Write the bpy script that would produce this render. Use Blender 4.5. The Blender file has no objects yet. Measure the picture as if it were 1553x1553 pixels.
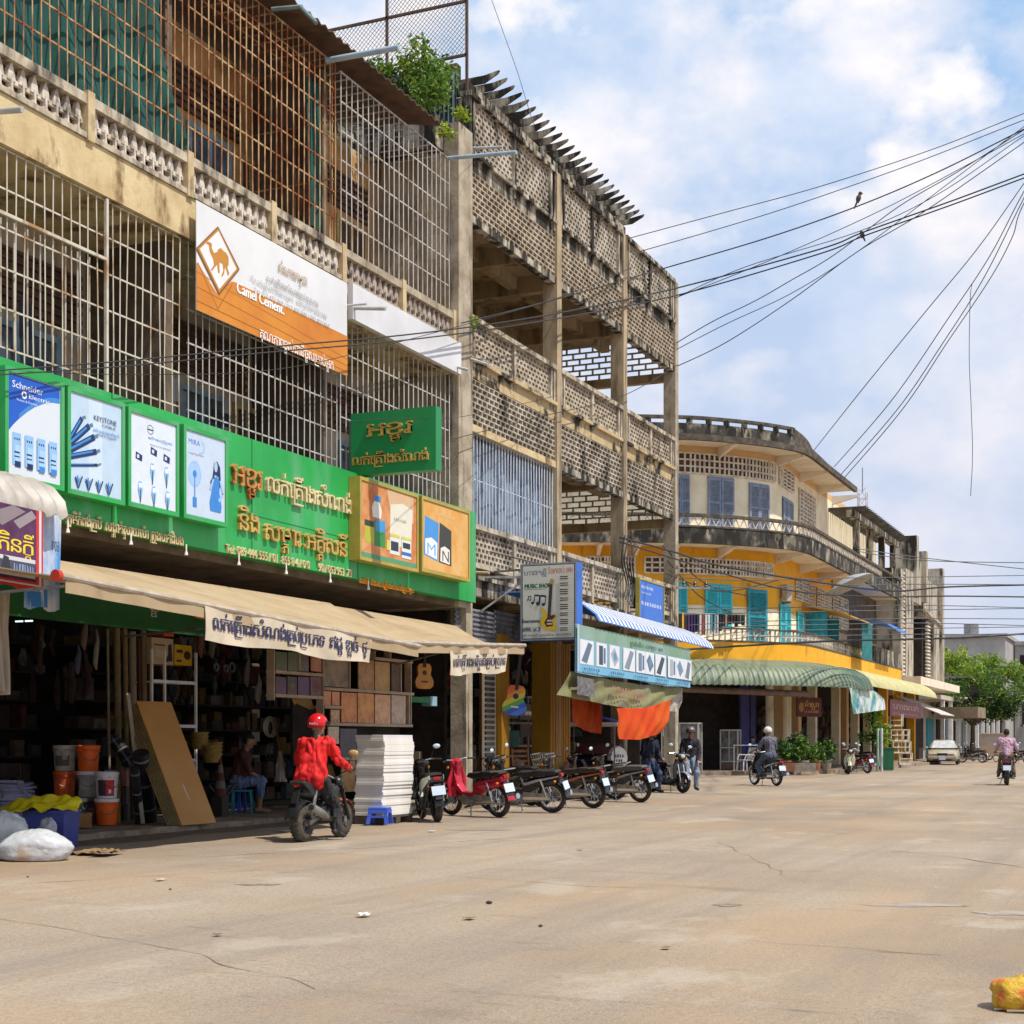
import bpy, math, random
from mathutils import Vector as V, Matrix as MX, noise
R = random.Random(7)
S = bpy.context.scene
COL = S.collection
rad = math.radians
sin, cos, pi = math.sin, math.cos, math.pi

# ---------------------------------------------------------------- camera, sky, sun, exposure
AZ = rad(23.58)
SA, CA = sin(AZ), cos(AZ)
F0, HZ, CX, EYE = 2300.0, 1125.0, 776.5, 1.3
cam = bpy.data.cameras.new('camera')
cam.sensor_width = 36
cam.lens = 36 * F0 / 1553
cam.shift_y = (HZ - 776.5) / 1553
cam.clip_end = 2000
co = bpy.data.objects.new('camera', cam)
COL.objects.link(co)
co.location = (0, 0, EYE)
co.rotation_euler = (pi / 2, 0, AZ)
S.camera = co

SUN_EL, SUN_AZ = rad(60), rad(-9)          # azimuth measured from +X towards +Y
sd = V((cos(SUN_EL) * cos(SUN_AZ), cos(SUN_EL) * sin(SUN_AZ), sin(SUN_EL)))
sl = bpy.data.lights.new('sun', 'SUN')
sl.energy = 5.0
sl.angle = rad(0.8)
sl.color = (1, .93, .82)
so = bpy.data.objects.new('sun', sl)
COL.objects.link(so)
so.rotation_euler = sd.to_track_quat('Z', 'Y').to_euler()
so.location = (0, 0, 60)

w = bpy.data.worlds.new('World')
S.world = w
w.use_nodes = True
nt = w.node_tree
nt.nodes.clear()
N = nt.nodes.new
L = nt.links.new
out = N('ShaderNodeOutputWorld')
bg = N('ShaderNodeBackground')
bg.inputs[1].default_value = .11
sky = N('ShaderNodeTexSky')
sky.sky_type = 'NISHITA'
sky.sun_disc = False
sky.sun_elevation = SUN_EL
sky.sun_rotation = pi / 2 - SUN_AZ
sky.air_density = 1.0
sky.dust_density = .6
sky.ozone_density = 1.6
tc = N('ShaderNodeTexCoord')
mp = N('ShaderNodeMapping')
mp.inputs['Scale'].default_value = (1, 1, 1.45)
mp.inputs['Location'].default_value = (.37, .2, .13)
L(tc.outputs['Generated'], mp.inputs[0])
n1 = N('ShaderNodeTexNoise')
n1.inputs['Scale'].default_value = 6.0
n1.inputs['Detail'].default_value = 9
n1.inputs['Roughness'].default_value = .56
n1.inputs['Distortion'].default_value = 0
L(mp.outputs[0], n1.inputs[0])
cr = N('ShaderNodeValToRGB')
cr.color_ramp.elements[0].position = .43
cr.color_ramp.elements[1].position = .64
L(n1.outputs[0], cr.inputs[0])
n2 = N('ShaderNodeTexNoise')
n2.inputs['Scale'].default_value = 9
n2.inputs['Detail'].default_value = 6
L(mp.outputs[0], n2.inputs[0])
cc = N('ShaderNodeMixRGB')
cc.inputs[1].default_value = (6.9, 7.6, 9.0, 1)
cc.inputs[2].default_value = (9.7, 9.2, 9.2, 1)
c2 = N('ShaderNodeValToRGB')
c2.color_ramp.elements[0].position = .38
c2.color_ramp.elements[1].position = .55
L(n2.outputs[0], c2.inputs[0])
L(c2.outputs[0], cc.inputs[0])
tint = N('ShaderNodeMixRGB')
tint.blend_type = 'MULTIPLY'
tint.inputs[0].default_value = 1
tint.inputs[2].default_value = (.72, .98, 1.12, 1)
L(sky.outputs[0], tint.inputs[1])
sep = N('ShaderNodeSeparateXYZ')
L(tc.outputs['Generated'], sep.inputs[0])
hz = N('ShaderNodeMapRange')
hz.inputs[1].default_value = .0
hz.inputs[2].default_value = .5
hz.inputs[3].default_value = .9
hz.inputs[4].default_value = 0.0
L(sep.outputs[2], hz.inputs[0])
hm = N('ShaderNodeMixRGB')
hm.inputs[2].default_value = (5.8, 6.3, 7.9, 1)
L(hz.outputs[0], hm.inputs[0])
li = N('ShaderNodeMixRGB')
li.inputs[0].default_value = .8
li.inputs[2].default_value = (3.9, 6.2, 9.3, 1)
L(tint.outputs[0], li.inputs[1])
L(li.outputs[0], hm.inputs[1])
mx = N('ShaderNodeMixRGB')
L(cr.outputs[0], mx.inputs[0])
L(hm.outputs[0], mx.inputs[1])
L(cc.outputs[0], mx.inputs[2])
# small puffs with firmer edges
n3 = N('ShaderNodeTexNoise')
n3.inputs['Scale'].default_value = 11
n3.inputs['Detail'].default_value = 7
n3.inputs['Roughness'].default_value = .5
L(mp.outputs[0], n3.inputs[0])
c3 = N('ShaderNodeValToRGB')
c3.color_ramp.elements[0].position = .55
c3.color_ramp.elements[1].position = .66
L(n3.outputs[0], c3.inputs[0])
m3 = N('ShaderNodeMixRGB')
m3.inputs[2].default_value = (10, 9.5, 9.4, 1)
up_ = N('ShaderNodeMapRange')
up_.inputs[1].default_value = .14
up_.inputs[2].default_value = .34
L(sep.outputs[2], up_.inputs[0])
mu = N('ShaderNodeMath')
mu.operation = 'MULTIPLY'
L(c3.outputs[0], mu.inputs[0])
L(up_.outputs[0], mu.inputs[1])
L(mu.outputs[0], m3.inputs[0])
L(mx.outputs[0], m3.inputs[1])
hz2 = N('ShaderNodeMapRange')                  # pale air low over the street
hz2.inputs[1].default_value = .0
hz2.inputs[2].default_value = .38
hz2.inputs[3].default_value = .85
hz2.inputs[4].default_value = 0.0
L(sep.outputs[2], hz2.inputs[0])
m4 = N('ShaderNodeMixRGB')
m4.inputs[2].default_value = (6.0, 6.5, 7.9, 1)
L(hz2.outputs[0], m4.inputs[0])
L(m3.outputs[0], m4.inputs[1])
L(m4.outputs[0], bg.inputs[0])
L(bg.outputs[0], out.inputs[0])
S.view_settings.view_transform = 'Standard'
S.view_settings.look = 'None'
S.view_settings.exposure = 0.0
S.view_settings.gamma = 1
S.cycles.max_bounces = 6
S.cycles.transparent_max_bounces = 12

# ---------------------------------------------------------------- where things stand: a line of sight meets a known plane of the street
def ray(px):
    c = (px - CX) / F0
    return -SA + c * CA, CA + c * SA
def onX(px, py, X):
    a, b = ray(px); t = X / a
    return V((X, t * b, EYE + (HZ - py) / F0 * t))
def onY(px, py, Y):
    a, b = ray(px); t = Y / b
    return V((t * a, Y, EYE + (HZ - py) / F0 * t))
def at(px, py, t):
    a, b = ray(px)
    return V((t * a, t * b, EYE + (HZ - py) / F0 * t))
def onZ(px, py, Z=0.0):
    return at(px, py, (Z - EYE) * F0 / (HZ - py))
def proj(p):
    t = -SA * p[0] + CA * p[1]
    c = (CA * p[0] + SA * p[1]) / t
    return CX + F0 * c, HZ - F0 * (p[2] - EYE) / t, t

# ---------------------------------------------------------------- materials
MATS = {}
def mat(name, c, c2=None, s=4.0, lo=.4, hi=.65, st=1.0, r=.8, met=0.0, bump=0.0, bs=None, dirt=None, ds=1.5, dlo=.52, dhi=.66, dst=.35, spec=.4, tr=0.0, em=0.0, alpha=1.0, tl=0.0):
    if name in MATS: return MATS[name]
    m = bpy.data.materials.new(name); MATS[name] = m
    m.use_nodes = True
    t = m.node_tree; N = t.nodes.new; L = t.links.new
    b = t.nodes['Principled BSDF']
    b.inputs['Roughness'].default_value = r
    b.inputs['Metallic'].default_value = met
    b.inputs['Specular IOR Level'].default_value = spec
    if tr: b.inputs['Transmission Weight'].default_value = tr
    if alpha < 1: b.inputs['Alpha'].default_value = alpha
    col = lambda k: (k[0], k[1], k[2], 1)
    if em:
        b.inputs['Emission Color'].default_value = col(c); b.inputs['Emission Strength'].default_value = em
    tc = N('ShaderNodeTexCoord')
    def nz(scale, stz, det=7, ro=.62):
        mp = N('ShaderNodeMapping'); mp.inputs['Scale'].default_value = (1, 1, stz)
        L(tc.outputs['Object'], mp.inputs[0])
        n = N('ShaderNodeTexNoise'); n.inputs['Scale'].default_value = scale; n.inputs['Detail'].default_value = det; n.inputs['Roughness'].default_value = ro
        L(mp.outputs[0], n.inputs[0]); return n
    if c2 is None: c2 = tuple(k * .78 for k in c)
    n = nz(s, st)
    ra = N('ShaderNodeValToRGB'); e = ra.color_ramp.elements
    e[0].position = lo; e[1].position = hi; e[0].color = col(c); e[1].color = col(c2)
    L(n.outputs[0], ra.inputs[0]); last = ra.outputs[0]
    if dirt:
        n2 = nz(ds, dst); rb = N('ShaderNodeValToRGB'); e = rb.color_ramp.elements
        e[0].position = dlo; e[1].position = dhi; e[0].color = (0, 0, 0, 1); e[1].color = (1, 1, 1, 1)
        L(n2.outputs[0], rb.inputs[0])
        mi = N('ShaderNodeMixRGB'); L(rb.outputs[0], mi.inputs[0]); L(last, mi.inputs[1]); mi.inputs[2].default_value = col(dirt); last = mi.outputs[0]
    L(last, b.inputs['Base Color'])
    if tl:                                          # thin cloth lets some sun through
        tb = N('ShaderNodeBsdfTranslucent'); ms = N('ShaderNodeMixShader'); ms.inputs[0].default_value = tl
        L(last, tb.inputs[0]); L(b.outputs[0], ms.inputs[1]); L(tb.outputs[0], ms.inputs[2]); L(ms.outputs[0], t.nodes['Material Output'].inputs[0])
    if bump:
        n3 = nz(bs or s * 3, 1); bp = N('ShaderNodeBump'); bp.inputs['Strength'].default_value = bump; bp.inputs['Distance'].default_value = .03
        L(n3.outputs[0], bp.inputs['Height']); L(bp.outputs[0], b.inputs['Normal'])
    return m
def ink(c, r=.6):
    return mat('ink_%d_%d_%d' % tuple(int(k * 255) for k in c), c, tuple(k * .93 for k in c), s=5, r=r)

BLACKMOLD = (.022, .018, .013)
cream = mat('cream_plaster', (.62, .50, .29), (.46, .34, .175), s=1.8, lo=.36, dirt=(.17, .10, .045), ds=1.5, dlo=.52, dhi=.62, dst=.45, r=.9, bump=.25, bs=14)
conc = mat('weathered_concrete', (.43, .37, .28), (.25, .20, .14), s=2.4, dirt=BLACKMOLD, ds=4.5, dlo=.54, dhi=.72, dst=.10, r=.92, bump=.3, bs=18)
conc2 = mat('mouldy_concrete', (.50, .45, .36), (.21, .175, .13), s=2.6, dirt=BLACKMOLD, ds=3.0, dlo=.41, dhi=.54, dst=.22, r=.95, bump=.3, bs=18)
tanw = mat('tan_plaster', (.44, .345, .22), (.31, .235, .145), s=1.4, dirt=(.06, .045, .03), ds=2.6, dlo=.50, dhi=.70, dst=.16, r=.9, bump=.2)
brickm = mat('breeze_block', (.49, .425, .335), (.28, .225, .165), s=2.5, dirt=BLACKMOLD, ds=1.3, dlo=.53, dhi=.72, dst=.6, r=.95)
railm = mat('pale_cement_rail', (.52, .46, .36), (.30, .24, .17), s=5, dirt=(.04, .032, .025), ds=3, dlo=.48, dhi=.66, r=.9, bump=.2)
whitep = mat('white_precast', (.66, .60, .53), (.44, .37, .29), s=7, dirt=(.08, .06, .05), ds=4, dlo=.55, dhi=.7, r=.9)
dark = mat('dark_interior', (.035, .026, .02), (.015, .011, .009), s=3, r=.95)  # near-black colour carries the shade inside the shops
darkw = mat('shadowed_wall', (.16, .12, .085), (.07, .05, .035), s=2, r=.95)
rust = mat('rusty_bars', (.50, .33, .17), (.23, .075, .025), s=3.2, lo=.40, hi=.58, st=.6, r=.75)
barw = mat('grey_painted_bars', (.47, .46, .45), (.28, .23, .18), s=3, lo=.45, hi=.65, st=.5, r=.6)
barl = mat('ivory_painted_bars', (.55, .51, .43), (.33, .2, .1), s=3, lo=.48, hi=.64, st=.5, r=.6)
black = mat('black_plastic', (.012, .012, .013), (.02, .02, .02), r=.35)
rubber = mat('rubber', (.018, .017, .016), (.05, .042, .033), s=9, r=.85)
chrome = mat('chrome', (.62, .62, .62), (.5, .5, .5), r=.18, met=1)
steel = mat('dull_metal', (.33, .33, .33), (.2, .18, .15), s=6, r=.45, met=.7)
wood = mat('brown_wood', (.22, .11, .04), (.12, .055, .02), s=5, st=.2, r=.6)
white = mat('white_paint', (.78, .78, .76), (.66, .65, .62), s=4, r=.5)
glassm = mat('dark_glass', (.06, .085, .11), (.12, .16, .20), r=.08, spec=.7)
skin = mat('skin', (.30, .16, .095), (.24, .12, .07), s=12, r=.5)

# ---------------------------------------------------------------- mesh building
FONT_CACHE = {}
SPLIT = {'\u17c4': ('\u17c1', '\u17b6'), '\u17be': ('\u17c1', '\u17b8'), '\u17bf': ('\u17c1', '\u17b8\u17b6'), '\u17c0': ('\u17c1', '\u1799'), '\u17c5': ('\u17c1', '\u17b6')}
PRE = '\u17c1\u17c2\u17c3'
def raw_text(s):
    if s in FONT_CACHE: return FONT_CACHE[s]
    c = bpy.data.curves.new('lettering', 'FONT'); c.body = s; c.size = 1; c.resolution_u = 2
    o = bpy.data.objects.new('lettering', c)
    COL.objects.link(o)
    dg = bpy.context.evaluated_depsgraph_get()
    me = bpy.data.meshes.new_from_object(o.evaluated_get(dg))
    vs = [v.co.copy() for v in me.vertices]; fs = [tuple(p.vertices) for p in me.polygons]
    bpy.data.objects.remove(o); bpy.data.curves.remove(c); bpy.data.meshes.remove(me)
    FONT_CACHE[s] = (vs, fs)
    return FONT_CACHE[s]
def layout(s):
    """Flat glyph pieces of a line of writing; clusters of Khmer letters are put together by hand: [(verts, faces)], width."""
    if not any('\u1780' <= ch <= '\u17ff' for ch in s):
        v, f = raw_text(s); return [(v, f)], max((p.x for p in v), default=0)
    cl, i = [], 0
    while i < len(s):
        ch = s[i]
        if ch == ' ': cl.append(None); i += 1; continue
        c = {'b': ch, 'sub': [], 'ro': False, 'pre': '', 'post': ''}; i += 1
        while i < len(s) and '\u17b4' <= s[i] <= '\u17d3':
            if s[i] == '\u17d2' and i + 1 < len(s):
                if s[i + 1] == '\u179a': c['ro'] = True
                else: c['sub'].append(s[i + 1])
                i += 2; continue
            k = s[i]; i += 1
            if k in SPLIT: c['pre'] += SPLIT[k][0]; c['post'] += SPLIT[k][1]
            elif k in PRE: c['pre'] += k
            else: c['post'] += k
        cl.append(c)
    x, outp = 0.0, []
    def put(t, x, sc=1, dy=0):
        v, f = raw_text(t)
        if not v: return x
        lo = min(p.x for p in v); outp.append(([V(((p.x - lo) * sc + x, p.y * sc + dy, 0)) for p in v], f))
        return x + (max(p.x for p in v) - lo) * sc
    for c in cl:
        if c is None: x += .35; continue
        if c['pre']: x = put(c['pre'], x) + .05
        if c['ro']:
            outp.append(([V((x, -.24, 0)), V((x + .07, -.24, 0)), V((x + .07, .6, 0)), V((x, .6, 0)), V((x + .07, -.24, 0)), V((x + .6, -.24, 0)), V((x + .6, -.17, 0)), V((x + .07, -.17, 0))], [(0, 1, 2, 3), (4, 5, 6, 7)])); x += .12
        x0 = x; x = put(c['b'] + c['post'], x)
        dy = -.36
        for k in c['sub']: put(k, x0 + .08, .6, dy); dy -= .3
        x += .06
    return outp, x

class MB:
    def __init__(s): s.v = []; s.f = []; s.m = []; s.k = 0
    def add(s, vs, fs):
        b = len(s.v); s.v += [V(p) for p in vs]
        for f in fs: s.f.append(tuple(b + i for i in f)); s.m.append(s.k)
        return s
    def box(s, a, b):
        x0, y0, z0 = a; x1, y1, z1 = b
        return s.add([(x0, y0, z0), (x1, y0, z0), (x1, y1, z0), (x0, y1, z0), (x0, y0, z1), (x1, y0, z1), (x1, y1, z1), (x0, y1, z1)],
                     [(0, 3, 2, 1), (4, 5, 6, 7), (0, 1, 5, 4), (1, 2, 6, 5), (2, 3, 7, 6), (3, 0, 4, 7)])
    def bar(s, p, q, w, h=None, up=(0, 0, 1)):
        p, q = V(p), V(q); h = h or w; d = (q - p).normalized(); u = V(up)
        if abs(d.dot(u)) > .99: u = V((1, 0, 0))
        a = d.cross(u).normalized() * w / 2; b = a.cross(d).normalized() * h / 2
        vs = [e + i * a + j * b for e in (p, q) for i, j in ((-1, -1), (1, -1), (1, 1), (-1, 1))]
        return s.add(vs, [(0, 1, 2, 3), (7, 6, 5, 4), (0, 4, 5, 1), (1, 5, 6, 2), (2, 6, 7, 3), (3, 7, 4, 0)])
    def tube(s, pts, r, n=6):
        pts = [V(p) for p in pts]; k = len(pts); rr = r if isinstance(r, (list, tuple)) else [r] * k
        b = len(s.v); up = V((0, 0, 1))
        for i, p in enumerate(pts):
            d = (pts[min(i + 1, k - 1)] - pts[max(i - 1, 0)]).normalized()
            u = up if abs(d.dot(up)) < .95 else V((1, 0, 0))
            a = d.cross(u).normalized(); c = a.cross(d)
            for j in range(n): s.v.append(p + (a * cos(2 * pi * j / n) + c * sin(2 * pi * j / n)) * rr[i])
        for i in range(k - 1):
            for j in range(n):
                j2 = (j + 1) % n; s.f.append((b + i * n + j, b + i * n + j2, b + (i + 1) * n + j2, b + (i + 1) * n + j)); s.m.append(s.k)
        s.f.append(tuple(b + j for j in reversed(range(n)))); s.f.append(tuple(b + (k - 1) * n + j for j in range(n))); s.m += [s.k] * 2
        return s
    def cyl(s, p, q, r, r2=None, n=14): return s.tube([p, q], [r, r if r2 is None else r2], n)
    def lathe(s, prof, c=(0, 0, 0), n=18, axis='z', arc=1.0):
        b = len(s.v); c = V(c); k = len(prof)
        for r, h in prof:
            for j in range(n):
                a = 2 * pi * j / n * arc
                x, y = r * cos(a), r * sin(a)
                s.v.append(c + (V((x, y, h)) if axis == 'z' else V((x, h, y)) if axis == 'y' else V((h, x, y))))
        for i in range(k - 1):
            for j in range(n):
                j2 = (j + 1) % n; s.f.append((b + i * n + j, b + i * n + j2, b + (i + 1) * n + j2, b + (i + 1) * n + j)); s.m.append(s.k)
        return s
    def torus(s, c, R_, r, n=24, k=8, axis='y', ry=None):
        ry = ry or r
        return s.lathe([(R_ + r * cos(2 * pi * i / k), ry * sin(2 * pi * i / k)) for i in range(k + 1)], c, n, axis)
    def ball(s, c, r, n=12, k=8, rot=None):
        r = (r, r, r) if not isinstance(r, (tuple, list)) else r
        b = len(s.v); c = V(c)
        for i in range(k + 1):
            a = pi * i / k
            for j in range(n):
                t = 2 * pi * j / n; p = V((r[0] * sin(a) * cos(t), r[1] * sin(a) * sin(t), r[2] * cos(a)))
                s.v.append(c + (rot @ p if rot else p))
        for i in range(k):
            for j in range(n):
                j2 = (j + 1) % n; s.f.append((b + i * n + j, b + (i + 1) * n + j, b + (i + 1) * n + j2, b + i * n + j2)); s.m.append(s.k)
        return s
    def caps(s, p, q, r, r2=None, n=12):
        """a limb: a tapered tube with round ends"""
        r2 = r if r2 is None else r2
        s.ball(p, r, n, 8); s.ball(q, r2, n, 8); return s.tube([p, q], [r, r2], n)
    def poly(s, pts, ext):
        pts = [V(p) for p in pts]; e = V(ext); n = len(pts)
        return s.add(pts + [p + e for p in pts], [tuple(range(n))[::-1], tuple(range(n, 2 * n))] + [(i, (i + 1) % n, n + (i + 1) % n, n + i) for i in range(n)])
    def side(s, xz, y0, y1): return s.poly([(x, y0, z) for x, z in xz], (0, y1 - y0, 0))
    def grid(s, fn, nu, nv, th=None):
        g = [[V(fn(i / nu, j / nv)) for i in range(nu + 1)] for j in range(nv + 1)]
        vs = [p for row in g for p in row]; q = nu + 1
        fs = [(j * q + i, j * q + i + 1, (j + 1) * q + i + 1, (j + 1) * q + i) for j in range(nv) for i in range(nu)]
        s.add(vs, fs)
        if th:
            t = V(th); s.add([p + t for p in vs], [f[::-1] for f in fs])
            rim = [i for i in range(q)] + [j * q + nu for j in range(1, nv + 1)] + [nv * q + i for i in range(nu - 1, -1, -1)] + [j * q for j in range(nv - 1, 0, -1)]
            b = len(s.v) - 2 * len(vs); k = len(rim)
            for i in range(k):
                a, c = rim[i], rim[(i + 1) % k]; s.f.append((b + c, b + a, b + len(vs) + a, b + len(vs) + c)); s.m.append(s.k)
        return s
    def ribbon(s, pts, z0, z1, th):
        """a solid upright band that follows the plan line pts, th thick to its inner side"""
        k = len(pts); P = [V((p[0], p[1])) for p in pts]; inn = []
        for i in range(k):
            d = (P[min(i + 1, k - 1)] - P[max(i - 1, 0)]).normalized(); inn.append(P[i] + V((-d.y, d.x)) * th)
        vs = []
        for a, b in zip(P, inn): vs += [(a.x, a.y, z0), (a.x, a.y, z1), (b.x, b.y, z1), (b.x, b.y, z0)]
        fs = []
        for i in range(k - 1):
            q = 4 * i
            for j in range(4): fs.append((q + j, q + (j + 1) % 4, q + 4 + (j + 1) % 4, q + 4 + j))
        fs += [(0, 3, 2, 1), (4 * k - 4, 4 * k - 3, 4 * k - 2, 4 * k - 1)]
        return s.add(vs, [f[::-1] for f in fs])
    def xf(s, m, start=0):
        for i in range(start, len(s.v)): s.v[i] = m @ s.v[i]
        return s
    def mesh(s, name, mats):
        me = bpy.data.meshes.new(name); me.from_pydata([tuple(p) for p in s.v], [], s.f)
        for m in (mats if isinstance(mats, (list, tuple)) else [mats]): me.materials.append(m)
        me.polygons.foreach_set('material_index', s.m); me.update(); return me
    def build(s, name, mats, parent=None, smooth=False, bevel=0.0, ang=40):
        if parent is None:
            lo = [min(p[i] for p in s.v) for i in range(3)]; hi = [max(p[i] for p in s.v) for i in range(3)]
            org = V(((lo[0] + hi[0]) / 2, (lo[1] + hi[1]) / 2, lo[2]))
        else: org = V(WORLD.get(parent.name, (0, 0, 0)))
        s.v = [p - org for p in s.v]
        o = bpy.data.objects.new(name, s.mesh(name, mats)); COL.objects.link(o)
        if parent is None: o.location = org
        else: o.parent = parent; 
        if parent is not None and parent.name in WORLD: WORLD[o.name] = org
        if smooth:
            o.data.shade_smooth(); o.data.set_sharp_from_angle(angle=rad(ang))
        if bevel:
            b = o.modifiers.new('bevel', 'BEVEL'); b.width = bevel; b.segments = 2; b.limit_method = 'ANGLE'
        return o
WORLD = {}
def tag(o, label, cat, group=None, kind=None):
    if kind: o['kind'] = kind
    if label: o['label'] = label
    if cat: o['category'] = cat
    if group: o['group'] = group
    return o
def thing(name, label, cat, loc=(0, 0, 0), rot=0, group=None, world=False, roll=0):
    o = bpy.data.objects.new(name, None); COL.objects.link(o); o.empty_display_size = .2
    o.location = loc; o.rotation_euler = (roll, 0, rot); tag(o, label, cat, group)
    if world: WORLD[o.name] = tuple(loc)
    return o
def copy_tree(o, parent=None):
    c = o.copy(); COL.objects.link(c); c.parent = parent
    for ch in list(o.children): copy_tree(ch, c)
    return c
def remesh(mb, vox=.012, it=3, amp=0.0, fs=6.0):
    """one continuous skin over overlapping limbs"""
    o = bpy.data.objects.new('shape', mb.mesh('shape', [])); COL.objects.link(o)
    m = o.modifiers.new('r', 'REMESH'); m.mode = 'VOXEL'; m.voxel_size = vox
    m = o.modifiers.new('s', 'SMOOTH'); m.iterations = it; m.factor = .5
    me = bpy.data.meshes.new_from_object(o.evaluated_get(bpy.context.evaluated_depsgraph_get()))
    r = MB(); vs = [v.co.copy() for v in me.vertices]
    if amp:
        for i, v in enumerate(me.vertices):
            a = (abs(noise.noise(V((v.co.x * fs * 1.5, v.co.y * fs * 1.5, v.co.z * fs * .55 + v.co.x * fs * .6)))) * 2.2 - .5 + .4 * noise.noise(v.co * fs * 2.5)) * amp
            vs[i] = v.co + v.normal * a
    r.add(vs, [tuple(p.vertices) for p in me.polygons])
    old = o.data; bpy.data.objects.remove(o); bpy.data.meshes.remove(old); bpy.data.meshes.remove(me)
    return r

class Art:
    """printing on a flat panel: o = lower corner, U and W = edge vectors to the far corner and up; everything in 0..1 of the panel"""
    def __init__(s, o, U, W, lift=.004, warp=None):
        s.o, s.U, s.W = V(o), V(U), V(W); s.n = s.U.cross(s.W).normalized(); s.lift = lift; s.step = .0005
        s.mb = MB(); s.mats = []; s.idx = {}; s.warp = warp
    def key(s, c):
        if not isinstance(c, tuple):
            m = c; k = c.name
        else: m = ink(c); k = m.name
        if k not in s.idx: s.idx[k] = len(s.mats); s.mats.append(m)
        s.mb.k = s.idx[k]
    def P(s, u, v, d=0): return s.o + s.U * u + s.W * v + s.n * (s.lift + d + (s.warp(u, v) if s.warp else 0))
    def up(s): s.lift += s.step
    def rect(s, u0, v0, u1, v1, c, nu=1, nv=1):
        s.key(c); s.mb.grid(lambda a, b: s.P(u0 + (u1 - u0) * a, v0 + (v1 - v0) * b), nu, nv); s.up(); return s
    def poly(s, pts, c):
        s.key(c); s.mb.add([s.P(*p) for p in pts], [tuple(range(len(pts)))]); s.up(); return s
    def ell(s, u, v, ru, rv, c, n=20, ring=0, a0=0, a1=2 * pi):
        s.key(c)
        if ring:
            vs = []; k = n + 1
            for i in range(k):
                a = a0 + (a1 - a0) * i / n
                for q in (1, ring): vs.append(s.P(u + ru * q * cos(a), v + rv * q * sin(a)))
            s.mb.add(vs, [(2 * i, 2 * i + 2, 2 * i + 3, 2 * i + 1) for i in range(n)])
        else: s.mb.add([s.P(u + ru * cos(a0 + (a1 - a0) * i / n), v + rv * sin(a0 + (a1 - a0) * i / n)) for i in range(n)], [tuple(range(n))])
        s.up(); return s
    def line(s, pts, wd, c):
        """a painted stroke, width in panel heights"""
        s.key(c); k = s.W.length / s.U.length
        for a, b in zip(pts, pts[1:]):
            d = V((b[0] - a[0], (b[1] - a[1]) * k)); 
            if d.length < 1e-6: continue
            d.normalize(); nx, ny = -d.y * wd / 2 * k, d.x * wd / 2
            s.mb.add([s.P(a[0] - nx, a[1] - ny), s.P(b[0] - nx, b[1] - ny), s.P(b[0] + nx, b[1] + ny), s.P(a[0] + nx, a[1] + ny)], [(0, 1, 2, 3)])
        s.up(); return s
    def text(s, t, u, v, h, c, w=None, deep=0.0, bold=0.0):
        """a line of writing: u, v its lower corner, h the letter height; w stretches it to that width; deep = raised letters (metres)"""
        s.key(c); pcs, tw = layout(t)
        if tw <= 0: return s
        H, Wd = s.W.length, s.U.length
        ky = h / .72; kx = w / tw if w else h * H / .72 / Wd
        for vs, fs in pcs:
            pts = [s.P(u + p.x * kx, v + p.y * ky, deep) for p in vs]; s.mb.add(pts, fs)
            if deep:
                low = [s.P(u + p.x * kx, v + p.y * ky, -.004) for p in vs]
                ed = {}
                for f in fs:
                    for i in range(len(f)):
                        a, b = f[i], f[(i + 1) % len(f)]; 
                        if (b, a) in ed: del ed[(b, a)]
                        else: ed[(a, b)] = 1
                n0 = len(s.mb.v); s.mb.v += pts + low; q = len(pts)
                for a, b in ed: s.mb.f.append((n0 + b, n0 + a, n0 + q + a, n0 + q + b)); s.mb.m.append(s.mb.k)
        s.up(); return s
    def scrawl(s, u, v, w, h, c, n):
        """a line of writing too small in the photo to read: strokes with its rhythm"""
        for i in range(n):
            a = u + w * i / n; b = w / n
            s.key(c); s.mb.add([s.P(a, v), s.P(a + b * R.uniform(.3, .7), v), s.P(a + b * R.uniform(.3, .7), v + h * R.uniform(.6, 1)), s.P(a, v + h)], [(0, 1, 2, 3)])
        s.up(); return s
    def build(s, parent, name='printed_artwork'): return s.mb.build(name, s.mats, parent)
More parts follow.
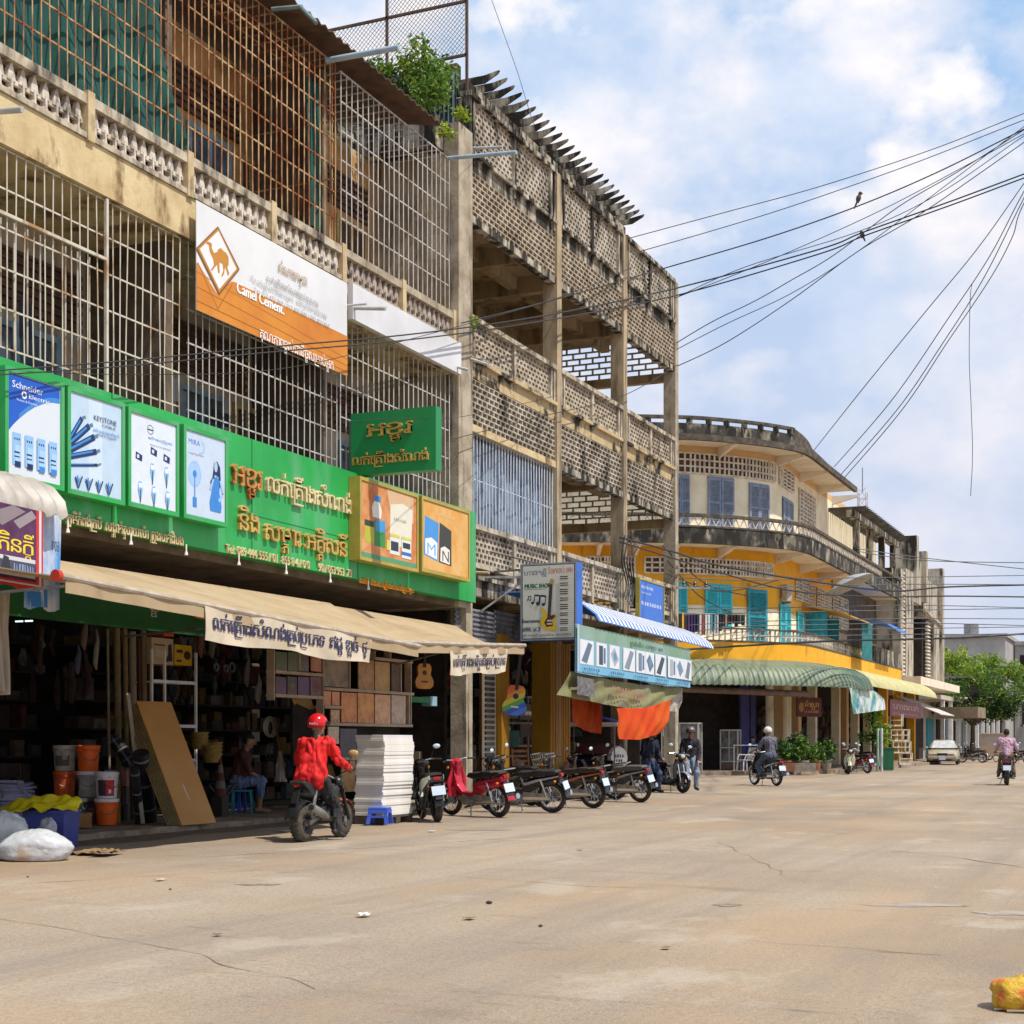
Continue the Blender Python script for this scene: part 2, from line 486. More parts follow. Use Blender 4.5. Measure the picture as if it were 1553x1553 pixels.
# ---------------------------------------------------------------- ground, road, pavements
FX = -13.2                                    # plane of the long facade
def groundmat():
    m = mat('dusty_asphalt', (.315, .228, .154), (.21, .158, .115), s=.4, lo=.32, hi=.68, r=.93, dirt=(.35, .28, .21), ds=.12, dlo=.44, dhi=.60, dst=1, bump=.5, bs=26)
    t = m.node_tree; N = t.nodes.new; L = t.links.new; b = t.nodes['Principled BSDF']
    src = b.inputs['Base Color'].links[0].from_socket; tc = N('ShaderNodeTexCoord')
    def layer(src, scale, vec, lo, hi, c, f=1.0, det=8, vor=False, rot=0):
        mp = N('ShaderNodeMapping'); mp.inputs['Scale'].default_value = vec; mp.inputs['Rotation'].default_value = (0, 0, rot); L(tc.outputs['Object'], mp.inputs[0])
        n = N('ShaderNodeTexNoise'); n.inputs['Scale'].default_value = scale; n.inputs['Detail'].default_value = det; n.inputs['Roughness'].default_value = .65; L(mp.outputs[0], n.inputs[0])
        r = N('ShaderNodeMapRange'); r.inputs[1].default_value = lo; r.inputs[2].default_value = hi; r.inputs[4].default_value = f; L(n.outputs[0], r.inputs[0])
        x = N('ShaderNodeMixRGB'); x.inputs[2].default_value = (*c, 1); L(r.outputs[0], x.inputs[0]); L(src, x.inputs[1]); return x.outputs[0]
    src = layer(src, 22, (1, 1, 1), .45, .75, (.11, .085, .06), .6, 4)          # grit
    src = layer(src, 90, (1, 1, 1), .50, .62, (.50, .43, .33), .5, 2)            # pale grains
    src = layer(src, 55, (1, 1, 1), .56, .68, (.09, .07, .055), .45, 2)          # dark pores
    src = layer(src, .55, (1.9, .10, 1), .47, .66, (.19, .152, .122), .55, 7)       # tyre-worn lanes
    src = layer(src, 1.3, (.3, 1.6, 1), .58, .72, (.17, .12, .08), .6, 10, rot=.5)     # old cracks, drag marks
    src = layer(src, .28, (1.4, .5, 1), .48, .66, (.37, .25, .14), .55, 6)           # drifted dust
    src = layer(src, 3.5, (.35, 1.2, 1), .62, .70, (.09, .07, .055), .55, 9, rot=-.3)
    src = layer(src, .8, (1, .6, 1), .56, .64, (.42, .36, .29), .5, 9, rot=.2)       # scuffs
    L(src, b.inputs['Base Color'])
    return m
gm = groundmat()
g = MB().add([(-400, -150, -.06), (400, -150, -.06), (400, 900, -.06), (-400, 900, -.06)], [(0, 1, 2, 3)]).build('ground', mat('ground_dust', (.36, .27, .18), (.28, .2, .13), s=.3)); tag(g, None, None, kind='structure')
rd = MB()
rd.grid(lambda u, v: (-26 + 46 * u, -6 + 226 * v, 0), 8, 40)
tag(rd.build('road', gm, smooth=True), 'wide dusty beige asphalt street with worn patches and cracks', None, kind='structure')
kerbm = mat('worn_cement', (.34, .27, .20), (.2, .15, .1), s=2.5, r=.95, bump=.5, bs=12, dirt=(.09, .065, .045), ds=3, dlo=.5, dhi=.7, dst=1)
sw = MB()
def kerb_x(y): return -13.0 + .07 * noise.noise(V((0, y * 1.3, 3)))
sw.grid(lambda u, v: (kerb_x(2 + 40 * v) - 9 * u if u > .002 else kerb_x(2 + 40 * v) + .05 * noise.noise(V((9, (2 + 40 * v) * 3, 1))), 2 + 40 * v, .1 + .018 * noise.noise(V((u * 9, v * 60, 5)))), 24, 160, (0, 0, -.14))
tag(sw.build('pavement', kerbm), 'raised cracked cement pavement in front of the shophouses', None, kind='structure')
sw = MB()
CW = [(-30, 52.8), (-26.5, 54.65), (-22.6, 56.7), (-20.3, 57.85), (-18.4, 58.9), (-17.4, 59.8), (-16.5, 60.8), (-15.85, 61.75), (-15.42, 62.7), (-15.3, 63.8)]   # plan of its wall: a swung corner, then straight along the street
def off(pts, d):
    res = []
    for i, p in enumerate(pts):
        a, b = V(pts[max(0, i - 1)]), V(pts[min(len(pts) - 1, i + 1)]); t = (b - a).normalized(); res.append((p[0] + t.y * d, p[1] - t.x * d))
    return res
def outline(r, y1=86, x0=0, n=6):
    d = (r - 2.8) * .82; res = []; P = [V(p) for p in CW]
    for i in range(len(P) - 1):
        a, b, c, e = P[max(0, i - 1)], P[i], P[i + 1], P[min(len(P) - 1, i + 2)]
        for j in range(n):
            t = j / n; q = .5 * ((2 * b) + (c - a) * t + (2 * a - 5 * b + 4 * c - e) * t * t + (3 * b - a - 3 * c + e) * t ** 3); res.append((q.x, q.y))
    res = off(res + [(-15.3, 64.2), (-15.3, 65)], d); return [p for p in res if p[1] < y1 - .1] + [(-15.3 + d, y1)]
sw.ribbon(outline(6.1, 104), -.05, .16, 3)
tag(sw.build('pavement', kerbm), 'kerbed pavement round the yellow corner building', None, kind='structure')
# the dark line of an old trench, puddle, oil spots, drifted dust
def flat_blob(name, c, rx, ry, m, label, z=.003, seed=0, n=90, rot=0):
    pts = []
    for i in range(n):
        a = 2 * pi * i / n; k = 1 + .45 * noise.noise(V((cos(a) * 1.7, sin(a) * 1.7, seed))) + .3 * noise.noise(V((cos(a) * 6, sin(a) * 6, seed + 3)))
        x, y = rx * k * cos(a), ry * k * sin(a); pts.append((c[0] + x * cos(rot) - y * sin(rot), c[1] + x * sin(rot) + y * cos(rot), z))
    o = MB().add(pts, [tuple(range(n))]).build(name, m); tag(o, label, None, kind='structure'); return o
pud = mat('wet_mud', (.33, .29, .25), (.27, .215, .16), s=4, r=.6, spec=.35)
oil = mat('oil_stain', (.17, .125, .085), (.30, .225, .155), s=9, r=.8)
for i, (px, py, w_, h_) in enumerate([(1400, 1373, .42, .12), (1535, 1385, .3, .13), (1105, 1373, .11, .10), (390, 1342, .17, .09), (730, 1259, .5, .06)]):
    p = onZ(px, py, 0); flat_blob('puddle' if i < 2 else 'oil_stain', p, w_, h_, pud if i < 2 else oil, 'thin strip of water lying on the dusty road' if i < 2 else 'dark oily spot soaked into the road', seed=i * 3.1, rot=AZ)

# cracks and seams in the asphalt, dirt swept against the kerb
crackm = mat('crack_fill', (.16, .12, .085), (.22, .165, .12), s=9, r=.95)
def crack(pts, wd, seed):
    P = [onZ(x, y, 0) for x, y in pts]; L_, Rr = [], []; n = 40
    for i in range(n + 1):
        u = i / n * (len(P) - 1); k = min(int(u), len(P) - 2); p = P[k].lerp(P[k + 1], u - k); d = (P[k + 1] - P[k]).normalized(); s_ = V((-d.y, d.x, 0))
        o = s_ * .10 * noise.noise(V((p.x * 1.7, p.y * 1.7, seed))); h = wd * max(.12, .5 + noise.noise(V((p.x * 3, p.y * 3, seed + 5)))) / 2
        L_.append(p + o + s_ * h + V((0, 0, .004))); Rr.append(p + o - s_ * h + V((0, 0, .004)))
    mb = MB().add(L_ + Rr, [(i, i + 1, n + 2 + i, n + 1 + i) for i in range(n)]); tag(mb.build('road_crack', crackm), 'thin dark crack running over the asphalt', None, kind='structure')
for i, (pts, wd) in enumerate([([(-20, 1388), (110, 1412), (300, 1448), (480, 1500)], .012), ([(60, 1340), (220, 1330), (420, 1318)], .02), ([(1090, 1275), (1160, 1310), (1215, 1340)], .013), ([(700, 1330), (900, 1345), (1120, 1352)], .016), ([(980, 1410), (1200, 1432), (1430, 1447)], .012), ([(1350, 1290), (1460, 1302), (1570, 1318)], .03), ([(300, 1300), (520, 1288), (760, 1272)], .03)]): crack(pts, wd, i * 2.7)
gd = MB(); gd.grid(lambda u, v: (-12.98 + v * (.55 + .35 * noise.noise(V((u * 22, 0, 2)))), 8 + 33 * u, .003 + .02 * (1 - v) ** 2), 120, 3)
tag(gd.build('gutter_dirt', mat('swept_dirt', (.20, .145, .09), (.13, .095, .06), s=5, r=.98, bump=.5, bs=20)), 'brown dirt swept against the kerb', None, kind='structure')

# ---------------------------------------------------------------- the long cream shophouse
A0, A1 = 5.0, 27.35
ha = thing('shophouse', 'long stained cream three storey shophouse with barred balconies above the green shop sign', 'building', (FX, 18, 0), world=True)
def part(name, mats, fn, root, **k):
    mb = MB(); fn(mb); return mb.build(name, mats, root, **k)
BK = -21.0
def f(mb):
    mb.box((BK, A0, 8.66), (FX, A1, 9.28)); mb.box((BK, A0, 12.98), (-15, A1, 13.12))
part('floor_slab', cream, f, ha); part('first_floor_slab', darkw, lambda mb: mb.box((BK, A0, 4.0), (FX, A1, 4.5)), ha)  # first floor slab coloured dark for the shade under the sign
part('balcony_wall', mat('brown_back_wall', (.50, .44, .365), (.31, .27, .22), s=1.2, dirt=(.05, .035, .025), ds=1.2, dlo=.5, dhi=.7, r=.95), lambda mb: mb.box((-15.25, A0, 4.5), (-15, A1, 8.66)), ha); part('balcony_wall', mat('orange_brown_wall', (.62, .37, .16), (.42, .24, .10), s=1.2, dirt=(.06, .04, .025), ds=1.2, dlo=.52, dhi=.72, r=.95), lambda mb: mb.box((-15.25, A0, 9.28), (-15, A1, 12.98)), ha)
part('wall', tanw, lambda mb: ( mb.box((BK, A0, 0), (-20.8, A1, 13)), mb.box((BK, A0 - .25, 0), (FX, A0, 13))), ha)
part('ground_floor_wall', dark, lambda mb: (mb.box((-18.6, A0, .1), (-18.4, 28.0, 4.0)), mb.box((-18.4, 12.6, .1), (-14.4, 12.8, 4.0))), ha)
part('pier', conc, lambda mb: mb.box((-15, A1, 4.0), (FX + .1, 28.0, 13.7)), ha); part('ground_pier', conc, lambda mb: mb.box((-13.45, A1 + .35, 0), (FX + .1, 28.0, 4.0)), ha)
# balustrades: posts and rails proud of the slab, white spearhead infill
posts = [6.7, 9.0, 11.75, 13.98, 16.2, 18.42, 20.66, 22.9, 25.13, 27.3]
def boxes(name, m, bl, root, **k): return [part(name, m, lambda mb: mb.box(*b), root, **k) for b in bl]
boxes('balustrade_post', mat('post_plaster', (.55, .44, .26), (.42, .31, .18), s=4, dirt=(.1, .07, .04), ds=3, r=.9), [((FX - .16, y - .07, 9.26), (FX + .05, y + .07, 9.92)) for y in posts], ha)
for i in range(len(posts) - 1):
    y0, y1 = posts[i] + .07, posts[i + 1] - .07
    def f(mb):
        mb.box((FX - .17, y0, 9.74), (FX + .03, y1, 9.87)); mb.box((FX - .17, y0, 9.285), (FX + .03, y1, 9.36))
    r_ = part('balustrade_rail', railm if i < 7 else conc, f, ha)
    def f(mb):
        n = 10
        for k in range(n):
            y = y0 + (y1 - y0) * (k + .5) / n
            mb.poly([(FX - .1, y - .075, 9.52), (FX - .1, y + .075, 9.52), (FX - .1, y + .055, 9.62), (FX - .1, y + .012, 9.735), (FX - .1, y - .012, 9.735), (FX - .1, y - .055, 9.62)], (.07, 0, 0))
            mb.poly([(FX - .1, y - .07, 9.36), (FX - .1, y + .07, 9.36), (FX - .1, y, 9.46)], (.07, 0, 0))
            mb.box((FX - .11, y - .018, 9.36), (FX - .02, y + .018, 9.56))
        mb.box((FX - .09, y0, 9.49), (FX - .045, y1, 9.55))
    part('balustrade_infill', whitep if i < 7 else mat('grey_precast', (.42, .36, .31), (.2, .15, .12), s=6), f, ha)
# cages of bars
def cage(y0, y1, z0, z1, dv, dh, x=FX - .06, r=.013, mb=None, jig=.012):
    mb = mb or MB(); n = int((y1 - y0) / dv)
    for i in range(n + 1):
        y = y0 + (y1 - y0) * i / n; a, b = R.uniform(-jig, jig), R.uniform(-jig, jig)
        mb.tube([(x, y, z0), (x + a, y + b, (z0 + z1) / 2), (x, y, z1)], r, 4)
    k = max(1, int((z1 - z0) / dh))
    for i in range(k + 1):
        z = z0 + (z1 - z0) * i / k; mb.bar((x - .02, y0, z), (x - .02, y1, z), .022)
    return mb
c = cage(5.2, 18.35, 9.9, 13.0, .165, .42, r=.011); cage(18.5, 22.75, 9.9, 13.0, .165, .44, mb=c)
for z in (9.9, 11.0, 12.0, 13.0): c.bar((FX - .08, 22.72, z), (-14.9, 22.72, z), .025)
for k in range(7): c.tube([(FX - .1 - k * .25, 22.72, 9.9), (FX - .1 - k * .25, 22.72, 13)], .012, 4)
for k in range(60): c.bar((FX - .06, 5.4 + k * .29, 13.0), (-14.2, 5.4 + k * .29, 13.02), .02)
for z in (13.0,):
    for x in (FX - .45, FX - .85): c.bar((x, 5.2, z), (x, 22.75, z), .022)
c.build('window_cage', rust, ha)
c = cage(22.95, 27.25, 9.9, 12.95, .187, .50, r=.012)
for k in range(15): c.bar((FX - .06, 23 + k * .29, 12.95), (-14.4, 23 + k * .29, 12.97), .02)
c.build('window_cage', barw, ha)
c = cage(5.2, 18.3, 4.7, 8.64, .168, .46, r=.011, jig=.03); [c.bar((FX - .03, y, 4.7), (FX - .03, y, 8.64), .045) for y in (7.5, 11, 14.35, 16.6)]
c.bar((FX - .03, 14.35, 7.82), (FX - .03, 16.6, 7.82), .04)
for k in range(9): c.bar((FX - .13, 14.45 + k * .24, 6.2), (FX - .13, 14.45 + k * .24, 7.8), .018)
c.build('window_cage', barl, ha)
cage(18.5, 22.8, 4.7, 8.64, .175, .46, r=.011).build('window_cage', barw, ha)
cage(22.95, 27.25, 4.7, 8.64, .19, .56).build('window_cage', barw, ha)
# windows, shutters and vents on the recessed balcony walls
blueg = mat('faded_blue_frame', (.24, .36, .46), (.16, .23, .29), s=5, r=.7)
louv = mat('dark_louvre', (.13, .075, .05), (.06, .035, .025), s=5, r=.8)
creamf = mat('cream_joinery', (.50, .37, .16), (.38, .26, .1), s=4, r=.8)
def window(y0, y1, z0, z1, fm, kind, root=ha, x=-15.0):
    o = part('window', fm, lambda mb: (mb.box((x, y0, z0), (x + .07, y0 + .09, z1)), mb.box((x, y1 - .09, z0), (x + .07, y1, z1)), mb.box((x, y0 + .09, z1 - .09), (x + .07, y1 - .09, z1)), mb.box((x, y0 + .09, z0), (x + .07, y1 - .09, z0 + .07)), mb.box((x, (y0 + y1) / 2 - .045, z0 + .07), (x + .065, (y0 + y1) / 2 + .045, z1 - .09))), root)
    def f(mb):
        if kind == 'pane': mb.box((x, y0 + .09, z0 + .07), (x + .02, y1 - .09, z1 - .09))
        else:
            z = z0 + .1
            while z < z1 - .12: mb.bar((x + .03, y0 + .09, z), (x + .03, y1 - .09, z), .012, .07, up=(.5, 0, 1)); z += .075
            mb.box((x, y0 + .09, z0 + .07), (x + .008, y1 - .09, z1 - .09))
    part('pane' if kind == 'pane' else 'shutter', glassm if kind == 'pane' else louv, f, o)
def vent(y0, y1, z0, z1, root=ha, x=-15.0, m=louv):
    def f(mb):
        z = z0
        while z < z1: mb.box((x, y0, z), (x + .06, y1, z + .05)); z += .13
        mb.box((x, y0, z0), (x + .012, y1, z1))
    part('louvre_vent', m, f, root)
for a, b, k in [(13.2, 14.6, 'pane'), (14.9, 16.0, 'sh'), (18.9, 20.7, 'pane'), (20.85, 22.1, 'pane'), (22.35, 23.1, 'sh'), (24.2, 25.1, 'sh'), (25.7, 26.9, 'sh')]:
    window(a, b, 9.4, 11.6, blueg if k == 'pane' else creamf, k)
for a, b in [(13, 16.2), (19, 22.4), (23.6, 27)]: vent(a, b, 11.75, 12.45)
for a, b, k in [(11.5, 12.9, 'pane'), (13.9, 15.7, 'pane'), (15.9, 17.7, 'pane'), (18.6, 20.4, 'pane'), (20.6, 21.9, 'pane'), (22.2, 23.0, 'sh'), (24, 25.3, 'sh'), (25.8, 27, 'pane')]:
    window(a, b, 4.9, 7.2, blueg if k == 'pane' else creamf, k)
for a, b in [(11, 14), (14.4, 18.2), (18.6, 22.6), (23.2, 27)]: vent(a, b, 7.4, 8.2)
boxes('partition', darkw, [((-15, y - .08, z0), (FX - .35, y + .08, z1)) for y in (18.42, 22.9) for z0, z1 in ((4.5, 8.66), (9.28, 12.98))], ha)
# eaves
def corr(mb, p00, p10, p01, p11, n, amp, th=.02, seg=1, sag=None, per=4):
    """corrugated sheet: waves run along 0->1 of the first edge"""
    p00, p10, p01, p11 = map(V, (p00, p10, p01, p11)); nrm = (p10 - p00).cross(p01 - p00).normalized()
    def fn(u, v):
        p = p00.lerp(p10, u).lerp(p01.lerp(p11, u), v) + nrm * amp * sin(2 * pi * u * n)
        if sag: p = p + sag(u, v)
        return p
    return mb.grid(fn, n * per, seg, nrm * -th)
tin = mat('rusty_brown_tin', (.13, .075, .05), (.06, .04, .03), s=3, r=.7)
e = MB(); corr(e, (-12.95, A0, 13.22), (-12.95, 26.3, 13.22), (-16.5, A0, 13.9), (-16.5, 26.3, 13.9), 86, .025); e.build('eave', tin, ha, smooth=True)

# ---------------------------------------------------------------- the breeze block building
B0, B1 = 28.0, 42.15
hb = thing('breeze_block_building', 'weathered open corner building with pierced brick screens and balconies at the side street', 'building', (FX, 35, 0), world=True)
bays = [(28.0, 32.72), (33.02, 37.38), (37.66, 41.85)]
def pier(y, x=FX):
    return lambda mb: (mb.box((x - .3, y - .14, 0), (x + .06, y + .14, 14.55)))
for y in (32.87, 37.52, 42.0): part('column', conc if y > 40 else tanw, pier(y), hb)
for y, z0, z1 in [(30.3, 9.2, 13.0), (36.2, 9.2, 13), (30.3, 13.4, 14.5)]:
    part('round_column', tanw, lambda mb: mb.cyl((-14.6, y, z0), (-14.6, y, z1), .2, n=16), hb, smooth=True)
for y in (32.8, 37.5, 41.9):
    part('rear_column', tanw, lambda mb: mb.box((-17.1, y - .15, 4.7), (-16.8, y + .15, 14.4)), hb)
XB = -17.1
for z0, z1 in ((4.3, 4.74), (8.76, 9.2), (13.0, 13.42)):
    part('floor_slab', tanw, lambda mb: mb.box((XB, 28.0, z0), (FX - .02, B1, z1 - .18)), hb)
    for a, b in bays: part('slab_edge', conc2 if z0 > 9 or z0 < 5 else mat('slab_edge_plaster', (.50, .39, .22), (.4, .29, .16), s=2, dirt=BLACKMOLD, ds=1.3, dlo=.50, dhi=.58, dst=.9, r=.9), lambda mb: (mb.box((FX - .14, a, z0 + .02), (FX, b, z1)), mb.box((FX - .02, a, z1 - .1), (FX + .09, b, z1 - .02))), hb)
    boxes('ceiling_beam', tanw, [((XB, y - .12, z0 - .42), (FX - .32, y + .12, z0 - .003)) for y in (30.4, 32.87, 35.2, 37.52, 39.8)] + [((-15.4, 28, z0 - .3), (-15.15, B1 - .3, z0 - .006))], hb)
part('wall', tanw, lambda mb: [mb.box((XB - .25, 28.0, z0), (XB, 42.1, z1)) for z0, z1 in ((9.02, 13),)] + [mb.box((XB - .25, 28, 4.6), (XB, 42.1, 8.76)), mb.box((-23, 28, 0), (-22.8, 42.15, 13)), mb.box((-22.8, 28, 8.8), (XB - .25, 33, 13.2))], hb)
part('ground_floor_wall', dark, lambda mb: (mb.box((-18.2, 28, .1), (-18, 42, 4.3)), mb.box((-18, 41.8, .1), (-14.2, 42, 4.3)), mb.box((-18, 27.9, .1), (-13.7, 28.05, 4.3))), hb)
def screen(mb, o, u, Lg, z0, z1, hw=.2, hh=.085, sh=.034, sv=.045, d=.1):
    """pierced block work: courses with staggered uprights"""
    o, u = V(o), V(u).normalized(); n = V((-u.y, u.x, 0))
    rows = max(2, round((z1 - z0) / (hh + sh))); st = (z1 - z0) / rows; k = int(Lg / (hw + sv))
    sx = Lg / k
    def bx(a, b, c, e):
        p = o + u * a; q = o + u * b
        vs = [p, q, q + n * d, p + n * d]; mb.add([(t.x, t.y, c) for t in vs] + [(t.x, t.y, e) for t in vs], [(0, 3, 2, 1), (4, 5, 6, 7), (0, 1, 5, 4), (1, 2, 6, 5), (2, 3, 7, 6), (3, 0, 4, 7)])
    for r in range(rows + 1): bx(0, Lg, max(z0, z0 + r * st - sh / 2), min(z1, z0 + r * st + sh / 2))
    for r in range(rows):
        for i in range(k + 1):
            a = (i + (.5 if r % 2 else 0)) * sx
            if a + sv / 2 > Lg: continue
            bx(max(0, a - sv / 2), a + sv / 2, z0 + r * st + sh / 2, z0 + (r + 1) * st - sh / 2)
    return mb
b2 = mat('grimy_breeze_block', (.50, .445, .37), (.26, .22, .17), s=2, dirt=BLACKMOLD, ds=1.3, dlo=.50, dhi=.68, dst=.5, r=.95)
for i, (a, b) in enumerate(bays):
    for z0, z1, kind in ((5.0, 5.68, 'rail'), (7.82, 8.76, 'band'), (9.3, 9.94, 'rail'), (12.1, 13.02, 'band'), (13.46, 14.5, 'rail2')):
        if kind == 'band':
            mb = MB(); screen(mb, (FX, a, 0), (0, 1, 0), b - a, z0, z1, .2, .082, .03, .035); mb.build('brick_screen', b2 if z0 < 9 else brickm, hb)
            part('screen_beam', conc2 if z0 > 9 or i else cream, lambda mb: mb.box((FX - .16, a, z0 - .15), (FX + .03, b, z0)), hb)
        else:
            m_ = (a + b) / 2
            for (c, e) in ((a + .32, m_ - .07), (m_ + .07, b - .32)):
                mb = MB(); screen(mb, (FX - .03, c, 0), (0, 1, 0), e - c, z0, z1, .13, .072, .042, .065, .09); mb.build('brick_screen', brickm if kind == 'rail' else b2, hb)
            boxes('screen_post', conc2 if kind == 'rail2' else (railm if z0 > 6 else conc), [((FX - .15, y - w_ / 2, z0 - .3), (FX + .03, y + w_ / 2, z1)) for y, w_ in ((a + .07, .1), (a + .25, .1), (m_, .13), (b - .25, .1), (b - .07, .1))], hb)
            part('top_rail', railm if z0 < 13 else conc2, lambda mb: (mb.box((FX - .18, a, z1), (FX + .07, b, z1 + .1)), mb.box((FX - .16, a, z0 - .1), (FX + .0, b, z0))), hb)
# end wall towards the side street
for z0, z1 in ((11.98, 13.0), (7.75, 8.76)):
    mb = MB(); screen(mb, (-16.8, 42.05, 0), (1, 0, 0), 3.3, z0, z1, .36, .13, .03, .03, .1); mb.build('brick_screen', b2, hb)
    part('screen_beam', tanw, lambda mb: mb.box((-16.8, 42.0, z0 - .25), (-13.5, 42.2, z0)), hb)
for z0, z1 in ((5.0, 5.68), (9.3, 9.94)):
    mb = MB(); screen(mb, (-16.8, 42.05, 0), (1, 0, 0), 3.3, z0, z1, .2, .08, .04, .05, .1); mb.build('brick_screen', brickm, hb)
    part('top_rail', railm, lambda mb: mb.box((-16.8, 41.98, z1), (-13.5, 42.22, z1 + .1)), hb)
# barred bay with blue sheeting behind
cage(28.05, 32.7, 5.78, 7.68, .16, .9, x=FX - .05, r=.016).build('window_cage', mat('pale_blue_bars', (.50, .55, .62), (.35, .38, .42), s=4, r=.5), hb)
part('window_sheet', mat('blue_sheeting', (.20, .265, .36), (.05, .075, .12), s=2.2, lo=.42, hi=.58, st=.4, r=.5), lambda mb: mb.grid(lambda u, v: (FX - .3 + .04 * sin(u * 40), 28.1 + 4.5 * u, 5.6 + 2.05 * v), 60, 2, (-.01, 0, 0)), hb)
# pergola of concrete rafters along the roof edge
def f(mb):
    mb.box((-13.45, 28.1, 14.62), (-13.2, 37.7, 14.80)); mb.box((-16.9, 28.1, 14.62), (-16.7, 37.7, 14.82))
part('pergola_beam', conc2, f, hb)
for k in range(25):
    y = 28.3 + k * .385; mb = MB()
    mb.side([(-17.2, 14.83), (-12.98, 14.83), (-12.68, 14.97), (-12.64, 15.03), (-12.98, 14.98), (-17.2, 14.98)], y, y + .055); mb.build('rafter', conc2, hb)
# roof garden end: low wall, blue sheet, beam, fence
part('roof_wall', conc2, lambda mb: (mb.box((-15.2, 26.9, 13.12), (FX - .2, 27.3, 13.75)), mb.box((-17.5, 28.3, 14.83), (-13.6, 28.5, 15.35))), hb)
for k in range(12): part('rear_rafter', conc2, lambda mb: mb.bar((-14 - .28 * k, 28.5, 15.2), (-14 - .28 * k, 36, 15.2), .07), hb)
e = MB(); corr(e, (-14.9, 27.6, 13.76), (-13.35, 27.75, 13.76), (-14.9, 27.6, 15.0), (-13.35, 27.75, 14.9), 16, .025); tag(e.build('corrugated_screen', mat('slate_blue_tin', (.10, .17, .23), (.04, .07, .09), s=3, st=.4, r=.6)), 'slate blue corrugated sheet standing on the roof behind the bushy tree', 'metal sheet')
fe = thing('chain_link_fence', 'rusty chain link fence standing across the roof beside the bushy tree', 'fence', (-15, 28.05, 14.8), world=True)
part('fence_frame', mat('rust_brown', (.12, .07, .045), (.07, .04, .025), s=5), lambda mb: [mb.bar(p, q, .05) for p, q in (((-13.25, 28.05, 13.7), (-13.25, 28.05, 18.0)), ((-15.1, 28.05, 14.83), (-15.1, 28.05, 18)), ((-17.1, 28.05, 14.83), (-17.1, 28.05, 16.5)), ((-17.1, 28.05, 16.45), (-13.25, 28.05, 16.45)), ((-17.1, 28.05, 15.35), (-13.25, 28.05, 15.35)), ((-15.1, 28.05, 17.95), (-13.25, 28.05, 17.95)))], fe)
def f(mb):
    for (x0, x1, z0, z1) in ((-17.1, -15.1, 15.35, 16.45), (-15.1, -13.25, 15.35, 17.95)):
        w_, h_ = x1 - x0, z1 - z0; n = int((w_ + h_) / .1)
        for k in range(1, n):
            s_ = k * .1
            p = (min(s_, w_), max(0, s_ - w_)); q = (max(0, s_ - h_), min(s_, h_))
            mb.bar((x0 + p[0], 28.05, z0 + p[1]), (x0 + q[0], 28.05, z0 + q[1]), .009); mb.bar((x1 - p[0], 28.06, z0 + p[1]), (x1 - q[0], 28.06, z0 + q[1]), .009)
part('fence_mesh', steel, f, fe)
# ---------------------------------------------------------------- the rounded yellow corner building across the side street
hc = thing('corner_building', 'rounded yellow and cream corner building with shuttered windows and sweeping balconies', 'building', (-18.5, 62.1, 0), world=True)
yel = mat('ochre_paint', (.80, .40, .022), (.72, .33, .02), s=1.5, dirt=(.25, .13, .03), ds=1.4, dlo=.6, dhi=.75, r=.85)
pale = mat('pale_cream_paint', (.86, .78, .57), (.76, .65, .45), s=1.2, dirt=(.4, .3, .18), ds=1.5, dlo=.6, dhi=.75, r=.85)
peach = mat('peach_paint', (.68, .44, .22), (.6, .38, .18), s=1.2, r=.85)
soff = mat('pale_soffit', (.78, .68, .54), (.68, .57, .44), s=1.5, dirt=(.3, .22, .15), ds=1.8, dlo=.62, dhi=.78, dst=1, r=.9)
parap = mat('blackened_parapet', (.38, .33, .25), (.05, .045, .038), s=1.7, lo=.33, hi=.52, st=.6, dirt=(.02, .018, .015), ds=3, dlo=.47, dhi=.58, dst=.4, r=.95, bump=.2)
parap2 = mat('black_stained_rim', (.055, .048, .04), (.13, .105, .08), s=4, r=.95)
lat = mat('white_lattice', (.80, .73, .62), (.5, .43, .33), s=4, r=.85)
teal = mat('teal_shutter_paint', (.05, .54, .62), (.04, .44, .52), s=5, r=.65)
teald = mat('deep_teal_paint', (.02, .31, .39), (.015, .17, .22), s=5, r=.65)
blues = mat('dusty_blue_shutter_paint', (.25, .31, .42), (.17, .21, .29), s=5, r=.7)
CZ = dict(g=.16, b1=5.25, b2=9.35, rf=13.3)
def dense(r, step=.12, y1=86, x0=-34):
    o = outline(r, y1, x0, 40); res = []
    for a, b in zip(o, o[1:]):
        n = max(1, int(math.dist(a, b) / step))
        res += [(a[0] + (b[0] - a[0]) * i / n, a[1] + (b[1] - a[1]) * i / n) for i in range(n)]
    return res + [o[-1]]
WL = dense(2.8)
WPX = [proj((p[0], p[1], 8))[0] for p in WL]
def wpt(px):
    """the plan line of the wall between two sight lines"""
    return min(range(len(WL)), key=lambda i: abs(WPX[i] - px))
def wall_strip(px0, px1, d=0.0):
    i, j = wpt(px0), wpt(px1); return off(WL[i:max(j, i + 1) + 1], d)
ws = outline(2.8, 86, -34, 30)
part('wall', [yel, pale, peach], lambda mb: (mb.ribbon(ws, 6.85, CZ['b2'], .3), setattr(mb, 'k', 1), mb.ribbon(ws, 4.9, 6.85, .3), mb.ribbon(ws, CZ['b2'] + .2, 13.0, .3), setattr(mb, 'k', 2), mb.ribbon(ws, 13.0, 13.3, .3)), hc)
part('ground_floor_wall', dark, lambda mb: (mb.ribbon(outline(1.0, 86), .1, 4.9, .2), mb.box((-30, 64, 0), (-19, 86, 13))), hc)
for z0, z1, nm in ((4.75, 5.3, 'lower_balcony'), (9.2, 9.42, 'upper_balcony')):
    part('balcony_slab', soff, lambda mb: mb.ribbon(outline(4.4, 86), z0, z1, 1.75), hc)
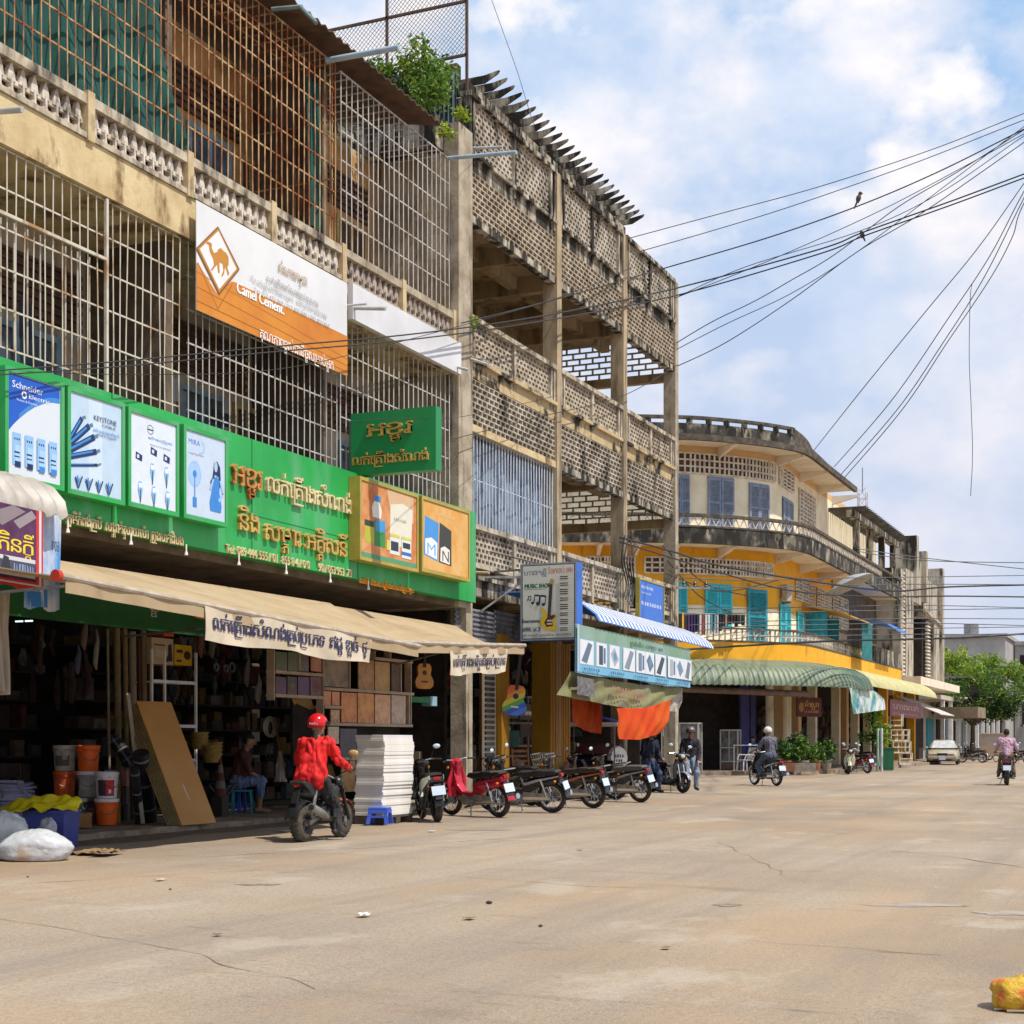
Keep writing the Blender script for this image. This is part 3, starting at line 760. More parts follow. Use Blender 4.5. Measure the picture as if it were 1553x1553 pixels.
# balcony fronts
b1 = part('balcony_front', yel, lambda mb: mb.ribbon(outline(4.52, 86), 4.5, 5.32, .14), hc)
part('balcony_front', parap, lambda mb: mb.ribbon(outline(4.52, 86), 9.16, 9.82, .14), hc)
part('balcony_rim', parap2, lambda mb: (mb.ribbon(outline(4.56, 86), 10.22, 10.34, .2), mb.ribbon(outline(4.55, 86), 9.80, 9.87, .18)), hc)
part('balcony_rim', parap2, lambda mb: (mb.ribbon(outline(4.56, 76), 5.80, 5.86, .18), mb.ribbon(outline(4.55, 86), 5.3, 5.36, .18)), hc)
def along(r, step, y1):
    P = dense(r, .05, y1); res, acc = [P[0]], 0.0
    for a, b in zip(P, P[1:]):
        acc += math.dist(a, b)
        if acc >= step: res.append(b); acc = 0.0
    return res
def f(mb):
    p = along(4.46, .17, 80)
    for i in range(len(p) - 1):
        a, b = (p[i], p[i + 1]); z = (9.86, 10.22) if i % 2 else (10.22, 9.86)
        mb.bar((a[0], a[1], z[0]), (b[0], b[1], z[1]), .034)
part('zigzag_railing', whitep, f, hc)
def f(mb):
    p = along(4.46, .26, 76)
    for i in range(len(p) - 1):
        a, b = p[i], p[i + 1]
        mb.bar((a[0], a[1], 5.36), (a[0], a[1], 5.8), .06); mb.bar((a[0], a[1], 5.58), (b[0], b[1], 5.58), .04)
        if i % 2: mb.bar((a[0], a[1], 5.4), (b[0], b[1], 5.78), .05)
part('pierced_railing', whitep, f, hc)
# roof canopy with its parapet
part('roof_slab', soff, lambda mb: mb.ribbon(outline(4.4, 73), 13.3, 13.42, 4.3), hc)
part('roof_edge', parap2, lambda mb: mb.ribbon(outline(4.5, 73.2), 13.26, 13.5, .16), hc)
po = [p for p in outline(4.45, 70) if p[1] < 61.9]
part('roof_parapet', parap, lambda mb: mb.ribbon(po, 13.5, 13.92, .16), hc)
part('parapet_rim', parap2, lambda mb: mb.ribbon(po, 14.1, 14.22, .2), hc)
def f(mb):
    p = [q for q in along(4.45, .8, 70) if q[1] < 61.8]
    for i in range(len(p)): mb.bar((p[i][0], p[i][1] + .08, 13.9), (p[i][0], p[i][1] + .08, 14.12), .2)
part('parapet_block', parap, f, hc)
wg = [p for p in dense(4.42, .3, 72) if p[1] > 61.7]
mb = MB(); mb.grid(lambda u, v: (*wg[int(u * (len(wg) - 1))], 13.5 + v * .74 * max(0, 1 - u * 1.15)), 24, 1, (-.15, 0, 0)); mb.build('parapet_wing', parap2, hc)
# brackets under the balconies
for zt in (9.2, 13.3):
    for px in (905, 960, 1015, 1088, 1176, 1212, 1240, 1262):
        k = wpt(px); a, b = V(WL[max(0, k - 1)]), V(WL[k + 1]); t = (b - a).normalized(); n2 = V((t.y, -t.x)); q = lambda r, z: (WL[k][0] + n2.x * r, WL[k][1] + n2.y * r, z)
        mb = MB(); mb.poly([q(0, zt - .42), q(0, zt - .003), q(1.25, zt - .003), q(1.25, zt - .12)], (t.x * .14, t.y * .14, 0)); mb.build('bracket', soff, hc)
def lattice(px0, px1, z0, z1, nv, nh, m=lat):
    P_ = wall_strip(px0, px1, .015); 
    o = part('vent_back', louv, lambda mb: mb.ribbon(P_, z0, z1, .03), hc)
    Q = wall_strip(px0, px1, .07)
    def f(mb):
        for i in range(nh + 1): z = z0 + (z1 - z0) * i / nh; mb.ribbon(Q, z - .03, z + .03, .06)
        for i in range(nv + 1):
            p = Q[min(len(Q) - 1, int(round(i * (len(Q) - 1) / nv)))]; mb.bar((p[0], p[1], z0), (p[0], p[1], z1), .065)
    part('vent_lattice', m, f, hc)
lattice(1027, 1174, 12.2, 13.0, 24, 3); lattice(1181, 1202, 12.2, 13.0, 6, 5); lattice(1211, 1234, 10.1, 12.6, 7, 14)
lattice(890, 962, 8.12, 8.75, 14, 3); lattice(978, 1170, 8.12, 8.75, 34, 3); lattice(1206, 1233, 7.6, 8.5, 8, 6, whitep); lattice(1238, 1258, 7.2, 8.5, 7, 9, whitep); lattice(1262, 1284, 7.0, 8.5, 7, 9, whitep)
def shutters(px0, px1, z0, z1, m, leaves=2, d=.05):
    P_ = wall_strip(px0, px1, d); a, b = V(P_[0]), V(P_[-1]); t = (b - a); 
    w_ = part('window', m, lambda mb: (mb.ribbon([P_[0], P_[-1]], z1 - .06, z1 + .02, .06), mb.ribbon([P_[0], P_[-1]], z0 - .04, z0 + .04, .06)), hc)
    for k in range(leaves):
        p, q = a + t * (k + .02) / leaves, a + t * (k + .98) / leaves
        def f(mb):
            u = (q - p).normalized(); n = V((u.y, -u.x)) * .05
            s_ = min(.12, (q - p).length * .14); pi_, qi = p + u * s_, q - u * s_
            for c, e in ((p, pi_), (qi, q)): mb.ribbon([c + n, e + n], z0 + .04, z1 - .06, .05)
            for z in (z0 + .04, (z0 + z1) / 2 - .05, z1 - .16): mb.ribbon([pi_ + n, qi + n], z, z + .1, .048)
            z = z0 + .16
            while z < z1 - .18:
                mb.bar((pi_.x + n.x * .6, pi_.y + n.y * .6, z), (qi.x + n.x * .6, qi.y + n.y * .6, z), .012, .085, up=(n.x * 14, n.y * 14, 1)); z += .085
            mb.ribbon([pi_ + n * .1, qi + n * .1], z0 + .1, z1 - .1, .01)
        part('shutter', m, f, w_)
shutters(1020, 1045, 10.0, 12.1, blues); shutters(1072, 1112, 10.0, 12.1, blues); shutters(1135, 1165, 10.0, 12.0, blues); shutters(1186, 1201, 10.0, 11.75, blues)
shutters(1018, 1041, 5.9, 7.75, teal); shutters(1068, 1109, 6.0, 7.72, teal); shutters(1132, 1162, 5.4, 7.6, teald, 1); shutters(1181, 1197, 5.4, 7.2, teal, 2); shutters(1207, 1216, 5.4, 7.1, teal, 1)
# a pair of teal shutters standing open
p = V(wall_strip(1219, 1220, .05)[0]); q = V(wall_strip(1234, 1235, .05)[0])
part('open_shutter', teald, lambda mb: (mb.ribbon([p, p + V((1.05, -.35))], 5.5, 7.1, .05), mb.ribbon([p + V((.08, -.09)), p + V((.97, -.38))], 5.62, 6.2, .02)), hc)
part('open_shutter', teald, lambda mb: mb.ribbon([q, q + V((1.1, .05))], 5.5, 7.0, .05), hc)
# street side: upper walls, terrace pergola, patched balconies
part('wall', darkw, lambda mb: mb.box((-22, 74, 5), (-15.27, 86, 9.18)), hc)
for y in (74.5, 78, 81.5, 85):
    part('terrace_column', conc2, lambda mb: mb.box((-14.35, y - .16, 9.8), (-14.05, y + .16, 12.1)), hc)
part('pergola_beam', conc2, lambda mb: mb.box((-14.4, 73, 12.1), (-14.0, 86, 12.4)), hc)
for k in range(26): part('rafter', parap2, lambda mb: mb.side([(-17, 12.41), (-13.7, 12.41), (-13.45, 12.58), (-17, 12.6)], 73.2 + k * .5, 73.34 + k * .5), hc)
part('balcony_end_wall', conc2, lambda mb: (mb.box((-14.6, 84, 9.4), (-14.1, 86.2, 10.8)), mb.box((-14.5, 78.5, 4.9), (-14.0, 86.2, 6.2))), hc)
for y in (66.2, 71.5, 77, 82, 85.6): part('column', pale, lambda mb: mb.box((-15.9, y - .2, .15), (-15.5, y + .2, 4.75)), hc)
for px in (1167, 1190):
    c_ = wall_strip(px, px + 1)[0]; part('column', pale, lambda mb: mb.cyl((*c_, .15), (*c_, 4.75), .17), hc, smooth=True)
purp = mat('violet_blue_doors', (.06, .055, .19), (.04, .035, .13), s=3, r=.6)
def f(mb):
    mb.ribbon(wall_strip(1133, 1147, -.4), .16, 4.7, .1)
part('door', purp, f, hc); part('door', purp, lambda mb: mb.ribbon(wall_strip(1149, 1157, -.4), .16, 4.7, .1), hc)
part('door', mat('grey_blue_door', (.14, .15, .22), (.08, .08, .13), s=4), lambda mb: mb.ribbon(wall_strip(1176, 1184, -.3), .16, 4.7, .1), hc)
boxes('shopfront_panel', peach, [((-15.9, 64.0, .2), (-15.3, 64.5, 4.7)), ((-16, 68.2, .2), (-15.6, 68.8, 4.7)), ((-16, 79.2, .2), (-15.6, 79.8, 4.7))], hc)
# sagging balcony roofs and blinds on the street side
o = MB().side([(-15.6, 7.55), (-13.6, 7.1), (-13.1, 6.9), (-13.1, 6.84), (-13.6, 7.04), (-15.6, 7.49)], 67.5, 72.8).build('balcony_awning', mat('mustard_tin', (.55, .31, .04), (.42, .24, .04), s=3)); tag(o, 'mustard yellow sheet awning over the balcony beside the open teal shutters', 'awning')
tag(MB().grid(lambda u, v: (-13.35 + .05 * sin(u * 30), 71.5 + 2.6 * u, 5.2 + 1.75 * v), 24, 2, (-.02, 0, 0)).build('balcony_blind', mat('teal_cloth', (.03, .19, .2), (.02, .13, .14), s=3)), 'dark teal cloth blind hanging from the mustard balcony awning', 'blind')
tag(MB().side([(-15.6, 7.7), (-13.4, 7.35), (-12.8, 6.95), (-12.8, 6.9), (-13.4, 7.3), (-15.6, 7.64)], 77.6, 81.6).build('balcony_awning', mat('bright_blue_tin', (.05, .19, .62), (.04, .14, .5), s=3)), 'bright blue sheet awning over the far balcony beside the tall finned building', 'awning')
dish = MB().lathe([(.02, 0), (.5, .05), (.95, .22), (1.15, .36), (1.13, .38), (.5, .08)], (0, 0, 0), 24); dish.xf(MX.Translation((-13.7, 69.5, 8.75)) @ MX.Rotation(2.7, 4, 'Y')); tag(dish.build('satellite_dish', mat('grey_dish', (.35, .37, .4), (.28, .3, .33)), smooth=True), 'round grey satellite dish under the upper balcony of the yellow building', 'satellite dish')
ac = thing('air_conditioner', 'boxy cream air conditioner hung on the yellow wall above a teal shutter', 'air conditioner', tuple(wall_strip(1187, 1188, .1)[0]) + (7.25,), rot=-.45)
MB().box((-.45, -.42, 0), (.45, -.08, .72)).build('casing', mat('aged_casing', (.5, .45, .36), (.35, .3, .23)), ac, bevel=.02)
mb = MB(); mb.torus((-.08, -.425, .36), .26, .02, 20, 6); [mb.bar((-.08, -.43, .36), (-.08 + .25 * cos(k * pi / 4), -.43, .36 + .25 * sin(k * pi / 4)), .012) for k in range(8)]; mb.build('fan_grille', louv, ac)
MB().box((-.4, -.1, -.06), (.4, .1, -.005)).build('bracket', steel, ac)

# laundry on a line in front of the teal windows
cols = [(.5, .42, .4), (.02, .02, .03), (.6, .35, .02), (.03, .02, .05), (.06, .03, .12), (.05, .03, .1), (.02, .02, .05), (.5, .5, .5), (.25, .05, .04), (.6, .55, .5), (.5, .6, .65), (.03, .2, .22), (.4, .42, .45), (.02, .02, .02), (.03, .025, .02), (.3, .2, .16), (.02, .02, .02), (.05, .03, .03), (.02, .015, .015), (.1, .1, .1), (.02, .02, .02)]
words_ = ['cream', 'jet black', 'bright yellow', 'black violet', 'deep purple', 'plum', 'navy', 'light grey', 'dark red', 'off white', 'pale blue', 'teal', 'grey', 'black', 'brown black', 'dusty pink', 'wide black', 'maroon', 'charcoal', 'dull grey', 'faded black']
LP0, LP1 = at(1022, 931, 58.6), at(1128, 934, 60.2)
tag(MB().tube([LP0 + V((-.3, 0, .05)), LP1 + V((.2, 0, .05))], .012, 4).build('washing_line', steel), 'thin washing line strung before the teal shutters', 'line')
for i, c in enumerate(cols):
    u = i / len(cols); p = LP0.lerp(LP1, u); wd = 2.55 / len(cols); hh = R.uniform(.5, .85) if i < 14 else R.uniform(.35, .5)
    mb = MB().grid(lambda a, b: (p.x + wd * (a * (1 - .15 * b) + .07 * b), p.y + (LP1.y - LP0.y) / len(cols) * a + .05 * sin(a * 7 + i) + .05, p.z + .04 - hh * b), 6, 6, (0, .02, 0))
    tag(mb.build('garment', mat('garment_%d' % i, c, r=.9)), words_[i] + ' garment drying on the washing line of the yellow building', 'garment', 'laundry on the washing line')

# green and straw awnings round the corner building
grn = mat('green_tin', (.07, .125, .085), (.05, .09, .06), s=2, dirt=(.24, .26, .16), ds=3, dlo=.5, dhi=.7, r=.5)
straw = mat('straw_tin', (.50, .46, .21), (.40, .36, .16), s=2, r=.6)
def canopy(pts, prof, m, amp, wl, name, label):
    """corrugated awning: each crest follows prof (out, height) away from the wall"""
    o_ = off(pts, 0); per = 4; k = len(pts)
    nr = []
    for i in range(k):
        a, b = V(pts[max(0, i - 1)]), V(pts[min(k - 1, i + 1)]); t = (b - a).normalized(); nr.append(V((t.y, -t.x)))
    s_, acc = [0], 0
    for a, b in zip(pts, pts[1:]): acc += math.dist(a, b); s_.append(acc)
    n = int(acc / wl) * per
    def fn(u, v):
        d = u * acc; i = 0
        while i < k - 2 and s_[i + 1] < d: i += 1
        t = (d - s_[i]) / (s_[i + 1] - s_[i]); p = V(pts[i]).lerp(V(pts[i + 1]), t); q = nr[i].lerp(nr[i + 1], t).normalized()
        j = v * (len(prof) - 1); a = min(int(j), len(prof) - 2); w_ = j - a
        o = prof[a][0] + (prof[a + 1][0] - prof[a][0]) * w_; z = prof[a][1] + (prof[a + 1][1] - prof[a][1]) * w_
        h = amp * sin(2 * pi * d / wl); p = p + q * (o + h * .5)
        return (p.x, p.y, z + h)
    mb = MB().grid(fn, n, len(prof) - 1, (0, 0, -.015))
    if isinstance(m, list): mb.m = [((k % n) // (per // 2)) % 2 if k < 2 * n * (len(prof) - 1) else 0 for k in range(len(mb.f))]
    return tag(mb.build(name, m, smooth=True), label, 'awning')
prof = [(0, 4.6), (.6, 4.5), (1.2, 4.36), (1.6, 4.2), (1.85, 3.98), (2.0, 3.68), (2.03, 3.5)]
canopy([p for p in dense(4.55, .3, 66) if p[0] > -19.3], prof, [grn, mat('pale_green_tin', (.21, .235, .15), (.16, .18, .11), s=2, r=.5)], .02, .21, 'corrugated_awning', 'long green corrugated awning curving round the ground floor of the yellow building')
canopy([(-13.95, 66.05 + .5 * i) for i in range(40)], [(0, 4.6), (.7, 4.55), (1.3, 4.42), (1.7, 4.2), (1.95, 3.95), (2.05, 3.7)], straw, .012, .3, 'corrugated_awning', 'straw coloured sheet awning continuing from the green corrugated one along the street')
tag(MB().ribbon([(-24, 56.9), (-19.6, 56.95), (-18.5, 57.0)], 2.75, 3.55, .05).build('awning_screen', mat('grey_green_tarp', (.20, .24, .18), (.13, .16, .12), s=2, st=3)), 'grey green sheet hanging below the corrugated awning over the dark shop', 'tarpaulin')
tag(MB().cyl((-17.6, 56.3, 3.35), (-13.4, 60.0, 3.2), .13).build('rolled_blind', mat('brown_roll', (.20, .13, .1), (.12, .08, .06))), 'brown rolled up blind tied under the green corrugated awning', 'blind')

# ---------------------------------------------------------------- tall grey finned building further on
hd = thing('finned_building', 'tall streaked grey modernist building with stepped fins and louvred slots beyond the yellow one', 'building', (-14, 95, 0), world=True)
dcon = mat('streaked_grey_concrete', (.46, .41, .33), (.30, .26, .2), s=1.5, dirt=BLACKMOLD, ds=1.6, dlo=.50, dhi=.64, dst=.22, r=.95)
part('wall', dcon, lambda mb: (mb.box((-24, 86.4, 5.6), (-15.2, 103, 10.9)), mb.box((-24, 86.3, 0), (-17, 103, 5.6))), hd)
for y0, y1, x, z0, z1 in [(86.4, 87.3, -14.0, 5.0, 11.0), (88.3, 90.9, -14.0, 5.0, 11.2), (90.9, 91.7, -13.8, 9.8, 13.4), (91.7, 94.6, -14.1, 9.6, 12.2), (94.6, 95.3, -13.8, 9.8, 12.9), (95.3, 101.6, -14.1, 9.0, 11.4), (99.2, 101.7, -14.0, 5.0, 9.0), (101.7, 102.5, -13.8, 5, 12.6)]:
    part('fin', dcon, lambda mb: mb.box((-15.2, y0, z0), (x, y1, z1)), hd)
def f(mb):
    for k in range(26): mb.box((-14.3, 87.35, 5.1 + k * .23), (-14.05, 88.25, 5.18 + k * .23))
part('louvre_slot', lat, f, hd)
def f(mb):
    for k in range(17): mb.box((-14.25, 97.2, 5.2 + k * .22), (-14.1, 98.4, 5.28 + k * .22))
part('louvre_slot', lat, f, hd)
part('recess_shade', dark, lambda mb: (mb.box((-15.6, 95.3, 5.0), (-15.15, 99.2, 9.0)), mb.box((-15.1, 96.9, 5.0), (-14.4, 98.6, 9.0)), mb.box((-15.1, 87.3, 5), (-14.5, 88.3, 11))), hd)  # near-black boxes stand in for the shade between the fins
part('canopy_slab', soff, lambda mb: (mb.box((-15, 86.4, 4.5), (-12.9, 103, 4.95)),), hd)
part('shopfront', dark, lambda mb: mb.box((-17, 86.4, .1), (-15.5, 103, 4.5)), hd)
part('lintel', railm, lambda mb: mb.bar((-13.95, 94.8, 9.35), (-13.95, 101.6, 8.95), .16), hd)
boxes('column', yel, [((-15.5, y - .25, .1), (-15.0, y + .25, 4.5)) for y in (88, 93, 98)], hd)

# ---------------------------------------------------------------- far blocks and the mast
grey = mat('far_grey_concrete', (.38, .37, .36), (.28, .27, .26), s=.5, dirt=(.12, .11, .1), ds=.4, dlo=.5, dhi=.7, r=.95)
def block(name, label, x0, x1, y0, y1, h, wins, m=grey, extra=None):
    o = thing(name, label, 'building', ((x0 + x1) / 2, y0, 0), world=True)
    part('wall', m, lambda mb: mb.box((x0, y0, 0), (x1, y1, h)), o)
    part('roof_edge', m, lambda mb: mb.box((x0 - .2, y0 - .25, h), (x1 + .2, y1, h + .35)), o)
    for (a, b, z0, z1) in wins: (part('window', dark, lambda mb: mb.box((a, y0 - .03, z0), (b, y0 + .2, z1)), o), part('sill', conc2, lambda mb: mb.box((a - .1, y0 - .2, z0 - .15), (b + .1, y0 - .031, z0)), o))
    if extra: extra(o)
    return o
def hut(o): part('floor_band', conc2, lambda mb: mb.box((-27.6, 149.85, 7.6), (-14.5, 150, 8.0)), o); part('roof_hut', grey, lambda mb: mb.box((-25, 152, 11.55), (-22.5, 156, 12.6)), o); part('water_tank', steel, lambda mb: mb.cyl((-18, 152.5, 11.55), (-18, 152.5, 12.7), .7), o)
block('apartment_block', 'broad bare grey concrete block closing the street behind the round tree', -27.5, -14.6, 150, 170, 11.2, [(-27 + k * .55, -26.65 + k * .55, 9.4, 10.6) for k in range(5)] + [(-24 + k * 1.5, -23.2 + k * 1.5, 9.6, 10.5) for k in range(3)] + [(-19.5, -15.5, 4.5, 7.4)], extra=hut)
block('apartment_block', 'low grey gabled house wall squeezed behind the finned building', -26.5, -23.2, 138, 146, 13.0, [(-25.5 + k * .6, -25.1 + k * .6, 10.3, 11.4) for k in range(3)])
block('apartment_block', 'pale grey block with tall dark openings at the frame edge beyond the tree', -14.5, -4, 158, 175, 10.9, [(-14 + k * 1.6, -12.9 + k * 1.6, 8.0, 9.9) for k in range(4)] + [(-13.8, -12, 3.0, 8.0), (-11, -9.5, 3, 8)])
row = thing('shop_row', 'distant row of small shops with white posts under the round tree', 'building', (-17, 125, 0), world=True)
part('wall', mat('pale_far_plaster', (.5, .43, .36), (.36, .3, .25), s=.6), lambda mb: (mb.box((-24, 106, 0), (-16.5, 150, 5.2)), mb.box((-16.5, 106, 4.2), (-14.5, 150, 4.5))), row)
boxes('post', white, [((-14.8, 108 + 4 * k, 0), (-14.55, 108.3 + 4 * k, 4.2)) for k in range(10)], row)
for k in range(8): part('door', [dark, teald, dark, blues][k % 4], lambda mb: mb.box((-16.52, 108 + 5 * k, .1), (-16.4, 111 + 5 * k, 3)), row)
tw = thing('lattice_mast', 'slim pale lattice radio mast rising behind the yellow building', 'mast', tuple(at(1308, 820, 140)[:2]) + (0,))
mb = MB(); a = .38
for sx in (-a, a):
    for sy in (-a, a): mb.bar((sx, sy, 0), (sx, sy, 24.3), .07)
for k in range(26):
    z = k * .95
    for p, q in (((-a, -a), (a, -a)), ((a, -a), (a, a)), ((a, a), (-a, a)), ((-a, a), (-a, -a))):
        mb.bar((*p, z), (*q, z), .05); mb.bar((*p, z), (*q, z + .95), .04)
mb.build('lattice', mat('mast_paint', (.55, .5, .5), (.45, .4, .4)), tw)
MB().cyl((0, 0, 24.3), (0, 0, 26.6), .05).build('antenna', steel, tw)
# ---------------------------------------------------------------- signs on the cream shophouse
UY, UZ, UX = V((0, 1, 0)), V((0, 0, 1)), V((1, 0, 0))
def artx(X, y0, y1, z0, z1, **k): return Art((X, y0, z0), UY * (y1 - y0), UZ * (z1 - z0), **k)
def arty(Y, x0, x1, z0, z1, **k): return Art((x0, Y, z0), UX * (x1 - x0), UZ * (z1 - z0), **k)
def uv(a, px, py):
    p = onX(px, py, a.o.x) if abs(a.U.y) > abs(a.U.x) else onY(px, py, a.o.y)
    d = p - a.o; return d.dot(a.U) / a.U.length_squared, d.dot(a.W) / a.W.length_squared
def say(a, s, px0, py0, px1, h, c, **k):
    """writing from one sight line to another on the panel"""
    u, v = uv(a, px0, py0); u1, _ = uv(a, px1, py0); return a.text(s, u, v, h, c, w=u1 - u, **k)
def pp(a, pts, c): return a.poly([uv(a, *p) for p in pts], c)
GREEN = (.018, .33, .075)
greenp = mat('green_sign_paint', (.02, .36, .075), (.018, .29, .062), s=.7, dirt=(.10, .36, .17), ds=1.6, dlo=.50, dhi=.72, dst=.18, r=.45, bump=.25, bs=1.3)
gold = mat('gold_letter', (.62, .42, .12), (.42, .25, .06), s=4, r=.35, met=.25)
redgold = mat('red_edged_gold_letter', (.60, .30, .08), (.36, .10, .03), s=4, r=.4, met=.2)
palegold = mat('pale_gold_letter', (.70, .60, .35), (.5, .4, .2), s=6, r=.4)
SX = -12.98
gs = thing('shop_sign', 'long green fascia sign with raised gold letters across the cream shophouse', 'sign', (SX, 18, 4.12), world=True)
part('board', greenp, lambda mb: mb.box((FX + .01, 8, 4.12), (SX, 27.9, 5.95)), gs)
seam = mat('seam', (.012, .16, .04), r=.6)
part('seam', seam, lambda mb: [mb.box((SX, y - .008, 4.12), (SX + .006, y + .008, 5.95)) for y in (13.1, 16.4, 19.75, 23.05, 25.0)] + [mb.box((SX, 19.8, 4.78), (SX + .005, 25, 4.79))], gs)
class Lines(Art):
    def text(s, *k, **q): Art.text(s, *k, **q); s.build(gs, 'lettering'); s.mb = MB(); s.mats = []; s.idx = {}; return s
a = Lines((SX, 8, 4.12), UY * 19.9, UZ * 1.83)
say(a, 'អខ្មរ', 349, 733, 396, .20, redgold, deep=.055); say(a, 'លក់គ្រឿងសំណង់', 401, 745, 531, .16, palegold, deep=.055)
say(a, 'និង', 359, 803, 391, .17, gold, deep=.055); say(a, 'សម្ភារៈអគ្គិសនី', 398, 818, 524, .17, gold, deep=.055)
say(a, 'Tel: 089 444 555 / 01  855 8 4 / 0 0      90 / 053 953  73', 340, 838, 531, .075, palegold, deep=.03)
say(a, 'ភូមិកំពង់ក្របី សង្កាត់ស្វាយប៉ោ ក្រុងបាត់ដំបង', 98, 793, 276, .075, palegold, deep=.03)
say(a, 'លក់ដុំ និងរាយគ្រឿងសំណង់គ្រប់មុខ', 544, 884, 626, .05, (.75, .33, .02), deep=.02)
for px, py in [(98, 812), (194, 832), (278, 850), (358, 865), (430, 876), (497, 886), (555, 895)]:
    p = onX(px, py, SX); 
    lp = thing('spotlight', 'small white spotlight under the green shop sign, ' + ['beside the ribbed awning', 'below the cable poster', 'below the product poster', 'below the fan poster', 'below the phone number', 'near the end of the phone number', 'below the paint tin poster'][int([98, 194, 278, 358, 430, 497, 555].index(px))], 'lamp', (SX + .05, p.y, 4.05), group='spotlights under the green sign')
    MB().cyl((0, 0, .07), (0, 0, -.03), .012).build('stem', white, lp); MB().lathe([(.016, 0), (.028, -.05), (.025, -.055), (.008, -.015)], (0, 0, -.03), 10).build('lamp_shade', white, lp)

BX = -12.78
def lightbox(px0, px1, z0, z1, label, draw, fm=greenp, bg=(.62, .68, .76), X=BX):
    y0, y1 = onX(px0, 700, X).y, onX(px1, 700, X).y
    t = thing('light_box', label, 'light box', (SX + .005, (y0 + y1) / 2, z0), world=True, group='poster boxes on the green sign')
    part('frame', fm, lambda mb: (mb.box((SX + .006, y0, z0), (X, y1, z0 + .06)), mb.box((SX + .006, y0, z1 - .06), (X, y1, z1)), mb.box((SX + .006, y0, z0 + .06), (X, y0 + .06, z1 - .06)), mb.box((SX + .006, y1 - .06, z0 + .06), (X, y1, z1 - .06))), t)
    part('poster', mat('poster_sheet_%d' % px0, bg, tuple(k * .95 for k in bg), s=1, r=.3), lambda mb: mb.box((SX + .006, y0 + .06, z0 + .06), (X - .02, y1 - .06, z1 - .06)), t)
    a = artx(X - .02, y0 + .07, y1 - .07, z0 + .07, z1 - .07, lift=.002); draw(a); a.build(t)
BLU, MBL, LBL, DBL = (.012, .10, .52), (.04, .22, .62), (.25, .48, .80), (.01, .03, .12)
def d1(a):
    pts = [(0, .42)] + [(x, .42 + .42 * sin(x * pi / 2) ** .9) for x in (.1, .2, .35, .5, .7, .85, 1)]
    a.poly(pts + [(1, 1), (0, 1)], BLU); a.poly([(x, y + .0) for x, y in pts[2:]] + [(x, y + .05) for x, y in pts[:1:-1]], MBL)
    a.text('Schneider', .07, .87, .07, (.85, .87, .9), w=.6); a.ell(.30, .82, .05, .04, (.85, .87, .9), ring=.55); a.text('Electric', .38, .80, .045, (.85, .87, .9), w=.42); a.text('Vivace & Domae', .15, .745, .025, (.7, .75, .9), w=.4)
    for k in range(4):
        x = .08 + .23 * k; a.rect(x, .1, x + .16, .42, LBL); a.rect(x + .05, .12, x + .15, .3, (.35, .58, .85)); a.rect(x + .04, .08, x + .15, .14, DBL if k < 2 else MBL)
        for q in range(3): a.ell(x + .04 + q * .04, .36, .012, .012, DBL, 8)
        a.rect(x + .03, .22, x + .13, .235, DBL); a.rect(x + .03, .18, x + .13, .19, DBL)
def d2(a):
    a.rect(.0, .0, 1, 1, (.46, .60, .76)); a.rect(.35, .0, .62, 1, (.55, .67, .80))
    for k, (y0, x1, y1, wd) in enumerate([(.52, .22, .76, .06), (.47, .36, .70, .07), (.40, .46, .60, .07), (.33, .50, .45, .06), (.24, .52, .31, .03)]):
        a.line([(0, y0), (x1, y1)], wd, DBL); a.line([(0, y0 + .01), (x1 * .85, y0 + .01 + (y1 - y0) * .85)], wd * .35, MBL); a.line([(x1, y1), (x1 + .07, y1 + .025)], wd * .55, (.10, .2, .35))
    a.text('KEYSTONE', .44, .78, .055, DBL, w=.46); a.text('CABLE', .60, .735, .025, DBL, w=.28); a.text('ផលិតនៅប្រទេសសិង្ហបុរី', .43, .66, .03, MBL, w=.53); a.text('Made in Singapore', .52, .625, .025, DBL, w=.38)
    for k in range(4): 
        for q in range(4): a.line([(.14 + .2 * k, .02), (.08 + .2 * k + .045 * q, .13 + .02 * (q % 2))], .018, [DBL, MBL, (.15, .3, .5)][q % 3])
def d3(a):
    a.rect(0, 0, 1, 1, (.63, .70, .80)); a.ell(.43, .87, .07, .055, DBL, ring=.85); a.rect(.37, .862, .49, .877, DBL); a.text('ផលិតផលប្រើប្រាស់', .38, .76, .03, MBL, w=.55); a.text('PRODUCT OF GERMANY', .42, .69, .022, (.2, .3, .5), w=.48)
    for x, y in ((.1, .5), (.43, .6), (.72, .56)): a.poly([(x, y), (x + .14, y - .02), (x + .15, y + .05), (x + .01, y + .08)], DBL); a.rect(x + .03, y + .01, x + .08, y + .05, (.6, .65, .8))
    for x, y in ((.42, .4), (.74, .4), (.15, .16), (.45, .14), (.76, .12)):
        a.poly([(x, y), (x + .04, y - .11), (x + .07, y - .11), (x + .1, y), (x + .08, y + .09), (x + .02, y + .09)], (.2, .45, .7)); a.rect(x + .015, y + .02, x + .085, y + .07, (.75, .8, .88)); a.line([(x + .05, y), (x + .05, y - .15)], .015, DBL)
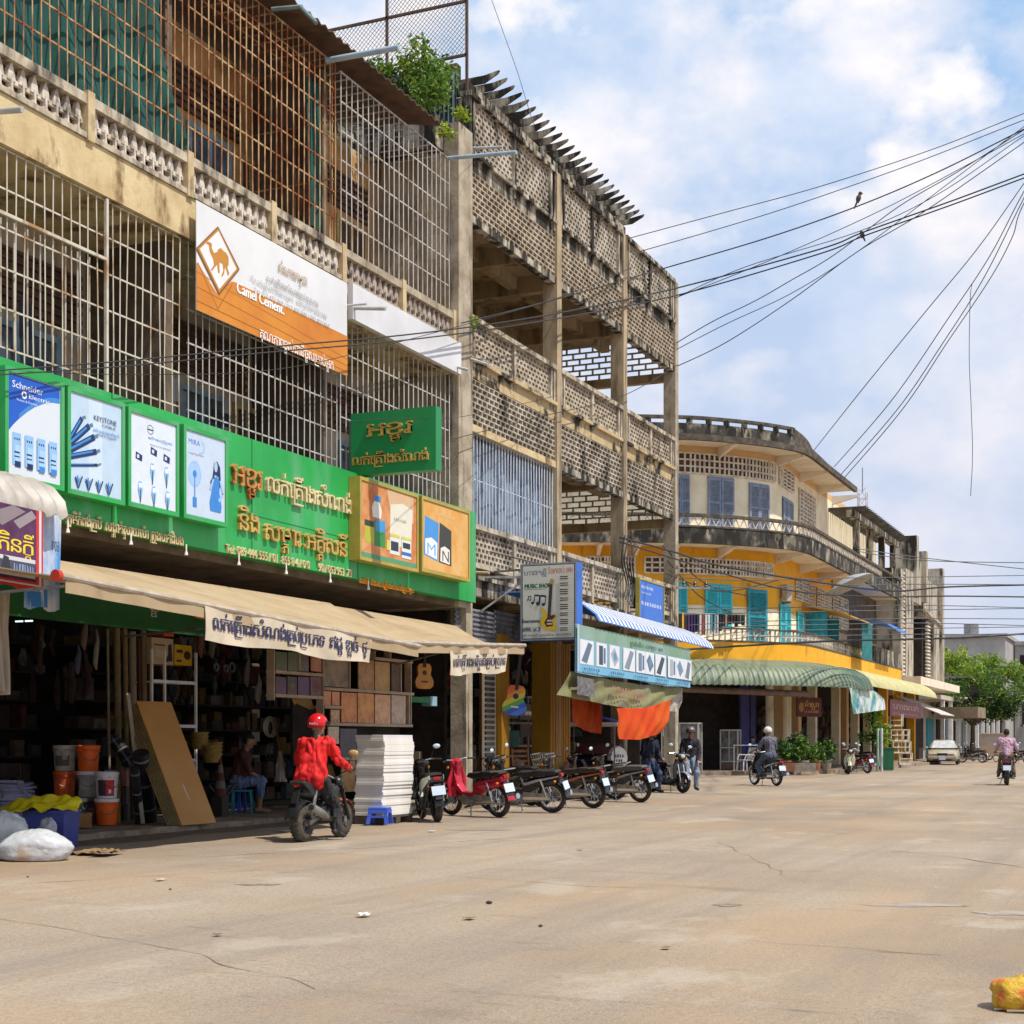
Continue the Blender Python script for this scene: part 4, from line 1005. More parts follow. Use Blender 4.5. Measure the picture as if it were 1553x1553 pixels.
def d4(a):
    a.rect(0, 0, 1, 1, (.50, .60, .76)); a.text('MIRA', .06, .85, .065, BLU, w=.30); a.ell(.36, .84, .12, .08, LBL, ring=.8, a0=-1.8, a1=1.2); a.text('បច្ចេកវិទ្យាទំនើប', .06, .73, .02, (.2, .25, .4), w=.4)
    a.ell(.22, .5, .17, .16, (.33, .52, .82)); a.ell(.22, .5, .15, .145, LBL, ring=.93); a.ell(.22, .5, .05, .045, MBL); a.line([(.22, .46), (.22, .12)], .018, MBL); a.rect(.17, .1, .27, .22, MBL)
    a.poly([(.62, .1), (.9, .1), (.92, .18), (.86, .35), (.88, .5), (.78, .54), (.68, .5), (.66, .36), (.6, .2)], MBL); a.poly([(.62, .46), (.68, .52), (.72, .7), (.80, .73), (.88, .66), (.90, .44), (.86, .40), (.84, .54), (.74, .56), (.70, .46), (.64, .40)], DBL); a.ell(.765, .655, .045, .065, (.40, .52, .72)); a.line([(.88, .5), (.96, .34), (.84, .24)], .04, (.33, .5, .75)); a.line([(.7, .5), (.62, .36)], .035, (.33, .5, .75))
lightbox(8, 98, 4.45, 5.8, 'green framed poster of blue over white with four pale switch modules', d1)
lightbox(103, 190, 4.44, 5.8, 'green framed pale blue poster fanning out thick dark cables', d2)
lightbox(195, 272, 4.45, 5.78, 'green framed pale poster dotted with small tools and fittings', d3)
lightbox(279, 346, 4.46, 5.78, 'green framed poster of a woman in blue beside a standing fan', d4)
def d5(a):
    a.rect(0, 0, 1, 1, mat('terracotta_print', (.50, .16, .05), (.62, .32, .14), s=3)); a.rect(0, 0, 1, .06, (.08, .3, .16)); a.poly([(.45, 1), (.95, 1), (.95, .62), (.55, .55)], (.62, .42, .25))
    a.poly([(.5, .28), (.9, .22), (.93, .8), (.75, .86), (.52, .8)], (.70, .68, .58)); a.rect(.06, .2, .22, .5, (.42, .42, .04)); a.rect(.06, .42, .22, .5, (.03, .05, .03)); a.rect(.23, .18, .42, .52, (.04, .25, .06)); a.rect(.25, .38, .42, .54, (.05, .3, .6)); a.poly([(.2, .56), (.34, .56), (.36, .68), (.3, .8), (.23, .8), (.18, .68)], (.72, .7, .62)); a.rect(.22, .78, .34, .86, (.05, .22, .55))
    a.rect(.5, .12, .68, .36, (.66, .68, .66)); a.rect(.52, .17, .66, .3, (.03, .04, .06)); a.rect(.72, .1, .9, .36, (.68, .7, .7)); a.rect(.72, .14, .9, .19, (.03, .15, .5)); a.rect(.74, .24, .88, .32, (.03, .04, .06)); a.rect(.44, .16, .5, .3, (.6, .55, .1)); a.rect(.5, .36, .68, .4, (.6, .55, .08)); a.rect(.72, .36, .9, .4, (.55, .6, .1)); a.scrawl(.58, .6, .25, .04, (.45, .5, .4), 7)
olive = mat('olive_gold_frame', (.42, .33, .06), (.3, .25, .05), s=2, r=.4)
lightbox(546, 635, 4.42, 5.85, 'gold framed terracotta poster crowded with paint tins', d5, olive, (.5, .2, .08), -12.75)
def d6(a):
    a.rect(0, 0, 1, 1, mat('amber_print', (.62, .30, .07), (.66, .42, .16), s=2)); a.poly([(.02, .2), (.32, .14), (.34, .72), (.04, .78)], (.06, .28, .66)); a.poly([(.34, .14), (.62, .12), (.62, .66), (.36, .74)], (.045, .05, .04)); a.poly([(.05, .22), (.30, .17), (.31, .42), (.18, .48), (.05, .44)], (.78, .8, .82)); a.text('M', .07, .22, .18, (.15, .4, .75), w=.2); a.poly([(.37, .16), (.58, .14), (.58, .36), (.47, .4), (.38, .36)], (.75, .73, .68)); a.text('N', .40, .17, .17, (.03, .03, .03), w=.16); a.scrawl(.3, .84, .4, .03, (.7, .5, .25), 8)
lightbox(640, 713, 4.45, 5.85, 'gold framed amber poster with one blue and one black box', d6, olive, (.6, .35, .1), -12.72)

# banner with the camel
OR = mat('orange_print', (.62, .24, .02), (.54, .17, .012), s=.9, r=.5)
cb = thing('cement_banner', 'white and orange banner with a camel in a diamond stretched across the balcony', 'banner', (-13.05, 20.6, 7.6), world=True)
y0, y1 = 18.42, 22.82
part('sheet', mat('white_vinyl', (.70, .71, .73), (.62, .63, .65), s=.8, r=.45), lambda mb: mb.grid(lambda u, v: (-13.06 + .002 * sin(u * 9 + v * 4), y0 + (y1 - y0) * u, 7.6 + 1.6 * v), 30, 8, (-.012, 0, 0)), cb)
a = artx(-13.06, y0, y1, 7.6, 9.2, lift=.006); a.step = .001
zz = lambda pts: [(x * .33484, y * .33484) for x, y in pts]
a.key(OR); 
top = [uv(a, *p) for p in zz([(848, 1178), (895, 1190), (925, 1240), (985, 1335), (1050, 1272), (1540, 1508)])]
def orange(u, v):
    for p, q in zip(top, top[1:]):
        if u <= q[0] or q is top[-1]: return v * max(0, p[1] + (q[1] - p[1]) * min(1, max(0, (u - p[0]) / max(1e-6, q[0] - p[0]))))
a.mb.grid(lambda u, v: a.P(u, orange(u, v)), 60, 2); a.up()
brown = (.20, .09, .025); tan_ = (.50, .22, .03); wv = (.74, .75, .77)
a.line([uv(a, *p) for p in zz([(895, 1190), (985, 1400), (1050, 1290)])], .012, (.35, .13, .02))
for k in (.33, .2, .08): a.line([(0, k * 1.05), (1, k * .55)], .006, (.42, .15, .015))
pp(a, zz([(985, 1025), (1083, 1220), (990, 1338), (885, 1125)]), brown); pp(a, zz([(985, 1034), (1076, 1219), (990, 1325), (893, 1126)]), tan_); pp(a, zz([(986, 1046), (1068, 1218), (990, 1310), (902, 1128)]), wv)
pp(a, zz([(932, 1096), (946, 1096), (957, 1106), (955, 1122), (966, 1146), (980, 1142), (986, 1128), (998, 1124), (1008, 1136), (1022, 1146), (1032, 1166), (1032, 1200), (1026, 1212), (1036, 1240), (1028, 1252), (1022, 1228), (1016, 1212), (1012, 1240), (1002, 1256), (999, 1250), (1008, 1225), (1004, 1196), (990, 1190), (992, 1236), (984, 1238), (980, 1200), (968, 1212), (958, 1228), (952, 1222), (966, 1200), (962, 1176), (946, 1140), (942, 1112), (930, 1104)]), tan_)
[say(a, 'Camel Cement.', 357 + q, 443 - .3 * q, 429 + q, .105, (.85, .85, .85)) for q in (0, .5, 1)]; say(a, 'គុណភាពខ្ពស់ជានិច្ចសម្រាប់អ្នក', 393, 512, 505, .10, (.85, .83, .8))
say(a, 'សំណាងកម្ពុជា', 421, 412, 465, .10, (.40, .28, .15)); say(a, 'លក់គ្រឿងសំណង់គ្រប់ប្រភេទ', 403, 426, 482, .06, (.35, .33, .33)); say(a, 'តំបន់ផ្សារបឹងឈូក ខេត្តបាត់ដំបង', 378, 425, 495, .045, (.42, .42, .44)); say(a, 'Tel: 012 472 969 / 017 855 844 / 092 853 868', 383, 442, 498, .042, (.25, .25, .27))
a.build(cb)
wb = MB().box((-13.12, 22.95, 8.62), (-13.02, 27.3, 9.24)); tag(wb.build('blank_fascia_board', mat('white_board', (.66, .66, .69), (.57, .57, .6), s=1, r=.5)), 'plain white board strip on the balcony edge after the camel banner', 'board')

# green sign hanging out over the street
hs = thing('hanging_sign', 'green double sided sign with gold letters jutting from the shophouse over the street', 'sign', (-12.3, 23.05, 5.92), world=True)
part('panel', mat('deep_green_sign', (.012, .24, .07), (.012, .2, .06), s=1, r=.45), lambda mb: mb.box((-13.12, 23.05, 5.92), (-11.47, 23.27, 7.0)), hs)
a = arty(23.05, -13.12, -11.47, 5.92, 7.0)
a.text('អខ្មរ', .2, .60, .24, gold, w=.56, deep=.05); a.build(hs, 'lettering'); a = arty(23.05, -13.12, -11.47, 5.92, 7.0); a.text('លក់គ្រឿងសំណង់', .03, .16, .16, gold, w=.9, deep=.04); a.build(hs, 'lettering')
boxes('bracket', steel, [((-13.2, 23.12, 6.0), (-13.12, 23.2, 6.9))], hs)

# music shop sign
ms = thing('music_shop_sign', 'white music shop sign with yellow guitar and piano keys hung on a bracket', 'sign', (-11.8, 28.9, 3.39), world=True)
part('casing', mat('blue_sign_casing', (.03, .14, .55), (.02, .1, .4), s=2, r=.45), lambda mb: mb.box((-12.42, 28.9, 3.39), (-11.18, 29.25, 4.98)), ms)
a = arty(28.9, -12.42, -11.18, 3.39, 4.98)
NV = (.02, .03, .08); OW = (.60, .61, .57)
a.rect(0, 0, 1, 1, (.25, .28, .33)); a.rect(.025, .02, .975, .98, NV); a.rect(.04, .03, .96, .97, OW)
a.text('ហាងតន្ត្រី', .06, .85, .065, (.05, .05, .25), w=.42); a.text('ចែកថប់', .5, .86, .075, (.5, .02, .03), w=.30); a.text('(88)', .81, .87, .06, (.5, .02, .05), w=.13); [a.text('MUSIC SHOP', .07 + q, .68 + q * .6, .055, (.02, .12, .05), w=.46) for q in (0, .005, .01)]; a.line([(.07, .665), (.45, .665)], .006, (.03, .16, .08))
for x, y, s_ in ((.13, .53, .5), (.22, .49, 1), (.32, .47, 1.1)):
    a.ell(x, y, .03 * s_, .018 * s_, NV, 10); a.line([(x + .027 * s_, y), (x + .04 * s_, y + .1 * s_)], .012, NV); a.ell(x + .09 * s_, y - .005, .03 * s_, .018 * s_, NV, 10); a.line([(x + .115 * s_, y), (x + .13 * s_, y + .09 * s_)], .012, NV); a.line([(x + .04 * s_, y + .1 * s_), (x + .13 * s_, y + .09 * s_)], .022 * s_, NV)
[a.text('Entertainment', .03 + q, .23 + q, .045, NV, w=.38) for q in (0, .006)]; [a.text('#88, st.2', .04 + q, .12, .055, (.08, .08, .08), w=.32) for q in (0, .006)]; a.text('ភូមិ កំពង់ក្របី ក្រុងបាត់ដំបង ខេត្តបាត់ដំបង', .04, .055, .025, (.15, .15, .15), w=.88)
a.rect(.70, .09, .945, .82, (.66, .66, .62))
for k in range(26): a.rect(.70, .1 + k * .0275, .945, .103 + k * .0275, (.2, .2, .2))
for k in range(26):
    if k % 7 not in (2, 6): a.rect(.72, .117 + k * .0275, .86, .13 + k * .0275, (.012, .012, .012))
a.poly([(.50, .13), (.40, .17), (.36, .25), (.42, .30), (.40, .38), (.38, .42), (.43, .42), (.5, .33), (.58, .31), (.63, .34), (.66, .31), (.62, .26), (.66, .18), (.64, .12)], (.62, .42, .02)); a.poly([(.48, .17), (.44, .23), (.5, .3), (.62, .33), (.64, .30), (.58, .26), (.6, .18)], (.10, .02, .012)); a.line([(.525, .28), (.565, .74)], .045, (.05, .035, .03)); a.poly([(.54, .72), (.60, .72), (.62, .78), (.55, .79)], (.4, .25, .08)); a.rect(.49, .2, .58, .22, (.5, .5, .5)); a.rect(.495, .24, .585, .26, (.5, .5, .5))
a.build(ms)
part('bracket', steel, lambda mb: (mb.bar((-13.2, 28.6, 4.72), (-12.3, 29.05, 4.72), .05), mb.bar((-13.2, 28.6, 4.0), (-12.35, 29.05, 4.7), .04), mb.bar((-13.2, 29.3, 4.9), (-12.2, 29.1, 4.9), .04), mb.bar((-13.2, 29.06, 5.3), (-12.0, 29.06, 4.97), .03)), ms)

# small blue sign on the corner balcony
y0, y1 = onX(971, 910, -13.0).y, onX(1007, 910, -13.0).y
bs_ = thing('notice_board', 'plain blue notice board with faded white lines on the corner balcony', 'sign', (-13.05, (y0 + y1) / 2, 4.55), world=True)
part('board', mat('blue_board', (.05, .17, .60), (.04, .14, .5), s=2, r=.4), lambda mb: mb.box((-13.1, y0, 4.45), (-13.02, y1, 5.62)), bs_)
part('frame', olive, lambda mb: (mb.box((-13.12, y0, 5.62), (-13, y1, 5.67)), mb.box((-13.12, y0 - .04, 4.42), (-13, y0, 5.67)), mb.box((-13.12, y1, 4.42), (-13, y1 + .04, 5.67))), bs_)
a = artx(-13.02, y0, y1, 4.45, 5.62); a.rect(.03, .03, .97, .97, (.05, .17, .60)); a.scrawl(.08, .82, .5, .07, (.5, .56, .75), 9); a.scrawl(.08, .7, .4, .05, (.4, .47, .7), 8); a.scrawl(.08, .44, .84, .09, (.55, .6, .78), 12); a.build(bs_)

# ---------------------------------------------------------------- awnings and hanging banners
canv = mat('beige_canvas', (.46, .35, .215), (.38, .275, .16), s=1.2, r=.9, tl=.12, dirt=(.28, .2, .12), ds=1, dlo=.56, dhi=.72, dst=1, bump=.1)
ivory = mat('ivory_cloth', (.60, .52, .40), (.5, .42, .31), s=2, r=.9, dirt=(.4, .32, .2), ds=1.5, dlo=.55, dhi=.75)
pole = mat('awning_pole', (.45, .38, .3), (.3, .24, .18), s=5, r=.5)
def canvas(f0, f1, b0, b1, name, label, sag=.12, th=.012):
    t = thing(name, label, 'awning', tuple((V(f0) + V(f1)) / 2), world=True)
    f0, f1, b0, b1 = map(V, (f0, f1, b0, b1))
    part('canvas', canv, lambda mb: mb.grid(lambda u, v: b0.lerp(b1, u).lerp(f0.lerp(f1, u), v) + V((0, 0, -sag * sin(pi * v) * (.6 + .4 * sin(u * 9)) + .015 * sin(u * 40 + v * 5) * v)), 60, 12, (0, 0, -th)), t, smooth=True)
    part('front_bar', pole, lambda mb: mb.tube([f0 + V((.02, -.1, -.02)), f0.lerp(f1, .5) + V((.02, 0, -.03)), f1 + V((.02, .05, -.02))], .035, 8), t)
    part('flap', canv, lambda mb: mb.grid(lambda u, v: f0.lerp(f1, u) + V((.03 + .01 * sin(u * 50), 0, -.05 - .13 * v)), 50, 1, (-.008, 0, 0)), t)
    for u in (.05, .5, .95): part('strut', steel, lambda mb: mb.bar(f0.lerp(f1, u) - V((0, 0, .04)), b0.lerp(b1, u) + V((0, 0, -.9)), .03), t)
    return t
Fa, Fb = onX(96, 872, -10.25), onX(632, 978, -10.25)
aw1 = canvas(Fa, Fb, (FX + .05, 11.4, 3.62), (FX + .05, 22.4, 3.66), 'canvas_awning', 'long sagging beige canvas awning below the green shop sign')
mb = MB().cyl(Fa + V((.03, -.16, -.02)), Fa + V((.03, -.1, -.02)), .06); mb.build('end_cap', mat('red_cap', (.55, .05, .02)), aw1)
Ga, Gb = onX(600, 972, -10.85), onX(793, 977, -10.85)
canvas(Ga, Gb, (FX + .05, 22.3, 3.62), (FX + .05, 27.3, 3.62), 'canvas_awning', 'short beige canvas awning drooping beside the music shop sign', .2)
def valance(px0, px1, pt0, pt1, pb0, pb1, X, text, h, label, name='cloth_banner', m=ivory, col=(.03, .03, .09), draw=None, amp=.03):
    q = [onX(px0, pt0, X), onX(px1, pt1, X), onX(px0, pb0, X), onX(px1, pb1, X)]
    t = thing(name, label, 'banner', tuple((q[2] + q[3]) / 2), world=True)
    ripple = lambda u, v: amp * sin(u * 17 + 2 * v) * (1 - .7 * v) + amp * .5 * sin(u * 41 + 1) * (1 - v)
    fn = lambda u, v: q[2].lerp(q[3], u).lerp(q[0].lerp(q[1], u), v) + V((ripple(u, v), 0, -.02 * (1 - v) * (1 + sin(u * 11))))
    part('sheet', m, lambda mb: mb.grid(fn, 48, 8, (-.008, 0, 0)), t, smooth=True)
    a = Art(q[2], q[3] - q[2], q[0] - q[2], lift=.012, warp=ripple if text else None); a.step = .0012
    if text: [a.text(text, .03 + q, .30, h, col, w=.94) for q in (0, .003)]
    if draw: draw(a)
    if a.mb.v: a.build(t)
    return t
valance(310, 564, 917, 965, 968, 1005, -10.21, 'លក់គ្រឿងសំណង់គ្រប់ប្រភេទ ឥដ្ឋ ខ្សាច់ ថ្ម', .44, 'long ivory cloth banner with dark lettering hanging from the canvas awning edge')
valance(682, 770, 987, 984, 1022, 1018, -10.82, 'លក់គ្រឿងអគ្គិសនីគ្រប់ប្រភេទ', .42, 'short ivory cloth banner with blue lettering under the drooping canvas awning')
# ribbed grey awning of the next shop
gt = mat('grey_white_tin', (.44, .41, .37), (.33, .29, .25), s=3, r=.5, dirt=(.2, .15, .1), ds=3, dlo=.6, dhi=.75)
canopy([(-13.0, 8 + .25 * i) for i in range(23)], [(0, 4.35), (.6, 4.33), (1.2, 4.25), (1.5, 4.12), (1.66, 3.95), (1.7, 3.80)], gt, .03, .21, 'ribbed_awning', 'ribbed grey white awning curling down beside the green shop sign')
def dp(a):
    a.rect(0, 0, 1, 1, (.55, .03, .04)); a.rect(0, .03, .97, 1, (.6, .6, .62)); a.rect(0, .05, .93, 1, (.55, .03, .04)); a.rect(0, .08, .88, 1, mat('plum_print', (.10, .035, .10), (.05, .015, .06), s=4))
    a.text('ផ្សំភិនក្តី', .02, .42, .20, (.78, .60, .02), w=.84); a.poly([(.1, .84), (.5, 1), (.7, .95), (.32, .72)], (.25, .2, .22)); a.poly([(.5, .8), (.8, .98), (.88, .9), (.6, .72)], (.3, .25, .27)); a.rect(0, .12, .86, .36, (.55, .56, .6)); a.rect(0, .2, .86, .31, (.06, .06, .1)); a.poly([(.3, .2), (.34, .36), (.42, .34), (.45, .2)], (.03, .03, .04)); a.scrawl(.5, .2, .35, .08, (.2, .3, .5), 8)
valance(-30, 64, 755, 776, 880, 895, -11.26, None, 0, 'plum and red framed printed banner with yellow lettering beneath the ribbed awning', draw=dp, m=mat('red_vinyl', (.5, .04, .04)), amp=.008)
def dq(a): a.text('003', .72, .62, .12, (.05, .05, .08), w=.2); a.rect(.1, .0, .6, .2, (.03, .2, .62)); a.scrawl(.12, .16, .4, .05, (.6, .66, .75), 6)
valance(36, 93, 775, 782, 918, 924, -11.5, None, 0, 'wrinkled white and blue plastic banner behind the plum one', draw=dq, m=mat('blue_white_vinyl', (.55, .60, .68), (.06, .25, .62), s=3.0, lo=.42, hi=.62, st=.35, r=.4), amp=.02)
valance(-14, 15, 895, 897, 1050, 1048, -11.6, None, 0, 'stained cream cloth curtain hanging at the frame edge by the hose coils', name='curtain', m=mat('stained_cloth', (.42, .36, .28), (.25, .2, .14), s=2, st=.4, r=.95), amp=.05)
# striped blue awning
sb = MB(); blm = mat('blue_stripe_tin', (.06, .20, .58), (.04, .15, .45), s=3, r=.45)
BP0, BP1 = onX(908, 941, -11.0), onX(1082, 984, -11.0)
n = 68
prof = [(-13.1, .62), (-12.4, .60), (-11.8, .5), (-11.35, .32), (-11.08, .12), (-11.0, -.02)]
for k in range(n):
    sb.k = k % 2; b = len(sb.v)
    for j, (x, dz) in enumerate(prof):
        for e in (0, 1):
            u = (k + e) / n; y = 29.3 + (BP1.y - 29.3) * u if x < -11.5 else BP0.y + (BP1.y - BP0.y) * u
            sb.v.append(V((x, y, BP0.z + (BP1.z - BP0.z) * u + dz + (.02 if (k % 2) else 0))))
    for j in range(len(prof) - 1): sb.f.append((b + 2 * j, b + 2 * j + 1, b + 2 * j + 3, b + 2 * j + 2)); sb.m.append(sb.k)
    if k % 2: 
        for j in range(len(prof) - 1):
            pass
aws = sb.build('striped_awning', [blm, mat('white_stripe_tin', (.70, .72, .76), (.6, .62, .66), s=3, r=.45)]); tag(aws, 'blue and white striped metal awning curving over the corner shop', 'awning')
sm = aws.modifiers.new('thick', 'SOLIDIFY'); sm.thickness = .015
def dph(a):
    a.rect(0, 0, 1, 1, (.12, .28, .16)); a.rect(0, .55, 1, 1, mat('soft_green_print', (.17, .30, .20), (.25, .36, .33), s=1)); a.rect(0, .0, 1, .16, (.16, .42, .62)); a.rect(.0, .16, 1, .72, (.20, .38, .46)); a.text('ផ្សារទំនើប លក់គ្រប់ មុខ', .42, .78, .10, (.05, .10, .08), w=.3)
    xs = [.03, .15, .25, .36, .47, .55, .64, .76, .84, .92]
    for i, x in enumerate(xs):
        w_ = .10 if i in (0, 3, 6) else .08; a.rect(x, .18, x + w_, .70, (.66, .69, .74)); c = [(.12, .16, .24), (.05, .07, .1), (.35, .38, .42), (.2, .25, .32), (.16, .2, .28)][i % 5]
        if i % 3 == 0: a.poly([(x + .01, .24), (x + .05, .2), (x + w_ - .01, .62), (x + w_ - .04, .66)], c)
        elif i % 3 == 1: a.rect(x + .02, .22, x + .05, .64, c); a.rect(x + .055, .26, x + .07, .6, (.08, .15, .3))
        else: a.poly([(x + .01, .5), (x + .04, .66), (x + .075, .4), (x + .04, .22)], c); a.poly([(x + .03, .5), (x + .045, .58), (x + .06, .42), (x + .04, .34)], (.1, .25, .45))
    for k in range(5): a.scrawl(.05 + .2 * k, .05, .12, .06, (.03, .12, .25), 7)
    a.rect(.0, .0, .012, 1, (.4, .5, .6))
valance(872, 1046, 946, 986, 1018, 1043, -11.1, None, 0, 'pale blue printed banner showing a row of phones and gadgets under the striped awning', draw=dph, m=mat('pale_blue_vinyl', (.2, .4, .5)), amp=.008)
oliv = mat('olive_tarp', (.30, .31, .14), (.24, .23, .10), s=1.5, r=.7, tl=.3, dirt=(.36, .33, .25), ds=1.2, dlo=.5, dhi=.7, dst=1)
def hangcloth(P, nu, nv, name, label, mats, warp=None, th=(-.01, 0, 0), cat='tarpaulin'):
    """P: rows of sight points (top to bottom) with the plane they hang in"""
    rows = [[onX(x, y, X) for x, y, X in r] for r in P]
    def fn(u, v):
        j = v * (len(rows) - 1); a = min(int(j), len(rows) - 2); t = j - a
        def at_(r): i = u * (len(r) - 1); k = min(int(i), len(r) - 2); return r[k].lerp(r[k + 1], i - k)
        p = at_(rows[a]).lerp(at_(rows[a + 1]), t)
        return p + V((.05 * noise.noise(p * 2.2) + .02 * sin(u * 30 + v * 6), 0, 0))
    return tag(MB().grid(fn, nu, nv, th).build(name, mats, smooth=True), label, cat)
hangcloth([[(866, 1018, -11.2), (930, 1032, -11.2), (985, 1040, -11.2), (1036, 1044, -11.2)], [(846, 1054, -11.25), (906, 1066, -11.2), (965, 1077, -11.15), (1016, 1066, -11.2)]], 40, 10, 'sagging_tarpaulin', 'olive green tarpaulin sagging below the gadget banner', oliv)
y_ = onX(880, 1030, -11.18); a = Art(onX(868, 1056, -11.12), onX(1000, 1078, -11.12) - onX(868, 1056, -11.12), V((0, 0, .5)), lift=.03, warp=lambda u, v: .02 * sin(u * 20))
t = thing('tarpaulin_print', 'faded red lettering patch and grey photo print on the olive tarpaulin', 'print', tuple(y_), world=True); a.rect(.03, .1, .22, .85, mat('grey_photo_print', (.18, .17, .18), (.05, .05, .06), s=9)); a.scrawl(.4, .58, .4, .18, (.40, .16, .10), 12); a.scrawl(.4, .3, .4, .16, (.38, .16, .10), 12); a.build(t)
redc = mat('vermilion_cloth', (.80, .07, .012), (.78, .15, .015), s=1, r=.8, tl=.45)
hangcloth([[(936, 1074, -11.0), (980, 1074, -11.0), (1019, 1060, -11.0)], [(937, 1100, -11.0), (975, 1103, -10.95), (1012, 1093, -10.95)], [(939, 1121, -11.0), (970, 1122, -10.95), (1000, 1113, -11.0)]], 24, 12, 'vermilion_cloth', 'bright vermilion cloth slung below the olive tarpaulin', redc, cat='cloth')
hangcloth([[(866, 1056, -11.9), (890, 1063, -11.9), (913, 1068, -11.9)], [(870, 1098, -11.9), (892, 1110, -11.85), (912, 1113, -11.9)]], 22, 10, 'vermilion_cloth', 'shaded dark orange cloth hanging behind the tuk tuk', mat('shaded_orange_cloth', (.66, .12, .015), (.5, .08, .012), s=1.5, tl=.3), cat='cloth')  # shade on this piece is put into its darker orange
hangcloth([[(1018, 1040, -11.3), (1036, 1044, -11.3)], [(1012, 1078, -11.3), (1030, 1080, -11.3)]], 10, 10, 'dirty_sheet', 'crumpled dirty white plastic sheet at the end of the olive tarpaulin', mat('dirty_plastic', (.42, .38, .34), (.2, .17, .15), s=4), cat='plastic sheet')
# banner and red sign on the street side of the corner building
q0 = -12.0
hangcloth([[(1287, 1043, q0), (1325, 1046, q0)], [(1292, 1062, q0), (1340, 1060, q0)], [(1296, 1083, q0), (1344, 1076, q0)]], 20, 12, 'printed_cloth', 'torn white cloth with red, blue and green print hung from the straw awning', mat('multicolour_print', (.62, .64, .66), (.10, .36, .24), s=1.1, lo=.46, hi=.6, dirt=(.08, .2, .55), ds=1.3, dlo=.58, dhi=.64, dst=1), cat='cloth')
rs = thing('shop_board', 'dark red shop board with pale lettering under the straw awning', 'sign', (-12.6, 75, 3.2), world=True)
y0, y1 = onX(1350, 1070, -12.6).y, onX(1397, 1070, -12.6).y; z0, z1 = onX(1350, 1086, -12.6).z, onX(1350, 1060, -12.6).z
part('board', mat('dark_red_board', (.22, .02, .02), (.14, .012, .012), s=3, r=.5), lambda mb: mb.box((-12.7, y0, z0), (-12.6, y1, z1)), rs)
a = artx(-12.6, y0, y1, z0, z1); a.text('ហាងលក់', .08, .45, .36, (.55, .35, .3), w=.84); a.scrawl(.1, .12, .8, .15, (.45, .2, .18), 14); a.build(rs)
bsn = thing('shop_board', 'brown shop board with orange lettering hanging over the potted shrubs', 'sign', (-14.5, 60, 2.5), world=True)
p0, p1 = at(1209, 1087, 61), at(1246, 1087, 61.5); U_ = V((p1.x - p0.x, p1.y - p0.y, 0))
a = Art(p0, U_, UZ * .78); part('board', mat('brown_board', (.10, .03, .02), (.07, .02, .015), s=3), lambda mb: mb.poly([p0, p0 + U_, p0 + U_ + UZ * .78, p0 + UZ * .78], a.n * -.08), bsn)
a.text('ម៉ាស្សា', .3, .5, .28, (.5, .25, .03), w=.6); a.ell(.17, .5, .1, .25, (.3, .12, .02)); a.scrawl(.3, .2, .6, .14, (.4, .15, .03), 9); a.build(bsn)
# ---------------------------------------------------------------- motorcycles
def paint(c, nm=None): return mat(nm or 'bike_paint_%d_%d_%d' % tuple(int(k * 999) for k in c), c, tuple(k * .8 for k in c), s=3, r=.25, spec=.6)
seatm = mat('seat_vinyl', (.015, .014, .014), (.03, .028, .027), s=6, r=.5)
lensr = mat('red_lens', (.38, .012, .01), (.25, .01, .01), r=.2)
lensa = mat('amber_lens', (.6, .2, .02), r=.2)
mirror = mat('mirror_face', (.45, .55, .66), (.5, .58, .66), r=.12)
plate = mat('number_plate', (.55, .62, .74), (.48, .55, .68), s=3, r=.4)
def wheel(root, x, r, w=.05, spokes=True, rimm=chrome):
    t = MB().torus((x, 0, r), r - w * .8, w * .85, 28, 8, 'y', w).build('wheel', rubber, root, smooth=True)
    mb = MB(); mb.lathe([(r - w * 1.75, -.025), (r - w * 1.45, -.03), (r - w * 1.45, .03), (r - w * 1.75, .025), (r - w * 1.75, -.025)], (x, 0, r), 26, 'y'); mb.cyl((x, -.06, r), (x, .06, r), .045, n=12)
    if spokes:
        for k in range(18): a = 2 * pi * k / 18; mb.tube([(x + .04 * cos(a), .03 * (-1) ** k, r + .04 * sin(a)), (x + (r - w * 1.6) * cos(a + .12), 0, r + (r - w * 1.6) * sin(a + .12))], .005, 4)
    else:
        for k in range(5): a = 2 * pi * k / 5; mb.bar((x + .03 * cos(a), 0, r + .03 * sin(a)), (x + (r - w * 1.6) * cos(a), 0, r + (r - w * 1.6) * sin(a)), .03, .045, up=(0, 1, 0))
    mb.build('rim', rimm, t, smooth=True)
    if r > .2: MB().lathe([(.10, -.07), (.02, -.072), (.02, -.066), (.10, -.066), (.10, -.07)], (x, 0, r), 18, 'y').build('brake_disc', steel, t)
    return t
def fender(root, x, r, a0, a1, w, m, name='mudguard', k=12):
    mb = MB(); mb.grid(lambda u, v: (x + r * cos(rad(a0 + (a1 - a0) * u)), (v - .5) * w, r - .0 + r * sin(rad(a0 + (a1 - a0) * u)) - (.02 if v in (0, 1) else 0) - (r - WR[0])), k, 4, (0, 0, -.006)); return mb.build(name, m, root, smooth=True)
WR = [.28]
